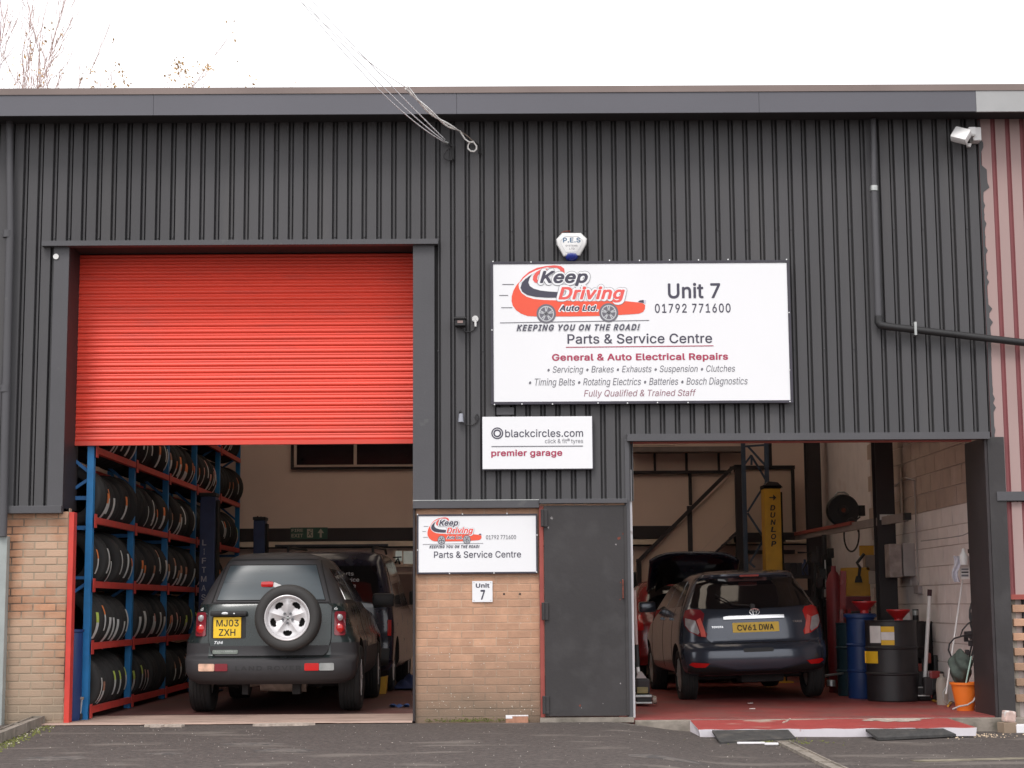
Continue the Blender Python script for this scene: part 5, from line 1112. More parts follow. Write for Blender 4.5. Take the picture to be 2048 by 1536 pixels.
def conform(poly, fn, off, th=.012, step=.04):
    """fn(a,b)->(point, outward normal dir). Patch proud of the body by off, with a side skirt"""
    bm = cut_poly(poly, step); mp = {}
    for v in bm.verts:
        p, n = fn(v.co.x, v.co.z); mp[v] = (p, n)
    top = list(bm.faces)
    r = bmesh.ops.extrude_face_region(bm, geom=top)
    newv = [g for g in r['geom'] if isinstance(g, bmesh.types.BMVert)]
    kd = {}
    for v, (p, n) in mp.items(): kd[(round(v.co.x,5), round(v.co.z,5))] = (p, n)
    for v in newv: p, n = kd[(round(v.co.x,5), round(v.co.z,5))]; v.co = p + n*off
    for v in mp: p, n = mp[v]; v.co = p + n*(off-th)
    mb = MB(); mb.bm.free(); mb.bm = bm; return mb
def rearfn(b): return lambda x, z: (Vector((x, b.rear(x, z), z)), Vector((.35*x, -1, .12)).normalized())
def sidefn(b, sg): return lambda y, z: (Vector((sg*b.side(y, z), y, z)), Vector((sg, 0, .15)).normalized())
def rrect(x0, x1, z0, z1, r=.03, n=4, skew=0):
    out = []
    for cx, cz, a0 in ((x1-r, z0+r, -90), (x1-r, z1-r, 0), (x0+r, z1-r, 90), (x0+r, z0+r, 180)):
        for i in range(n+1):
            a = R(a0 + 90*i/n); out.append((cx + r*math.cos(a) + skew*(cz-z0), cz + r*math.sin(a)))
    return out
def arch_cut(me, cuts, m_in, name='body'):
    """subtract wheel-arch cylinders"""
    o = bpy.data.objects.new(name, me); C.objects.link(o); cs = []
    for (x0, x1, y, z, r) in cuts:
        mc = MB(); mc.cyl((x0, y, z), (x1, y, z), r, n=32); mec = mc.mesh('cut', [m_in]); oc = bpy.data.objects.new('cut', mec); C.objects.link(oc); cs.append(oc)
        md = o.modifiers.new('b', 'BOOLEAN'); md.object = oc; md.operation = 'DIFFERENCE'; md.solver = 'EXACT'; md.material_mode = 'TRANSFER'
    dg = bpy.context.evaluated_depsgraph_get(); me2 = bpy.data.meshes.new_from_object(o.evaluated_get(dg))
    o.modifiers.clear(); bpy.data.objects.remove(o)
    for c in cs: bpy.data.objects.remove(c)
    me2.name = name
    me2.polygons.foreach_set('use_smooth', [True]*len(me2.polygons)); me2.set_sharp_from_angle(angle=R(38))
    return me2
def tyre_mb(r, w, rim, n=40, tread=True):
    h = w/2; pr = [(rim, -h*.85), (rim+.02, -h*.95), ((r+rim)/2, -h*1.0), (r-.02, -h*.93), (r-.006, -h*.80)]
    if tread:
        gs = [-.5, -.17, .17, .5]
        x = -h*.78
        for g in gs:
            pr += [(r, g*h*.9-.010), (r-.007, g*h*.9-.006), (r-.007, g*h*.9+.006), (r, g*h*.9+.010)]
    else: pr += [(r, -h*.6), (r, h*.6)]
    pr += [(r-.006, h*.80), (r-.02, h*.93), ((r+rim)/2, h*1.0), (rim+.02, h*.95), (rim, h*.85)]
    return MB().lathe(pr, axis='x', n=n, closed=True)
def wheel(root, x, y, z, r, w, rim, spokes=5, m=m_alloy, flip=1):
    wr = part('wheel', tyre_mb(r, w, rim), m_tyre, root, smooth=35, local=True); wr.location = (x, y, z)
    rm = MB().lathe([(rim+.004, -w*.40*flip), (rim-.012, -w*.42*flip), (rim-.02, w*.3*flip)], axis='x', n=32)
    part('rim', rm, m, wr, smooth=35, local=True)
    sp = MB()
    for k in range(spokes):
        a = 2*math.pi*k/spokes; d = Vector((0, math.cos(a), math.sin(a)))
        sp.obox(d*.02 + Vector((-w*.36*flip,0,0)), d*(rim-.01) + Vector((-w*.40*flip,0,0)), .035, .02, up=(1,0,0))
    sp.cyl((-w*.30*flip,0,0), (-w*.42*flip,0,0), .055, n=16)
    part('spokes', sp, m, wr, local=True, kind='stuff')
    part('wheel_well_disc', MB().cyl((w*.1*flip,0,0),(w*.14*flip,0,0), rim-.015, n=24), m_under, wr, local=True)
    return wr
def ctext(root, s, x0, x1, z0, z1, y, m, off=0, warp=None, **k):
    return part('lettering', text_mesh(s, x0, x1, z0, z1, y, m, off, warp=warp, **k), m, root, local=True)

# ------------------------------------------------------------------ green off-roader
def offroader():
    root = thing('off_road_car', 'dark green and grey three door off-roader with a spare wheel on its tailgate', 'car', (XP(537, .93, 1250), .93, 0))
    b = Body(w=[(.31,.76),(.36,.84),(.45,.882),(.60,.892),(.74,.885),(.84,.845),(.95,.815),(1.04,.79),(1.10,.765),(1.13,.752),(1.35,.640),(1.52,.535),(1.60,.478),(1.64,.41),(1.668,.29),(1.682,.10)],
             yr=[(.31,.10),(.36,.04),(.45,.0),(.54,.0),(.575,.03),(.61,.085),(.80,.09),(1.0,.095),(1.10,.12),(1.16,.15),(1.35,.215),(1.52,.28),(1.60,.33),(1.64,.42),(1.682,.9)],
             yf=[(.31,4.25),(.5,4.38),(.8,4.38),(.95,4.25),(1.02,4.0),(1.06,3.4),(1.10,3.15),(1.35,2.85),(1.6,2.45),(1.65,2.1),(1.682,1.5)], cr=.30, cf=.6, n=3.6)
    me = b.shell(72).mesh('body', [m_plast, m_under, m_green], None)
    for p in me.polygons:                       # green painted body band, grey plastic below and grey hardtop above
        c = p.center
        if .58 < c.z < 1.125 and (c.z > .72 or abs(c.x) < .64) or (c.z >= 1.0 and c.y > 2.6): p.material_index = 2
        if c.y > 1.5 and c.z > .62: p.material_index = 2
    me = arch_cut(me, [(.65,1.2,.80,.36,.41),(-1.2,-.65,.80,.36,.41),(.65,1.2,3.36,.36,.41),(-1.2,-.65,3.36,.36,.41)], m_under)
    part('body', me, None, root, local=True)
    rf, sf = rearfn(b), sidefn(b, 1)
    P = lambda nm, poly, m, off=.006, th=.02, smooth=40, label=None, par=None, step=.04: part(nm, conform(poly, rf, off, th, step), m, par or root, smooth=smooth, label=label, local=True)
    # tailgate: lower green panel with dark gap round it
    tg = [(-.555,.585),(.555,.585),(.60,.63),(.635,.76),(.64,1.10),(.60,1.135),(-.60,1.135),(-.64,1.10),(-.635,.76),(-.60,.63)]
    P('tailgate_gap', tg, m_blackm, .004, .02)
    t2 = [(x*.985, .86+(z-.86)*.965) for x, z in tg]
    P('tailgate', t2, m_green, .016, .03)
    P('tailgate_lower_trim', [(-.55,.598),(.55,.598),(.605,.665),(.615,.70),(-.615,.70),(-.605,.665)], m_plast, .021, .03)
    P('window_surround', [(-.60,1.145),(.60,1.145),(.56,1.30),(.475,1.565),(.44,1.58),(-.44,1.58),(-.475,1.565),(-.56,1.30)], m_plast, .010, .03)
    P('window_gap', [(-.565,1.16),(.565,1.16),(.453,1.535),(-.453,1.535)], m_blackm, .014, .03)
    P('rear_window', [(-.555,1.168),(.555,1.168),(.447,1.526),(-.447,1.526)], m_fglass, .020, .02)
    # roof channel line
    P('roof_seam', [(-.465,1.585),(.465,1.585),(.462,1.592),(-.462,1.592)], m_blackm, .008, .02)
    for sg in (-1, 1):
        P('pillar_seam', [(sg*.610,1.14),(sg*.620,1.14),(sg*.492,1.585),(sg*.482,1.585)], m_blackm, .006, .02, step=.02)
        lamp = P('tail_lamp', rrect(sg*.715-.055 , sg*.715+.055, .80, 1.045, .02), m_lampd, .016, .03)
        for zc, m, r in ((.985, m_lampw, .034), (.875, m_lampr, .044)):
            c0 = Vector((sg*.715, b.rear(sg*.715, zc)-.012, zc))
            part('lamp_lens', MB().lathe([(.001,-.024),(r*.6,-.021),(r,-.010),(r,.02)], c=c0, axis='y', n=20), m, lamp, smooth=50, local=True)
            part('lens_ring', MB().lathe([(r+.001,-.008),(r+.004,-.012),(r+.009,-.008),(r+.009,.02)], c=c0, axis='y', n=20, closed=True), m_lampd, lamp, smooth=50, local=True)
    # bumper
    bp = [(-.81,.345),(-.5,.33),(.5,.33),(.81,.345),(.84,.43),(.835,.53),(.77,.555),(-.77,.555),(-.835,.53),(-.84,.43)]
    P('bumper', bp, m_plast, .028, .05)
    for sg, mats_ in ((-1, (m_lampa, m_lampd)), (1, (m_lampr, m_galv))):
        x0 = -.705 if sg < 0 else .37; xm = x0 + .165; x1 = x0 + .30
        if sg > 0: x1, xm = .665, .515
        P('bumper_lamp', rrect(x0, xm, .445, .520, .012), mats_[0], .038, .02, step=.05)
        P('bumper_lamp', rrect(xm+.003, x1, .445, .520, .012), mats_[1], .038, .02, step=.05)
    ctext(root, 'LAND ROVER', -.33, .34, .455, .50, 0, m_blackp, .02, warp=lambda x, z: b.rear(x, z)-.030, spacing=1.1)
    # number plate and housing
    zc = .88; xc = -.432
    P('plate_recess', rrect(xc-.165, xc+.19, .775, 1.00, .02), m_blackp, .020, .01)
    pl = part('number_plate', MB().box(xc-.143, xc+.143, .058, .066, .782, .995, .006), m_plate, root, local=True)
    yp = .0565
    part('number_plate_back', MB().box(xc-.13, xc+.13, .066, .09, .79, .985), m_blackp, root, local=True)
    ctext(pl, 'MJ03', xc-.112, xc+.118, .900, .970, yp, m_blackp, .012)
    ctext(pl, 'ZXH', xc-.085, xc+.085, .805, .875, yp, m_blackp, .012)
    part('plate_lamp_housing', MB().box(xc-.175, xc+.205, .02, .09, 1.005, 1.058, .018), m_blackp, root, smooth=40, local=True)
    mb = MB(); mb.lathe([(.001,-.003),(.034,-.002),(.036,.002)], c=(0,0,0), axis='y', n=20); me_ = mb.mesh('badge', m_chrome, 40)
    inst('badge', me_, root, (xc-.02, .018, 1.033), scale=(1,1,.45))
    part('lock_button', MB().lathe([(.001,-.003),(.009,-.002),(.009,.002)], c=(xc+.075,.018,1.03), axis='y', n=12), m_chrome, root, local=True)
    ctext(root, 'Td4', xc-.135, xc-.045, .722, .752, 0, m_chrome, .02, shear=.3, warp=lambda x, z: b.rear(x, z)-.0175)
    part('name_strip', conform(rrect(xc-.145, xc+.115, .618, .658, .012), rf, .032, .012), mat('pale_green_strip', (.20,.23,.20), .4, var=.15, scale=25), root, local=True)
    ctext(root, 'FREELANDER', xc-.125, xc+.095, .638, .654, 0, m_galv, .01, warp=lambda x, z: b.rear(x, z)-.0335)
    ctext(root, '6', .655, .690, 1.062, 1.092, 0, m_lw, .02, warp=lambda x, z: b.rear(x, z)-.004)
    ctext(root, 'd', -.735, -.705, 1.062, 1.095, 0, m_lw, .02, warp=lambda x, z: b.rear(x, z)-.004)
    # side glass, doors seams on the right flank and left flank
    for sg in (-1, 1):
        s2 = sidefn(b, sg)
        part('side_window', conform([(.55,1.17),(1.55,1.17),(1.50,1.50),(.72,1.50)], s2, .006, .02), m_carglass, root, smooth=40, local=True)
        part('door_window', conform([(1.68,1.15),(2.75,1.15),(2.45,1.50),(1.66,1.50)], s2, .006, .02), m_carglass, root, smooth=40, local=True)
        part('sill_trim', conform([(1.3,.40),(2.9,.40),(2.9,.66),(1.3,.66)], s2, .012, .03), m_plast, root, smooth=40, local=True)
        part('door_seam', conform([(1.60,.66),(1.612,.66),(1.612,1.14),(1.60,1.14)], s2, .003, .01), m_blackm, root, local=True)
        mr = part('wing_mirror', MB().box(sg*.86, sg*1.12, 2.72, 2.86, 1.09, 1.25, .04), m_blackp, root, smooth=40, local=True)
    # wheels
    for x in (-.785, .785):
        for y in (.80, 3.36): wheel(root, x, y, .345, .345, .235, .205, flip=(1 if x < 0 else -1))
    part('axle', MB().cyl((-.65,.80,.30),(.65,.80,.30),.045,n=12).cyl((-.1,.80,.30),(.1,.80,.30),.10,n=14), m_under, root, smooth=40, local=True)
    part('silencer', MB().cyl((-.14,.50,.30),(.34,.50,.285),.075,n=18).cyl((-.30,.55,.28),(-.14,.5,.30),.022,n=10), m_tan, root, smooth=40, local=True)
    part('suspension_arm', MB().obox((-.45,.8,.26),(-.30,1.5,.30),.05,.04).obox((.45,.8,.26),(.30,1.5,.30),.05,.04), m_under, root, local=True, kind='stuff')
    part('tow_mount', MB().box(-.30,-.24,.25,.40,.20,.34).box(.22,.30,.25,.40,.20,.34), m_under, root, local=True, kind='stuff')
    # spare wheel
    sx, sz = .205, .985; yb = b.rear(sx, sz)
    sw = part('spare_wheel', MB().lathe([(.225,-.205),(.245,-.225),(.29,-.232),(.325,-.215),(.338,-.17),(.340,-.08),(.325,-.03),(.24,-.02)], axis='y', n=64, closed=True), mat('spare_tyre_rubber', (.040,.038,.037), .7, var=.1), root, smooth=50, local=True)
    sw.location = (sx, yb, sz)
    part('rim_flange', MB().lathe([(.222,-.205),(.232,-.222),(.225,-.226),(.205,-.212),(.198,-.16),(.198,-.08),(.222,-.08)], axis='y', n=64, closed=True), m_alloy, sw, smooth=50, local=True)
    part('rim_dish', MB().lathe([(.001,-.115),(.198,-.115),(.198,-.10)], axis='y', n=48), m_blackm, sw, smooth=50, local=True)
    mb = MB(); n = 100; outer, inner_, oy, iy = [], [], [], []
    # five fat spokes with oval holes between: polar sheet with holes left out
    def hole(a, r):
        k = (a - math.pi/2 - math.pi/5) / (2*math.pi/5); k = (k - round(k))*(2*math.pi/5)
        u = k*r/.050; v = (r-.156)/.028
        return u*u + v*v < 1
    NR, NA = 22, 240; V = {}
    for i in range(NR+1):
        r = .018 + (.200-.018)*i/NR
        for j in range(NA):
            a = 2*math.pi*j/NA
            k = (a - math.pi/2)/(2*math.pi/5); k = abs(k - round(k))*2     # 0 on a spoke
            y = -.165 - .020*math.sin(min(1,r/.2)*math.pi) * (1-k)**1.5 - .025*(r/.2)**2 + .012*k*(r<.17)
            V[i,j] = mb.bm.verts.new((r*math.cos(a), y, r*math.sin(a)))
    for i in range(NR):
        r = .018 + (.200-.018)*(i+.5)/NR
        for j in range(NA):
            if hole(2*math.pi*(j+.5)/NA, r): continue
            mb.bm.faces.new((V[i,j], V[i,(j+1)%NA], V[i+1,(j+1)%NA], V[i+1,j]))
    hole_edges = [e for e in mb.bm.edges if len(e.link_faces) == 1]
    ex = bmesh.ops.extrude_edge_only(mb.bm, edges=hole_edges)
    for v in ex['geom']:
        if isinstance(v, bmesh.types.BMVert): v.co.y += .045
    for v in [v for v in mb.bm.verts if not v.link_faces]: mb.bm.verts.remove(v)
    part('rim_spokes', mb, m_alloy, sw, smooth=45, local=True)
    for k in range(5):
        a = -math.pi/2 + k*2*math.pi/5; c0 = Vector((.052*math.cos(a), -.188, .052*math.sin(a)))
        part('wheel_nut', MB().cyl(c0, c0+Vector((0,.02,0)), .013, n=12), mat('dark_nut', (.12,.12,.13), .5), sw, local=True)
    me_ = MB().lathe([(.001,-.004),(.018,-.003),(.020,.003)], axis='y', n=20).mesh('hub_badge', m_galv, 40)
    inst('hub_badge', me_, sw, (0,-.178,.0), scale=(1,1,.55))
    # high stop lamp on a white arm, wiper
    part('stop_lamp', MB().box(sx-.28, sx-.145, yb-.19, yb-.13, 1.295, 1.358, .028), m_lampr, root, smooth=50, local=True)
    part('stop_lamp_arm', MB().obox((sx-.15,yb-.155,1.328),(sx-.03,yb-.15,1.275),.03,.045), m_plasw, root, local=True)
    part('wiper_boss', MB().lathe([(.02,-.06),(.05,-.05),(.055,.02)], c=(sx-.18,yb+.02,1.225), axis='y', n=20), m_blackp, root, smooth=40, local=True)
    return root
off = offroader(); off.rotation_euler = (0,0,R(0))

# ------------------------------------------------------------------ slate blue hatchback
def hatch():
    yy = 2.75
    root = thing('hatchback_car', 'slate blue small hatchback parked on the red floor with its tail to the yard', 'car', (XP(1520, yy, 1300), yy, 0))
    b = Body(w=[(.29,.76),(.33,.81),(.42,.838),(.55,.848),(.66,.848),(.80,.838),(.95,.815),(1.04,.785),(1.12,.745),(1.25,.68),(1.38,.605),(1.45,.54),(1.485,.42),(1.50,.22),(1.505,.08)],
             yr=[(.29,.18),(.33,.07),(.38,.02),(.48,.0),(.58,.01),(.635,.05),(.68,.095),(.80,.105),(.95,.13),(1.05,.17),(1.12,.215),(1.25,.31),(1.38,.40),(1.43,.36),(1.455,.38),(1.48,.55),(1.505,1.2)],
             yf=[(.24,3.6),(.4,3.85),(.7,3.82),(.85,3.6),(.95,3.25),(1.03,2.95),(1.2,2.6),(1.42,2.1),(1.48,1.8),(1.505,1.5)], cr=.42, cf=.7, n=2.9)
    me = b.shell(72).mesh('body', [m_yaris, m_under], None)
    me = arch_cut(me, [(.60,1.2,.66,.31,.36),(-1.2,-.60,.66,.31,.36),(.60,1.2,3.15,.31,.36),(-1.2,-.60,3.15,.31,.36)], m_under)
    part('body', me, None, root, local=True)
    rf = rearfn(b)
    P = lambda nm, poly, m, off=.006, th=.02, smooth=40, label=None, par=None, step=.04: part(nm, conform(poly, rf, off, th, step), m, par or root, smooth=smooth, label=label, local=True)
    # window wraps across the whole tail
    P('rear_window', [(-.70,1.075),(-.60,1.06),(-.3,1.045),(.3,1.045),(.60,1.06),(.70,1.075),(.665,1.17),(.575,1.365),(.53,1.39),(0,1.405),(-.53,1.39),(-.575,1.365),(-.665,1.17)], m_carglass, .006, .02)
    P('spoiler', [(-.56,1.405),(-.3,1.418),(.3,1.418),(.56,1.405),(.50,1.46),(.3,1.475),(-.3,1.475),(-.50,1.46)], m_yaris, .035, .06)
    P('stop_lamp', rrect(-.11,.11,1.405,1.425,.008), m_lampp, .040, .02)
    # tailgate panel and gap
    tg = [(-.50,.655),(.50,.655),(.56,.70),(.60,.80),(.67,.86),(.74,.95),(.75,1.05),(.60,1.05),(.3,1.038),(-.3,1.038),(-.60,1.05),(-.75,1.05),(-.74,.95),(-.67,.86),(-.60,.80),(-.56,.70)]
    P('tailgate_gap', tg, m_blackm, .002, .02)
    P('tailgate', [(x*.985,.85+(z-.85)*.97) for x, z in tg], m_yaris, .010, .02)
    P('tailgate_recess', [(-.285,.70),(.285,.70),(.33,.73),(.35,.88),(-.35,.88),(-.33,.73)], m_yaris, .004+.012, .01)
    for sg in (-1, 1):
        lamp = P('tail_lamp', [(sg*.565,1.0),(sg*.60,1.045),(sg*.70,1.06),(sg*.755,1.04),(sg*.785,.96),(sg*.785,.87),(sg*.74,.80),(sg*.64,.745),(sg*.565,.73),(sg*.55,.77),(sg*.60,.86)][::sg], m_lampd if sg<0 else m_lampr, .018, .03)
        P('lamp_clear', [(sg*.668,.925),(sg*.768,.955),(sg*.775,.875),(sg*.735,.81),(sg*.65,.765),(sg*.632,.79)][::sg], m_lampw, .024, .012, par=lamp)
        P('lamp_strip', [(sg*.612,.955),(sg*.655,.93),(sg*.625,.80),(sg*.618,.742),(sg*.566,.735),(sg*.572,.80)][::sg], m_lampp, .025, .012, par=lamp)
        P('rear_fog_lamp', [(sg*.55,.44),(sg*.74,.455),(sg*.77,.43),(sg*.70,.395),(sg*.60,.395)][::sg], m_lampr, .022, .02)
    P('chrome_strip', [(-.36,.925),(.33,.925),(.33,.965),(-.30,.965),(-.36,.955)], m_chrome, .035, .03)
    pl = P('number_plate', rrect(-.265,.265,.775,.885,.008), m_plate, .022, .01, step=.6)
    for v in pl.data.vertices: v.co.y = min(v.co.y, .112) if v.co.y < .115 else v.co.y
    ymin = min(v.co.y for v in pl.data.vertices)
    ctext(pl, 'CV61', -.215, .005, .797, .864, ymin-.003, m_blackp, .012); ctext(pl, 'DWA', .035, .205, .797, .864, ymin-.003, m_blackp, .012)
    # badge: three interlaced ellipses
    cb = Vector((0, b.rear(0, 1.005)-.022, 1.005)); lg = None
    for rx, rz, dz in ((.056,.038,0),(.020,.036,0),(.040,.014,.018)):
        pts = [cb + Vector((rx*math.cos(2*math.pi*i/28), 0, dz+rz*math.sin(2*math.pi*i/28))) for i in range(29)]
        part('badge_ring', MB().tube(pts, .006, n=6), m_chrome, root, smooth=60, local=True)
    ctext(root, 'TOYOTA', -.50, -.37, .835, .858, 0, m_chrome, .03, warp=lambda x, z: b.rear(x, z)-.0115)
    ctext(root, 'YARIS', .43, .545, .870, .893, 0, m_chrome, .02, warp=lambda x, z: b.rear(x, z)-.0115)
    # bumper
    bp = [(-.62,.46),(-.40,.40),(-.25,.365),(.25,.365),(.40,.40),(.62,.46),(.80,.47),(.82,.56),(.80,.66),(.62,.665),(.52,.632),(-.52,.632),(-.62,.665),(-.80,.66),(-.82,.56),(-.80,.47)]
    P('bumper', bp, m_yaris, .020, .04)
    P('bumper_recess', rrect(-.17,.17,.555,.60,.015), m_blackp, .0225, .01)
    P('lower_valance', [(-.60,.31),(.60,.31),(.78,.345),(.78,.40),(.60,.42),(.40,.385),(.25,.345),(-.25,.345),(-.40,.385),(-.60,.42),(-.78,.40),(-.78,.345)], m_blackp, .012, .03)
    part('wiper', MB().tube([(-.02,.14,1.075),(-.24,.17,1.10),(-.42,.27,1.22)], .008, n=6).cyl((-.02,.17,1.07),(-.02,.11,1.07),.028,n=14), m_blackp, root, smooth=50, local=True)
    for sg in (-1, 1):
        s2 = sidefn(b, sg)
        part('quarter_window', conform([(.62,1.10),(.98,1.085),(.98,1.33),(.80,1.35)], s2, .005, .02), m_carglass, root, smooth=40, local=True)
        part('rear_door_window', conform([(1.03,1.085),(1.75,1.07),(1.75,1.38),(1.05,1.385)], s2, .005, .02), m_carglass, root, smooth=40, local=True)
        part('front_door_window', conform([(1.80,1.07),(2.62,1.05),(2.25,1.33),(1.80,1.38)], s2, .005, .02), m_carglass, root, smooth=40, local=True)
        for y in (1.0, 1.775, 2.75): part('door_seam', conform([(y,.36),(y+.008,.36),(y+.008,1.06),(y,1.06)], s2, .002, .01), m_blackm, root, local=True)
        for y in (1.18, 1.95): part('door_handle', conform([(y-.08,.93),(y+.08,.93),(y+.08,.96),(y-.08,.96)], s2, .030, .03), m_yaris, root, smooth=40, local=True)
        part('wing_mirror', MB().box(sg*.80, sg*1.02, 2.55, 2.67, 1.02, 1.16, .035), m_yaris, root, smooth=40, local=True)
    for x in (-.735, .735):
        for y in (.66, 3.15): wheel(root, x, y, .30, .30, .20, .195, m=m_galv, flip=(1 if x < 0 else -1))
    part('rear_axle', MB().cyl((-.6,.66,.27),(.6,.66,.27),.035,n=10).box(-.15,.35,.35,.7,.20,.30,.03), m_under, root, smooth=40, local=True)
    root.rotation_euler = (0, R(-1.6), R(2.4))
    return root
hatch()

# ------------------------------------------------------------------ navy van with roof rack
def van():
    yy = 5.3
    root = thing('van', 'navy van with white service lettering on its rear window, beyond the green off-roader', 'van', (XP(650, yy, 1250), yy, 0))
    b = Body(w=[(.28,.80),(.4,.86),(.8,.87),(1.05,.85),(1.3,.81),(1.6,.74),(1.76,.68),(1.81,.58),(1.835,.35),(1.84,.15)],
             yr=[(.28,.08),(.4,.0),(.6,.02),(.8,.06),(1.05,.08),(1.3,.12),(1.6,.20),(1.76,.26),(1.81,.36),(1.84,.8)],
             yf=[(.28,4.1),(.8,4.15),(1.0,3.9),(1.1,3.4),(1.4,2.9),(1.7,2.4),(1.84,1.8)], cr=.22, cf=.6, n=3.8)
    me = b.shell(50).mesh('body', [m_vanp, m_under], None)
    me = arch_cut(me, [(.62,1.2,.7,.33,.38),(-1.2,-.62,.7,.33,.38)], m_under)
    part('body', me, None, root, local=True)
    rf = rearfn(b)
    part('rear_window', conform([(-.70,1.08),(.70,1.08),(.63,1.62),(-.63,1.62)], rf, .006, .02), m_carglass, root, smooth=40, local=True)
    for sg in (-1, 1):
        part('tail_lamp', conform([(sg*.79,.72),(sg*.835,.72),(sg*.835,.92),(sg*.79,.92)][::sg], rf, .014, .02), m_lampr, root, smooth=40, local=True)
        part('side_window', conform([(.5,1.12),(1.5,1.12),(1.5,1.6),(.55,1.6)], sidefn(b, sg), .006, .02), m_carglass, root, smooth=40, local=True)
        part('wing_mirror', MB().box(sg*.84, sg*1.06, 2.9, 3.02, 1.12, 1.32, .04), m_blackp, root, smooth=40, local=True)
        part('roof_bar', MB().tube([(sg*.56,.5,1.80),(sg*.56,.5,1.87),(sg*.56,2.2,1.90),(sg*.56,2.4,1.84)], .018, n=8), m_blackp, root, smooth=50, local=True)
    part('cross_bar', MB().box(-.75,.75,.6,.65,1.885,1.915,.006), m_blackp, root, local=True)
    part('bumper', conform([(-.80,.34),(.80,.34),(.82,.56),(-.82,.56)], rf, .03, .05), m_blackp, root, smooth=40, local=True)
    mt = mat('faded_white_vinyl', (.42,.42,.45), .5)
    for i, s in enumerate(('Parts', 'Service', 'Tyre', 'Centre')):
        z1 = 1.545 - i*.078; w = (.20,.27,.17,.25)[i]
        x1 = (.345,.42,.38,.40)[i]
        ctext(root, s, x1-w, x1, z1-.052-(.012 if s == 'Tyre' else 0), z1, 0, mt, .012, warp=lambda x, z: b.rear(x, z)-.008)
    for x in (-.73, .73):
        for y in (.7, 3.2): wheel(root, x, y, .32, .32, .20, .2, flip=(1 if x < 0 else -1))
    root.rotation_euler = (0,0,R(-1.5))
van()

# ------------------------------------------------------------------ red car with bonnet up, behind the hatchback
def redcar():
    yy = 7.0
    root = thing('red_car', 'red car with its black bonnet raised, mostly hidden behind the slate hatchback', 'car', (XP(1385, yy, 1250), yy, 0))
    # rear faces the yard
    b = Body(w=[(.26,.76),(.4,.83),(.8,.84),(.95,.80),(1.15,.74),(1.35,.66),(1.43,.55),(1.46,.3)],
             yr=[(.26,.1),(.4,0),(.8,.04),(.95,.10),(1.15,.28),(1.35,.50),(1.43,.7),(1.46,1.0)],
             yf=[(.26,3.6),(.7,3.75),(.85,3.4),(.95,2.9),(1.4,2.1),(1.46,1.7)], cr=.35, cf=.6, n=3.2)
    me = b.shell(44).mesh('body', [m_redcar, m_under], None)
    me = arch_cut(me, [(.60,1.2,.66,.31,.36),(-1.2,-.60,.66,.31,.36)], m_under)
    part('body', me, None, root, local=True)
    rf = rearfn(b)
    part('rear_window', conform([(-.62,1.02),(.62,1.02),(.55,1.36),(-.55,1.36)], rf, .006, .02), m_carglass, root, smooth=40, local=True)
    for sg in (-1, 1):
        part('tail_lamp', conform([(sg*.66,.74),(sg*.80,.74),(sg*.79,.95),(sg*.68,.95)][::sg], rf, .014, .02), m_lampr, root, smooth=40, local=True)
        part('side_window', conform([(.8,1.0),(2.3,1.0),(2.0,1.34),(1.0,1.34)], sidefn(b, sg), .006, .02), m_carglass, root, smooth=40, local=True)
    for x in (-.70, .70):
        for y in (.66, 3.0): wheel(root, x, y, .30, .30, .18, .19, flip=(1 if x < 0 else -1))
    # raised tailgate with glossy glass, seen above the roof
    mb = MB(); pts = [(-.62,0),(-.55,.20),(-.30,.33),(0,.36),(.35,.34),(.60,.24),(.72,.05),(.6,-.1),(-.5,-.1)]
    tg = part('raised_tailgate', MB().grid(lambda u, v: (-.60+1.25*u, .35 - .55*v + .06*math.cos((u-.5)*3), 1.40 + .42*v - .12*(2*u-1)**4), 24, 10), m_vanp, root, smooth=60, local=True)
    sld = bpy.data.objects[tg.name].modifiers.new('t', 'SOLIDIFY'); sld.thickness = .03
    gl = part('tailgate_glass', MB().grid(lambda u, v: (-.48+1.0*u, .33 - .46*v + .06*math.cos((u-.5)*3) -.012, 1.385 + .36*v - .12*(2*u-1)**4), 20, 8), m_carglass, tg, smooth=60, local=True)
    bn = part('open_bonnet', MB().box(-.66,.60,3.0,3.06,1.02,1.60,.03), m_blackp, root, local=True)
    return root
redcar()
# ================================================================== LEFT BAY: tyre racks
RX, RXB = -4.115, -4.80
BY = [.5 + 1.93*i for i in range(6)]; LV = [.10, .73, 1.345, 1.99, 2.70, 3.40]
rack = thing('tyre_rack', 'blue and red steel rack packed with tyres along the left workshop wall', 'rack', (RX, .5, 0))
for y in BY:
    for x in (RX, RXB):
        mb = MB(); mb.box(x-.045, x+.02, y-.04, y+.04, 0, 4.05)
        part('upright', mb, m_blue, rack)
    z = .35; k = 0
    while z < 3.8:
        part('brace', MB().obox((RX-.02,y,z), (RXB,y,z+.55 if k%2==0 else z+.02) if k%2==0 else (RXB,y,z), .03, .03).obox((RXB,y,z+.55),(RX-.02,y,z+1.0),.03,.03), m_blue2, rack); z += 1.05; k += 1
    for zz in (.2, 1.9, 2.2): part('cross_tie', MB().obox((RX-.02,y,zz),(RXB,y,zz),.03,.04), m_blue2, rack)
for i in range(5):
    for z in LV:
        for x in (RX+.005, RXB-.03):
            part('beam', MB().box(x-.02, x+.03, BY[i]+.041, BY[i+1]-.041, z-.045, z+.022, .004), m_redb, rack)
            if x > -4.5:
                part('beam_connector', MB().box(x+.031, x+.036, BY[i]-.02, BY[i]+.08, z-.09, z+.05), m_redb, rack)
TR, TW = .305, .20
mt_ = tyre_mb(TR, TW, .19, n=30).mesh('tyre_carcass', m_tyre, 35)
for v in mt_.vertices: v.co = Vector((v.co.y, v.co.x, v.co.z))      # axis along the aisle
mt_.flip_normals()
mt_small = mt_
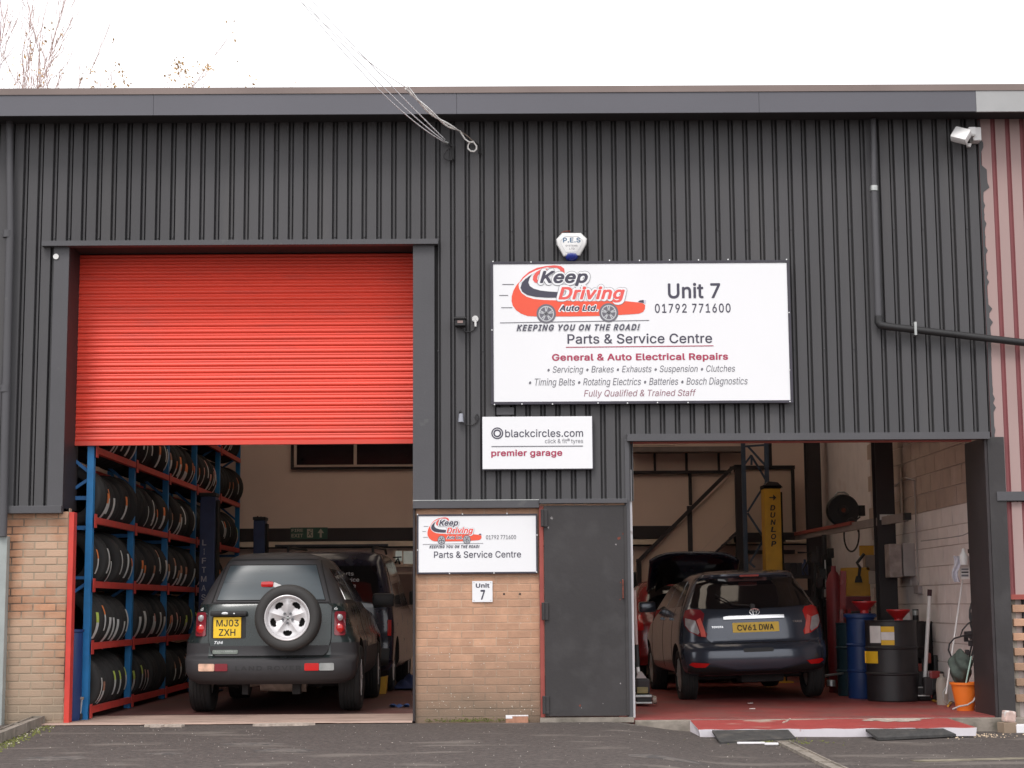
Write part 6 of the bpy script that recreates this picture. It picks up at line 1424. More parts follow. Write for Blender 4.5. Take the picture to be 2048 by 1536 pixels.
def arc(a0, a1, yc, w, r=TR+.003):
    mb = MB(); n = 8
    pa = [(r*math.cos(a0+(a1-a0)*i/n), r*math.sin(a0+(a1-a0)*i/n)) for i in range(n+1)]
    A = [mb.bm.verts.new((c, yc-w/2, s_)) for c, s_ in pa]; B = [mb.bm.verts.new((c, yc+w/2, s_)) for c, s_ in pa]
    for i in range(n): mb.bm.faces.new((A[i], A[i+1], B[i+1], B[i]))
    return mb
labs = {}
def biarc(a0, a1, yc, w, ca, cb):
    mb = arc(a0, a1, yc, w)
    for f in mb.bm.faces:
        c = f.calc_center_median(); f.material_index = 1 if math.atan2(c.z, c.x) > a0+(a1-a0)*.6 else 0
    return mb.mesh('paper_label', [ca, cb], 60)
for nm, m in (('white', m_lw), ('orange', m_lo), ('lime', m_ly), ('blue', m_lb), ('pink', m_lp)):
    labs[nm] = [biarc(R(a), R(b), yc, w, m_lw, m) for a, b, yc, w in ((-34,14,.01,.075),(-44,4,-.02,.09),(-18,30,.02,.06),(-38,12,.0,.10))]
shelfn = ['bottom shelf', 'second shelf up', 'third shelf up', 'fourth shelf up', 'fifth shelf up', 'top shelf']
bayn = ['nearest bay', 'second bay', 'third bay', 'fourth bay', 'last bay']
ordn = ['first', 'second', 'third', 'fourth', 'fifth', 'sixth', 'seventh', 'eighth', 'ninth']
rt = random.Random(5); run = 'white'; jj = 0
for li, z in enumerate(LV):
    for bi in range(5):
        y = BY[bi] + .17; k = 0
        while y < BY[bi+1] - .14 and k < 9:
            zz = z + TR - .07; sc = rt.uniform(.94, 1.04)
            # skip what nothing in the photo shows
            top = (zz + .3 - CAM.z)/(y + 16.7); hidden = (li == 4 and y < 1.2) or (li == 5 and y < 5.2) or (li <= 2 and bi >= 4 and y > 8.6)
            if not hidden:
                if rt.random() < .45: run = rt.choice(['white','white','orange','lime','white','pink','orange',None,None,'blue'])
                c1 = run if rt.random() < .85 else None; c2 = None; jj = rt.randrange(4) if rt.random() < .4 else jj
                what = 'black tyre with ' + (f"{c1} and {c2} labels" if c2 and c2 != c1 else ('white label' if c1 == 'white' else f"white and {c1} label") if c1 else 'no label')
                lab = f"{what}, {ordn[k]} in {bayn[bi]}, {shelfn[li]}"
                o = bpy.data.objects.new('tyre', mt_); C.objects.link(o)
                sc = rt.uniform(.92, 1.05)
                o.location = (RX - .235 + rt.uniform(-.035,.03), y, zz + (sc-1)*TR); o.scale = (sc, sc*rt.uniform(.82,1.0), sc)
                o.rotation_euler = (rt.uniform(-.03,.03), 0, rt.uniform(-.09,.09))
                props(o, lab, 'tyre', 'tyres on the rack')
                tilt = rt.uniform(-.16,.16)
                if c1: inst('paper_label', labs[c1][jj], o, rot=(0, tilt, 0))
                if c2: inst('paper_label', labs[c2][rt.randrange(4)], o, (0,0,0), (0, tilt+rt.uniform(-.3,.5), 0))
            y += rt.uniform(.195,.225); k += 1
bb = thing('blue_barrel', 'tall blue plastic barrel squeezed between the red door guide and the tyre rack', 'barrel', (XP(150,.42,1330), .42, 0))
part('barrel_body', MB().lathe([(.0,0),(.13,0),(.14,.03),(.14,.84),(.135,.86),(.0,.86)], c=(XP(146,.40,1330)-.04,.36,0), n=28), m_udrum, bb, smooth=40)
part('barrel_rim', MB().lathe([(.135,.86),(.15,.865),(.15,.89),(.12,.89)], c=(XP(146,.40,1330)-.04,.36,0), n=28), m_udrum, bb, smooth=40)
br = thing('hand_brush', 'small upturned brush with pale bristles at the foot of the front rack upright', 'brush', (XP(159,.36,1400), .36, 0))
bx = XP(159,.36,1400)
mb = MB()
for i in range(26):
    a = random.uniform(-.035,.035); b_ = random.uniform(-.02,.02); mb.tube([(bx+a*.6,.36+b_,.07),(bx+a,.36+b_*1.3,.20)], .002, n=3)
part('bristles', mb, m_paper, br, kind='stuff'); part('brush_block', MB().box(bx-.03,bx+.03,.335,.385,.01,.07,.008), m_blackp, br)
part('brush_head', MB().box(bx-.04,bx+.04,.33,.39,.20,.23,.01), m_tan, br)

# lift posts
def liftpost(px, Y, w, ztop, m, nm, label, txt=None, ty=None, mt=None, d=.28, base=True):
    x = XP(px, Y, 1150); r = thing(nm, label, 'lift', (x, Y, 0))
    s = part('column', MB().box(x-w/2, x+w/2, Y, Y+d, .02, ztop, .012), m, r)
    part('column_slot', MB().box(x+w/2+.002, x+w/2+.03, Y+.04, Y+d-.04, .02, ztop-.05), m_blackm, r)
    part('base_plate', MB().box(x-w*.9, x+w*.9, Y-.12, Y+d+.1, 0, .019), m, r)
    part('top_cap', MB().box(x-w/2-.01, x+w/2+.01, Y-.01, Y+d+.01, ztop+.001, ztop+.05, .008), m_blackp, r)
    return r, x
r, x = liftpost(413, 5.9, .20, 2.56, m_dblue, 'lift_post', 'dark blue lift post with vertical white lettering beside the tyre rack')
mtl = mat('faded_white_lettering', (.42,.42,.46), .5)
for i, ch in enumerate('LIFTMASTER'):
    zc = ZP(1085 + 18.2*i, 5.9, 410)
    h = .075; w = .055 if ch != 'I' else .014; w = .07 if ch == 'M' else w
    part('lettering', text_mesh(ch, x-.035-w/2, x-.035+w/2, zc-h/2, zc+h/2, 5.896, mtl, .01), mtl, r)
r, x = liftpost(517, 8.8, .17, ZP(1037, 8.8), m_dblue, 'lift_post', 'shorter dark blue lift post against the back wall left of the exit sign')
part('hose_pair', MB().tube([(x-.03,8.9,ZP(1037,8.8)),(x-.04,8.9,ZP(1028,8.8))], .012).tube([(x+.02,8.9,ZP(1037,8.8)),(x+.01,8.9,ZP(1029,8.8))], .012), m_scuff, r)
r, x = liftpost(1549, 7.4, .235, ZP(980, 7.4), m_yell, 'lift_post', 'yellow lift post with vertical dark lettering behind the slate hatchback', d=.3)
part('cap_tip', MB().poly([(x-.13,7.39,ZP(978,7.4)),(x+.15,7.39,ZP(978,7.4)),(x+.08,7.39,ZP(968,7.4)),(x-.05,7.39,ZP(966,7.4))], (0,.25,0)), m_steel, r)
for i, ch in enumerate('DUNLOP'):
    zc = ZP(1019 + 14.4*i, 7.4); h = .078; w = .075
    part('lettering', text_mesh(ch, x+.0-w/2, x+.0+w/2, zc-h/2, zc+h/2, 7.396, m_blackp, .03, shear=.15), m_blackp, r)
za = ZP(998.5, 7.4); mb = MB(); mb.poly([(x-.045,7.396,za-.008),(x+.01,7.396,za-.008),(x+.01,7.396,za-.045),(x+.055,7.396,za),(x+.01,7.396,za+.045),(x+.01,7.396,za+.008),(x-.045,7.396,za+.008)])
part('arrow_mark', mb, m_blackp, r)

# back wall: window band, dark beam, white rail, exit sign
def bpx(x0,x1,y0,y1,Y,th,m,root,nm,label=None):
    a = at(x0,(y0+y1)/2,Y); b = at(x1,(y0+y1)/2,Y)
    return part(nm, MB().box(a.x,b.x,Y,Y+th,at((x0+x1)/2,y1,Y).z,at((x0+x1)/2,y0,Y).z), m, root, label=label)
YB = 10.44
wn = thing('office_window', 'long dark mezzanine window high on the back wall behind the shutter', 'window', at(700,935,YB))
m_frm = mat('cream_window_frame', (.58,.46,.38), .6)
bpx(582,960,840,938,YB-.002,.04,m_steel,wn,'outer_frame')
for x0, x1 in ((594,707),(714,828),(835,950)):
    bpx(x0,x1,845,928,YB-.022,.01,m_glassd,wn,'pane')
for x0, x1 in ((588,593.5),(707.5,713.5),(828.5,834.5)): bpx(x0,x1,845,930,YB-.03,.026,m_frm,wn,'mullion')
bpx(588,950,929,933,YB-.03,.026,m_frm,wn,'bottom_rail')
bm_ = thing('cross_beam', 'dark painted beam running across the back wall above the white rail', 'beam', at(700,1078,YB-.05))
a = at(478,1066,YB); b_ = at(1300,1066,YB)
part('beam_web', MB().box(a.x, XP(1530,YB), YB-.06, YB+.055, ZP(1079.5,YB), ZP(1054,YB)), m_steel, bm_)
part('rail', MB().box(a.x, XP(1640,YB), YB-.09, YB+.05, ZP(1091,YB), ZP(1081,YB)), mat('cream_rail', (.78,.66,.52), .5), bm_)
part('rail_shadow_gap', MB().box(a.x, XP(1640,YB), YB-.02, YB+.05, ZP(1094,YB), ZP(1091.2,YB)), m_steel, bm_)
ex = thing('exit_sign', 'dim green fire exit sign with running figure and arrow on the dark beam', 'sign', at(618,1066,YB-.08))
bpx(581,655,1055,1078,YB-.075,.014,m_gsign,ex,'sign_panel')
a = at(583,1065,YB-.078); b_ = at(606,1065,YB-.078)
part('lettering', text_mesh('FIRE', a.x, b_.x, ZP(1064,YB,620), ZP(1058,YB,620), YB-.077, m_signl, .02), m_signl, ex)
part('lettering', text_mesh('EXIT', a.x, b_.x, ZP(1075,YB,620), ZP(1068,YB,620), YB-.077, m_signl, .02), m_signl, ex)
q = lambda px, py: at(px, py, YB-.077)
mb = MB(); mb.poly([q(614,1075),(q(614,1058)),(q(626,1058)),(q(626,1075))]); part('pictogram_ground', mb, m_signl, ex)
mb = MB(); q2_ = lambda px, py: at(px, py, YB-.078)
mb.tube([q2_(616,1072), q2_(619,1068), q2_(620,1064)], .008, n=6).tube([q2_(623,1073), q2_(621,1068), q2_(620,1064), q2_(624,1065)], .008, n=6).tube([q2_(617,1063), q2_(620,1063)], .007, n=6); part('running_figure', mb, m_gsign, ex)
part('figure_head', MB().cyl(q2_(622,1060), q2_(622,1060)+Vector((0,.002,0)), .011, n=12), m_gsign, ex)
mb = MB(); mb.poly([q(635,1066),q(641.5,1057.5),(q(648,1066)),q(643.5,1066),q(643.5,1075),q(639.5,1075),q(639.5,1066)]); part('arrow', mb, m_signl, ex)
# lit window with blinds and brown door right of the van
lw = thing('office_blind_window', 'small pale window with horizontal blinds low on the back wall by the brick pier', 'window', at(810,1130,YB))
bpx(785,870,1100,1130,YB-.01,.05,m_frm,lw,'window_frame')
m_bl = mat('pale_blind_slat', (.55,.60,.56), .6, var=.02, emit=.22)
for i in range(11): bpx(807,868,1102.3+i*2.3,1104.2+i*2.3,YB-.018,.005,m_bl,lw,'blind_slat')
bpx(791,804,1102,1122,YB-.018,.005,m_bl,lw,'clear_pane')
bpx(784,870,1130.5,1133.5,YB-.09,.12,m_frm,lw,'window_sill')
part('clamp_silhouette', MB().tube([at(786,1115,YB-.06), at(803,1114,YB-.06)], .010).tube([at(790,1127,YB-.06), at(796,1117,YB-.06), at(800,1128,YB-.06)], .018), m_blackp, lw)
bd = thing('brown_hatch', 'brown panelled hatch in the back wall below the blind window', 'hatch', at(820,1215,YB))
bpx(790,880,1143,1214,YB-.01,.05,m_frm,bd,'hatch_frame'); bpx(795,880,1148,1210,YB-.02,.012,mat('brown_panel', (.16,.10,.085), .7, var=.1), bd,'hatch_panel')

# bits on the floor of the left bay
yf = thing('yellow_lift_foot', 'yellow tapered lift foot on the floor right of the van wheel', 'lift part', atz(758,1386,0))
p = atz(758,1388,0); part('foot', MB().poly([(p.x-.10,p.y,0),(p.x+.08,p.y,0),(p.x+.10,p.y,.22),(p.x-.06,p.y,.19)], (0,.25,0)), m_yell, yf)
bs = thing('blue_sheet', 'crumpled dark blue sheet on the floor beside the brick pier', 'sheet', atz(812,1372,0))
p = atz(808,1380,0)
rr = random.Random(2)
part('sheet', MB().grid(lambda u, v: (p.x-.16+.5*u, p.y+.9*v, .02 + .16*math.sin(u*3.1)*math.sin(v*3.1)*(.6+.6*math.sin(u*11+v*7)**2)), 18, 18), mat('dark_blue_cloth', (.02,.035,.12), .8, var=.3), bs, smooth=80)
solo('blue_rag', MB().grid(lambda u, v: (atz(812,1398,0).x-.1+.22*u, 2.2+.18*v, .012 + .02*math.sin(u*9)*math.sin(v*7+1)), 10, 8), mat('blue_rag_cloth', (.03,.07,.22), .8, var=.3), 'small blue rag on the floor just inside the brick pier', 'rag', smooth=80)

# ================================================================== RIGHT BAY
# boarded staircase in front of the back wall
YS = 9.3
m_bd = mat('cream_board', (.62,.48,.385), .8, var=.04, scale=1.2, coord='world')
st = thing('staircase', 'cream boarded staircase with dark sloping handrail rising to the right against the back wall', 'staircase', at(1380,1290,YS))
q = lambda px, py, Y=YS: at(px, py, Y)
part('balustrade_board', MB().poly([q(1283,1119),q(1470,942),q(1472,1062),q(1380,1150),q(1283,1250)], (0,.03,0)), m_bd, st)
part('board_line', MB().obox(q(1330,1180,YS-.004), q(1470,1030,YS-.004), .012, .006, up=(0,1,0)), m_frm, st)
part('handrail', MB().obox(q(1274,1125,YS-.03), q(1462,938,YS-.03), .055, .07, up=(0,1,0)).obox(q(1460,937,YS-.03), q(1482,933,YS-.03), .055, .06, up=(0,1,0)), m_steel, st)
part('stringer', MB().obox(q(1430,1106,YS-.03), q(1474,1066,YS-.03), .035, .06, up=(0,1,0)), m_steel, st)
part('bottom_post', MB().box(q(1274,1180).x, q(1283,1180).x, YS-.04, YS+.06, 0, q(1278,1118).z), m_steel, st)
part('middle_post', MB().box(q(1376,1100).x, q(1385.5,1100).x, YS-.02, YS+.06, 0, q(1380,1012).z), m_steel, st)
part('top_post', MB().box(q(1471,1050).x, q(1487,1050).x, YS-.06, YS+.06, 0, q(1478,930).z), m_steel, st)
for i in range(9):
    a = q(1290+20*i, 1175-19.5*i, YS); part('tread', MB().box(a.x, a.x+.24, YS+.05, YS+.8, a.z-.04, a.z-.01), m_steel, st)
up = thing('mezzanine_balustrade', 'cream boarded mezzanine wall with dark battens and ledge above the staircase', 'wall', at(1370,943,YB))
for x0,x1,y0,y1,nm in ((1262,1462,941,947,'batten'),(1378,1384,947,1010,'batten'),(1308,1312,903,941,'thin_batten'),(1371,1375.5,903,941,'thin_batten'),(1436,1440,903,941,'thin_batten')):
    bpx(x0,x1,y0,y1,YB-.02,.07,m_steel,up,nm)
bpx(1262,1486,893,903,YB-.30,.34,mat('grey_brown_ledge', (.22,.18,.165), .8), up,'ledge')
bpx(1268,1350,889.5,891.5,YB-.32,.05,m_frm,up,'pale_pipe')
fr = thing('boxed_office', 'cream panelled box office framed in dark steel behind the yellow lift post', 'partition', at(1540,1080,YB-.3))
YO = YB-.35
bpx(1487,1586,939,1065,YO+.02,.03,m_bd,fr,'panel'); bpx(1487,1590,931,938.5,YO-.02,.08,m_steel,fr,'top_frame')
bpx(1584,1590.5,938.8,1064,YO-.02,.08,m_steel,fr,'side_frame'); bpx(1470,1592,1065,1084,YO-.06,.12,m_steel,fr,'bottom_frame')
bpx(1572,1602,1080,1084.5,YO-.10,.03,mat('cream_rail2',(.78,.66,.52),.5),fr,'rail_end')
bpx(1495,1590,1100,1108,YO,.1,m_steel,fr,'shelf'); bpx(1495,1590,1140,1148,YO,.1,m_steel,fr,'shelf')
# blue rack frame with X braces
bf = thing('blue_rack_frame', 'tall blue rack end frame with zigzag braces between staircase and yellow lift post', 'rack', at(1510,1290,8.3))
Yr = 8.3
m_bdk = mat('dusty_dark_blue', (.05,.075,.12), .55, var=.15)
pz = [q(1485.5,1140,Yr), q(1532,1140,Yr)]
part('upright', MB().obox(Vector((q(1496,1290,Yr).x,Yr,0)), q(1485.5,870,Yr), .06, .06, up=(0,1,0)), m_bdk, bf)
part('upright', MB().obox(Vector((q(1540,1290,Yr).x,Yr,0)), q(1532,870,Yr), .06, .06, up=(0,1,0)), m_bdk, bf)
part('black_column', MB().box(q(1537,930,Yr).x, q(1547,930,Yr).x, Yr+.12, Yr+.3, q(1540,935,Yr).z, 4.2), m_steel, bf)
for p0, p1 in (((1488,930),(1503,910)),((1503,912),(1532,960)),((1534,962),(1495,1024)),((1495,1026),(1528,1076)),((1528,1078),(1500,1125)),((1498,1124),(1510,1135)),((1488,893),(1530,890)),((1503,910),(1503,930)),((1496,893),(1530,930))):
    part('brace', MB().obox(q(*p0,Yr), q(*p1,Yr), .028, .028, up=(0,1,0)), m_bdk, bf)

# steel columns along the right wall
for px0, px1, lab in ((1617,1645,'dark steel column in the far right corner of the workshop'),(1755,1791,'dark steel column on the right wall behind the oil drums')):
    X1 = 4.86; Y = X1*3400/(px1-1001) - 16.7; x1 = XP(px1, Y, 1050); x0 = XP(px0, Y, 1050)
    cl = thing('steel_column', lab, 'column', (x1, Y, 0))
    part('flange', MB().box(x0, x1, Y, Y+.02, 0, 6.0), m_steel, cl)
    part('web', MB().box((x0+x1)/2-.01, (x0+x1)/2+.01, Y+.021, Y+.2, 0, 6.0), m_steel, cl)
    part('rear_flange', MB().box(x0, x1, Y+.201, Y+.221, 0, 6.0), m_steel, cl)
    yb = 1066 if px0 < 1700 else 1034
    s_ = part('paper_notice', MB().box(x0+.03, x1-.01, Y-.008, Y-.003, ZP(yb+6,Y,px0), ZP(yb-5,Y,px0)), m_paper, cl)
    part('notice_mark', MB().cyl(((x0+x1)/2+.02,Y-.012,ZP(yb,Y,px0)), ((x0+x1)/2+.02,Y-.0085,ZP(yb,Y,px0)), .02, n=14), m_tan, cl)
# trunking along the wall
tk = thing('cable_trunking', 'grey trunking with a red strip sloping along the right wall past both columns', 'trunking', (4.7, 3.2, 2.1))
part('grey_trunk', MB().obox(at(1594,1073,7.9), at(1812,1034,3.45), .06, .10), mat('grey_trunk', (.30,.25,.235), .6), tk)
part('red_strip', MB().obox(at(1592,1068,7.85), at(1705,1046,5.35), .055, .045), m_redf, tk)
part('grey_trunk_end', MB().box(at(1808,1033,3.4).x, at(1821,1033,3.4).x, 3.36, 3.46, ZP(1040,3.4,1815), ZP(1026,3.4,1815)), m_blackp, tk)
# hose reel
hr = thing('hose_reel', 'large black hose reel on the wall between the two steel columns', 'hose reel', at(1686,1020,6.0))
c0 = at(1685,1021,6.0)
part('reel_drum', MB().lathe([(.01,-.07),(.06,-.075),(.07,-.055),(.20,-.06),(.215,-.04),(.215,.05),(.20,.07),(.01,.07)], c=c0, axis='y', n=36), m_blackp, hr, smooth=40)
part('hub', MB().lathe([(.001,-.10),(.028,-.095),(.03,-.07)], c=c0, axis='y', n=18), m_scuff, hr, smooth=40)
part('carry_handle', MB().tube([c0+Vector((-.10,0,.19)), c0+Vector((-.06,0,.245)), c0+Vector((.03,0,.245)), c0+Vector((.09,0,.20))], .012), m_galv, hr, smooth=60)
part('outlet_arm', MB().poly([at(1697,998,5.98),at(1716,1014,5.98),at(1716,1034,5.98),at(1697,1046,5.98)], (0,.08,0)).box(at(1716,1020,6).x, at(1729,1020,6).x, 5.96, 6.08, ZP(1032,6,1720), ZP(1011,6,1720)), m_blackp, hr)
lp = [at(1713+ (-1)*15*math.cos(a) -10, 1070 - 33*math.sin(a), 5.9) for a in [2*math.pi*i/30 for i in range(31)]]
part('hanging_hose', MB().tube(lp, .012, n=6), m_cableb, hr, smooth=60)
part('hose_lead', MB().tube([at(1720,1034,5.95), at(1712,1040,5.92), at(1714,1052,5.9), at(1717,1064,5.9)], .012, n=6), m_cableb, hr, smooth=60)
# yellow analyser cabinet
yc = thing('equipment_cabinet', 'yellow workshop machine with dark red base between the two steel columns', 'machine', at(1717,1220,5.2))
Yq = 5.2
bpx(1694,1740,1135,1192,Yq,.4,m_yellow,yc,'yellow_housing'); bpx(1690,1742,1192.5,1222,Yq-.02,.44,mat('dull_dark_red', (.20,.02,.03), .5),yc,'red_base')
bpx(1692,1744,1222.5,1330,Yq-.02,.44,m_steel,yc,'stand')
bpx(1719,1748,1091,1112,Yq+.2,.02,m_yellow,yc,'yellow_flap',)
part('control_arm', MB().tube([at(1717,1160,Yq-.05), at(1720,1135,Yq-.06), at(1714,1126,Yq-.06), at(1728,1108,Yq-.03)], .02), m_blackp, yc, smooth=60)
part('clamp', MB().poly([at(1710,1165,Yq-.03),at(1725,1165,Yq-.03),at(1722,1152,Yq-.03),at(1713,1152,Yq-.03)], (0,.03,0)), m_blackp, yc)
part('paper_roll', MB().box(at(1736,1150,Yq).x, at(1760,1150,Yq).x, Yq-.06, Yq-.04, ZP(1168,Yq,1745), ZP(1143,Yq,1745)), mat('grey_tan_paper', (.40,.34,.30), .7, var=.2), yc)
part('side_box', MB().box(at(1731,1120,Yq).x, at(1758,1120,Yq).x, Yq+.0, Yq+.18, ZP(1142,Yq,1745), ZP(1110,Yq,1745), .01), mat('brown_grey_box', (.26,.20,.17), .7), yc)
part('dark_slot', MB().box(at(1706,1200,Yq).x, at(1726,1200,Yq).x, Yq-.03, Yq-.022, ZP(1208,Yq,1716), ZP(1200,Yq,1716)), m_blackm, yc)
# red engine crane
ec = thing('engine_crane', 'red engine crane standing between the slate hatchback and the drums', 'crane', at(1675,1300,4.4))
Yc = 4.3
part('mast', MB().obox(Vector((at(1678,1300,Yc).x,Yc,.05)), at(1686,1142,Yc), .07, .07, up=(0,1,0)), m_redcar, ec)
part('leg', MB().box(at(1668,1300,Yc).x, at(1690,1300,Yc).x, Yc-.1, Yc+.8, .08, .16), m_redcar, ec)
part('leg', MB().box(at(1684,1300,Yc).x, at(1691,1300,Yc).x, Yc-.4, Yc+.05, .04, 1.02), m_redcar, ec)
part('gas_bottle', MB().lathe([(.0,0),(.10,0),(.10,1.35),(.06,1.46),(.03,1.50),(.03,1.56)], c=(at(1672,1300,Yc+.4).x, Yc+.4, 0), n=20), mat('dull_red_bottle', (.20,.02,.025), .5), ec, smooth=40)
part('pale_band', MB().cyl((at(1685,1300,Yc).x,Yc-.18,.70),(at(1685,1300,Yc).x,Yc-.18,.78),.03,n=12), m_paper, ec)
# dark clutter stand left of crane: tyre changer column
tc = thing('tool_stand', 'dark cluttered tool stand with chains and a bright rod beside the far column', 'stand', at(1648,1300,6.0))
for px, Y, r_, m in ((1640,6.0,.03,m_steel),(1652,6.2,.035,m_blackp),(1663,6.1,.02,m_steel),(1632,5.8,.02,m_blackp)):
    x = at(px,1200,Y).x; part('rod', MB().cyl((x,Y,0),(x,Y,2.05-.2*abs(px-1650)/10),r_,n=10), m, tc)
part('bright_rod', MB().cyl(at(1650,1120,5.8), at(1653,1200,5.8), .010, n=8), m_paper, tc)
rr = random.Random(4)
for i in range(26):
    p = at(rr.uniform(1625,1668), rr.uniform(1105,1290), rr.uniform(5.6,6.2)); s = rr.uniform(.03,.08)
    part('tool', MB().box(p.x-s*.6,p.x+s*.6,p.y-.04,p.y+.04,p.z-s,p.z+s,.01), rr.choice([m_blackp, m_steel, m_under, m_redf, m_gcab if i%6==0 else m_steel]), tc)
# clutter behind the hatchback right: welding arm stand
ws = thing('workbench', 'dark workbench with lamp arm and blue bottle behind the hatchback', 'workbench', at(1600,1290,7.2))
Yw = 7.2
bpx(1570,1640,1150,1156,Yw,.6,m_steel,ws,'bench_top'); bpx(1574,1580,1156,1330,Yw,.05,m_steel,ws,'bench_leg'); bpx(1626,1632,1156,1330,Yw,.05,m_steel,ws,'bench_leg')
part('lamp_arm', MB().tube([at(1595,1105,Yw), at(1625,1105,Yw), at(1606,1140,Yw), at(1612,1150,Yw)], .014), m_blackp, ws, smooth=40)
part('bottle', MB().lathe([(0,0),(.045,0),(.045,.14),(.018,.18),(.018,.22)], c=(at(1613,1150,Yw).x,Yw+.1,ZP(1150,Yw,1613)), n=16), m_dblue, ws, smooth=40)
for px in (1578, 1590, 1602): part('storage_bin', MB().box(at(px,1140,Yw).x-.04, at(px,1140,Yw).x+.04, Yw+.1, Yw+.3, ZP(1150,Yw,px), ZP(1128,Yw,px)+.02, .01), [m_steel, m_bdk, m_under][px % 3], ws)
bpx(1560,1680,1180,1330,Yw+.7,.05,m_steel,ws,'back_board')

# drums
def drum(px, Y, py_b, r, h, m, lab, ribs=True, lid=True):
    x = XP(px, Y, 1300); t = thing('oil_drum' if ribs else 'plastic_drum', lab, 'drum', (x, Y, 0))
    pr = [(0,0),(r*.97,0),(r,.012),(r,h*.32),(r+.012,h*.335),(r+.012,h*.345),(r,h*.36),(r,h*.64),(r+.012,h*.655),(r+.012,h*.665),(r,h*.68),(r,h-.02),(r+.008,h-.01),(r+.008,h),(r-.012,h),(r-.012,h-.02),(0,h-.02)]
    part('drum_body', MB().lathe(pr, c=(x,Y,0), n=48), m, t, smooth=30); return t, x
t, x = drum(1783, 2.75, 1393, .287, .90, m_bdrum, 'black steel oil drum with white and yellow labels on its side')
def drumlabel(px0,px1,py0,py1,m,t,Y=2.75,cx=None,r=.290):
    x0, x1 = XP(px0,Y-.2,1270), XP(px1,Y-.2,1270); z0, z1 = ZP(py1,Y-.2,px0), ZP(py0,Y-.2,px0)
    f = lambda u, v: (x0+(x1-x0)*u, Y - math.sqrt(max(1e-4, r*r-(x0+(x1-x0)*u-cx)**2)), z0+(z1-z0)*v)
    return part('drum_label', MB().grid(f, 10, 2), m, t)
drumlabel(1743,1760,1252,1286,m_paper,t,cx=x); drumlabel(1760.5,1785,1253,1264,m_yellow.copy() and mat('bright_yellow_label',(.80,.48,.02),.5),t,cx=x); drumlabel(1760.5,1785,1264.2,1280,m_paper,t,cx=x); drumlabel(1760.5,1785,1280.2,1290,MATS['bright_yellow_label'],t,cx=x); drumlabel(1735.5,1754,1303,1327,MATS['bright_yellow_label'],t,cx=x,r=.290)
t2, x2 = drum(1822, 3.35, 1390, .287, .88, m_bdrum, 'second black steel oil drum nearer the right wall')
t3, x3 = drum(1722, 3.3, 1385, .16, .93, m_udrum, 'tall blue plastic drum left of the black oil drum', ribs=False)
part('blue_lid', MB().lathe([(0,.93),(.19,.93),(.19,.965),(.17,.975),(0,.975)], c=(x3,3.3,0), n=32), m_udrum, t3, smooth=30)
t4, x4 = drum(1702, 3.9, 1385, .17, .86, mat('dark_teal_drum', (.02,.05,.065), .5), 'dark teal drum behind the blue plastic drum', ribs=False)
def funnel(px, py, Y, lab, r=.13, z=None):
    p = at(px, py, Y); z = p.z if z is None else z
    t = thing('funnel', lab, 'funnel', (p.x, Y, z))
    part('bowl', MB().lathe([(r,.135),(r+.008,.14),(r+.008,.125),(.05,.035),(.05,0),(.04,0),(.04,.035),(r-.006,.128)], c=(p.x,Y,z), n=32, closed=True), mat('red_plastic', (.50,.02,.02), .35, coat=.3), t, smooth=40)
funnel(1797, 1240, 2.8, 'red plastic funnel standing on the black oil drum with labels', .125, .88)
funnel(1729, 1235, 3.3, 'wide red tray funnel on the blue plastic drum', .135, .977)
cn = thing('spray_can', 'small silver and black can on the oil drum beside the red funnel', 'can', (XP(1829,3.3,1230),3.25,.86))
part('can', MB().cyl((XP(1829,3.3,1230),3.25,.861),(XP(1829,3.3,1230),3.25,1.02),.035,n=18), m_blackp, cn, smooth=40)
part('silver_band', MB().cyl((XP(1829,3.3,1230),3.25,.95),(XP(1829,3.3,1230),3.25,1.005),.0365,n=18), m_galv, cn, smooth=40)
jg = thing('plastic_jug', 'translucent white jug between the red funnel and the silver can', 'jug', (XP(1815,3.05,1240),3.05,.88))
part('jug', MB().lathe([(0,0),(.05,0),(.055,.06),(.045,.10),(.03,.12)], c=(XP(1817,3.0,1240),3.1,.861), n=18), m_plasw, jg, smooth=40)

# trolley jack with white handle
tj = thing('trolley_jack', 'red trolley jack with a long white handle in front of the oil drums', 'jack', atz(1845,1400,0))
p = atz(1846,1402,0); x, y = p.x, p.y
part('handle_tube', MB().cyl((x+.035,y+.05,.16), at(1859,1192,y+.10), .022, n=14), m_plasw, tj, smooth=40)
part('handle_grip', MB().cyl(at(1859,1192,y+.10), at(1859.5,1179,y+.10), .026, n=14), mat('dark_maroon_grip', (.05,.012,.02), .6), tj, smooth=40)
part('side_frame', MB().box(x-.11,x-.09,y,y+.55,.03,.14,.008), m_redcar, tj); part('side_frame', MB().box(x+.09,x+.11,y,y+.55,.03,.14,.008), m_redcar, tj)
part('red_cowl', MB().poly([(x-.13,y+.12,.15),(x+.02,y+.12,.15),(x+.02,y+.12,.22),(x-.11,y+.12,.26)], (0,.2,0)), m_redcar, tj)
part('front_block', MB().box(x-.10,x+.08,y-.03,y+.12,.05,.17,.015), m_blackp, tj)
part('bright_bar', MB().box(x-.10,x+.07,y-.036,y-.031,.055,.068), m_plasw, tj); part('bright_cap', MB().box(x-.07,x+.06,y-.036,y-.031,.145,.158,.002), m_galv, tj)
for sx in (-.13, .13): part('castor', MB().cyl((x+sx-.02,y+.03,.045),(x+sx+.02,y+.03,.045),.045,n=18), m_blackm, tj, smooth=40)
gs = thing('grinder_pile', 'heap of red and black power tools on the floor behind the jack handle', 'tools', atz(1868,1392,0))
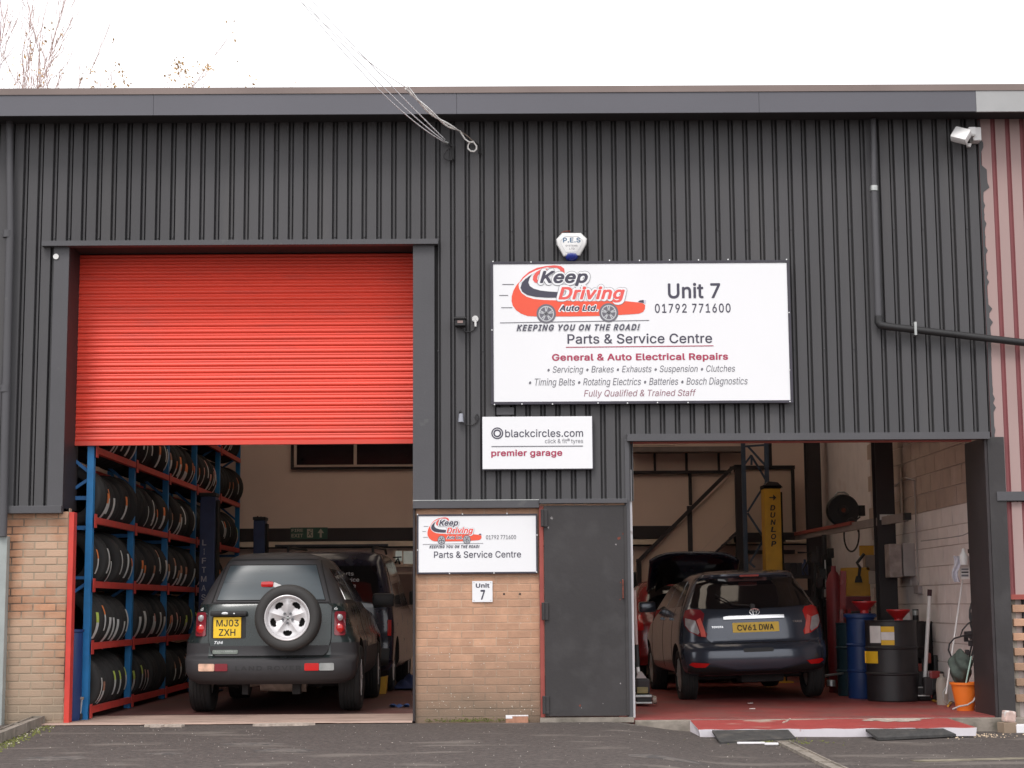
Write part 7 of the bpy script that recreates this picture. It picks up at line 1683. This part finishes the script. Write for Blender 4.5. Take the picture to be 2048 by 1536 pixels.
for px, py, w, h, m in ((1868,1350,.12,.05,m_redcar),(1846,1330,.07,.08,m_steel),(1856,1316,.05,.06,m_redf),(1872,1335,.08,.14,m_blackp),(1838,1335,.05,.05,m_redf),(1880,1328,.04,.12,m_steel),(1870,1368,.12,.08,m_blackp),(1855,1372,.10,.1,m_steel)):
    q_ = at(px, py, 3.0 if py < 1345 else 2.6); part('tool', MB().box(q_.x-w/2,q_.x+w/2,q_.y-.06,q_.y+.06,q_.z-h,q_.z+h,.02), m, gs)
solo('lower_tool_crate', MB().box(at(1868,1390,2.9).x-.22, at(1868,1390,2.9).x+.16, 2.7, 3.1, 0, .32, .02), m_steel, 'low dark crate under the heap of tools', 'crate')
solo('grey_canister', MB().lathe([(0,0),(.06,0),(.065,.22),(.05,.28),(.02,.30),(.02,.33)], c=(at(1885,1400,1.9).x,1.9,0), n=20), mat('grey_beige_canister', (.35,.31,.27), .6), 'small grey canister against the wall left of the orange bucket', 'canister', smooth=40)
solo('yellow_hose', MB().tube([atz(1866,1401,.01), atz(1880,1404,.02), atz(1892,1402,.02), atz(1902,1406,.02), atz(1896,1412,.01)], .012), m_yellow, 'short yellow hose on the red floor left of the bucket', 'hose', smooth=60)
# broken-off silver bar near the hatchback wheel
solo('chrome_bar', MB().cyl(at(1651,1351,3.6), at(1706,1344,3.9), .014, n=10).cyl(at(1662,1360,3.65), at(1662,1372,3.65), .05, n=14), m_galv, 'silver bar lying low between the hatchback wheel and the blue drum', 'bar', smooth=40)

# orange bucket and what stands in it
p = atz(1931,1421,0); x, y = p.x, p.y
bk = thing('bucket', 'orange plastic bucket just inside the right door column', 'bucket', (x, y, 0))
part('bucket_body', MB().lathe([(0,0),(.085,0),(.088,.02),(.10,.06),(.135,.26),(.148,.262),(.150,.285),(.138,.285),(.128,.262),(.095,.06),(0,.03)], c=(x,y,0), n=40), m_orange, bk, smooth=35)
part('bucket_handle', MB().tube([(x+.146,y,.265),(x+.12,y-.10,.20),(x+.04,y-.155,.10),(x-.02,y-.16,.065),(x-.10,y-.14,.05),(x-.16,y-.11,.02)], .009), m_gcab, bk, smooth=60)
sk_ = thing('sack', 'dark green crumpled sack heaped above the orange bucket', 'sack', (x, y+.2, .25))
def sackf(u, v):
    a = 2*math.pi*u; s_ = math.sin(math.pi*min(.98, v*.9+.08)); n_ = .8 + .35*math.sin(a*3+v*5)*math.cos(v*9+a)
    return (x + .0 + .155*s_*n_*math.cos(a), y + .12 + .10*s_*n_*math.sin(a), .24 + .38*v)
part('sack_body', MB().grid(sackf, 36, 16), m_green2, sk_, smooth=70)
solo('green_rod', MB().cyl(at(1928,1385,y-.05), at(1943,1312,y-.03), .008, n=8), mat('green_white_rod', (.35,.50,.44), .5), 'thin pale green rod leaning in the orange bucket', 'rod', smooth=40)
cb = thing('cable_bundle', 'tangle of black cables hanging down the wall beside the right door column', 'cable', at(1945,1250,y+.2))
rr = random.Random(9)
for k in range(4):
    pts = [at(1949 - 2*k + 4*math.sin(i*1.1+k), 1205 + 15*i, y+.25) for i in range(9)]
    part('hanging_cable', MB().tube(pts, .010, n=6), m_cableb, cb, smooth=60)
lp1 = [at(*q_, y+.15) for q_ in ((1950,1272),(1940,1268),(1925,1272),(1908,1277),(1899,1288),(1897,1300),(1902,1312),(1912,1320),(1922,1322))]
part('cable_loop', MB().tube(lp1, .009, n=6), m_cableb, cb, smooth=60)
lp2 = [at(*q_, y+.15) for q_ in ((1947,1240),(1935,1248),(1925,1260),(1921,1272),(1932,1273),(1946,1276),(1952,1280))]
part('cable_loop', MB().tube(lp2, .009, n=6), m_cableb, cb, smooth=60)
for k in range(7):
    q_ = at(1938+rr.uniform(-6,10), 1240+rr.uniform(0,75), y+.2); part('clip', MB().box(q_.x-.02,q_.x+.02,q_.y-.02,q_.y+.02,q_.z-.03,q_.z+.03,.006), m_steel, cb)
sq = thing('squeegee_pole', 'thin white pole leaning against the white block wall', 'pole', at(1894,1390,1.9))
part('pole', MB().cyl(at(1892,1388,1.3), at(1925,1160,1.35), .009, n=8), m_plasw, sq, smooth=40)
part('pole_foot', MB().tube([at(1892,1375,1.3), at(1886,1385,1.3), at(1888,1400,1.3), at(1895,1408,1.3), at(1900,1400,1.3)], .007), m_galv, sq, smooth=60)
# notices and bottles on the wall by the column
ns = thing('notice_cluster', 'white sheets and plastic bags hung on the wall beside the right door column', 'notices', at(1925,1130,1.2))
Yn = 1.15
bpx(1921,1946,1128,1158,Yn,.02,m_paper,ns,'printed_sheet')
for i, (a_, b2) in enumerate(((1137,1140),(1143,1146),(1149,1153))): bpx(1923,1937,a_,b2,Yn-.004,.003,m_ink2 if i != 1 else m_steel,ns,'print_line')
bpx(1936,1947,1112,1128,Yn,.04,m_paper,ns,'upper_sheet'); bpx(1941,1948,1146,1172,Yn-.02,.02,m_redf,ns,'red_tag'); bpx(1938,1948,1098,1106,Yn-.02,.05,m_steel,ns,'dark_clip')
part('plastic_bag', MB().grid(lambda u, v: tuple(at(1906+13*u+3*math.sin(v*7), 1112+52*v, Yn-.03+.02*math.sin(u*9+v*5))), 8, 14), mat('translucent_bag', (.62,.60,.66), .35, var=.15), ns, smooth=70)
part('white_bottle', MB().lathe([(0,0),(.04,0),(.045,.10),(.02,.14),(.02,.17)], c=at(1928,1130,Yn-.05), n=16), m_plasw, ns, smooth=40)
part('dark_nozzle', MB().box(at(1923,1110,Yn).x,at(1928,1110,Yn).x,Yn-.06,Yn-.02,ZP(1112,Yn,1925),ZP(1104,Yn,1925)), m_blackp, ns)
# distribution boards, conduits, socket on the right wall
def onwall(Y0, Y1, z0, z1, th, m, root, nm): return part(nm, MB().box(WR-th, WR-.0, Y0, Y1, z0, z1, .006), m, root)
def wall_y(px): return WR*3400/(px-1001) - 16.7
eb = thing('fuse_board', 'grey steel fuse box on the right wall above the oil drums', 'electrical box', (WR, wall_y(1815), 1.6))
Y0, Y1 = wall_y(1829), wall_y(1797)
onwall(Y0, Y1, ZP(1152,Y0,1829), ZP(1086,Y0,1829), .14, m_gcab, eb, 'cabinet')
g2 = thing('switch_box', 'mottled grey switch box left of the fuse box, partly behind the column', 'electrical box', (WR, wall_y(1790), 1.6))
part('cabinet', MB().box(at(1777,1120,3.9).x, at(1802,1120,3.9).x, 3.85, 4.1, ZP(1155,3.9,1790), ZP(1088,3.9,1790), .01), mat('mottled_grey_box', (.34,.28,.26), .6, var=.3, scale=9), g2)
so_ = thing('wall_socket', 'small grey socket on the white block wall below the fuse box', 'socket', (WR, wall_y(1837), 1.25))
onwall(wall_y(1841), wall_y(1832), ZP(1187,wall_y(1841),1837), ZP(1172,wall_y(1841),1837), .05, mat('socket_grey', (.36,.31,.31), .5), so_, 'socket_box')
Yk = wall_y(1837)
solo('conduit', MB().tube([(WR-.02,Yk,1.30),(WR-.02,Yk,3.0-.55),(WR-.02,Yk-.02,2.55),(WR-.02,Yk+.5,2.62),(WR-.02,Yk+1.0,2.55)], .010), m_gcab, 'thin grey conduit rising from the wall socket and bending back', 'conduit', smooth=60)
Yk = wall_y(1811)
solo('white_conduit', MB().cyl((WR-.03,Yk,2.2),(WR-.03,Yk,2.75),.016,n=8), mat('cream_conduit', (.62,.52,.42), .5), 'short cream conduit above the black trunking end', 'conduit', smooth=60)
Yj = wall_y(1944)
solo('wall_pipe', MB().cyl((WR-.02,Yj,1.3),(WR-.02,Yj,3.6),.010,n=8), m_gcab, 'thin vertical pipe on the block wall close to the door column', 'pipe', smooth=60)
solo('draped_cable', MB().tube([at(1943,1058,1.0), at(1936,1066,1.1), at(1925,1071,1.2), at(1900,1075,1.6), at(1860,1080,2.3), at(1842,1082,2.7)], .006), m_gcab, 'thin cable drooping across the white block wall', 'cable', smooth=60)

# left jack leaning on the jamb
lj = thing('trolley_jack', 'black and yellow trolley jack standing against the left jamb of the right doorway', 'jack', atz(1290,1412,0))
p = atz(1291,1413,0); x, y = p.x, p.y
part('jack_frame', MB().box(x-.10,x+.07,y,y+.6,.05,.13,.01), m_blackp, lj)
part('front_bar', MB().box(x-.11,x+.07,y-.03,y-.005,.03,.05,.004).box(x-.11,x+.07,y-.03,y-.005,.10,.125,.004), m_galv, lj)
part('yellow_panel', MB().box(x-.09,x+.03,y-.012,y-.001,.14,.21,.01), mat('dusty_yellow_black', (.28,.23,.10), .6, var=.3), lj)
part('upper_body', MB().box(x-.10,x+.055,y+.01,y+.25,.131,.30,.03), m_steel, lj)
part('shoulder', MB().poly([(x-.09,y+.02,.30),(x+.02,y+.02,.30),(x-.03,y+.02,.37),(x-.07,y+.02,.37)], (0,.12,0)), m_gcab, lj)
part('castor', MB().lathe([(0,-.02),(.045,-.02),(.045,.02),(0,.02)], c=(x+.10,y+.03,.07), axis='x', n=18), m_tan, lj, smooth=40)
part('handle', MB().cyl((x-.07,y+.08,.42), at(1273,1290,y+.1), .024, n=12), m_blackp, lj, smooth=40)
part('handle_joint', MB().cyl((x-.065,y+.07,.35),(x-.07,y+.08,.43),.018,n=12), m_plasw, lj, smooth=40)
part('upper_handle', MB().cyl(at(1273,1289,y+.1), at(1269,1180,y+.12), .018, n=12), mat('pale_pink_grip', (.55,.42,.40), .5), lj, smooth=40)

rcar = [o for o in bpy.data.objects if o.name.startswith('red_car')][0]
part('open_bonnet_panel', MB().poly([at(1303,1132,8.6), at(1345,1117,8.6), at(1362,1160,8.6), at(1352,1215,8.6), at(1292,1222,8.6)], (0,.04,0)), m_blackp, rcar)
# floor scraps on the red floor
for px, py, lab in ((1504,1418,'small white scrap on the red floor under the hatchback'),(1500,1407,'tiny pale scrap behind the white scrap on the red floor')):
    p = atz(px, py, .004); solo('paper_scrap', MB().poly([(p.x-.03,p.y,.005),(p.x+.03,p.y-.02,.005),(p.x+.04,p.y+.03,.006),(p.x-.01,p.y+.04,.005)], (0,0,.004)), m_paper, lab, 'litter')
bpy.context.view_layer.update()
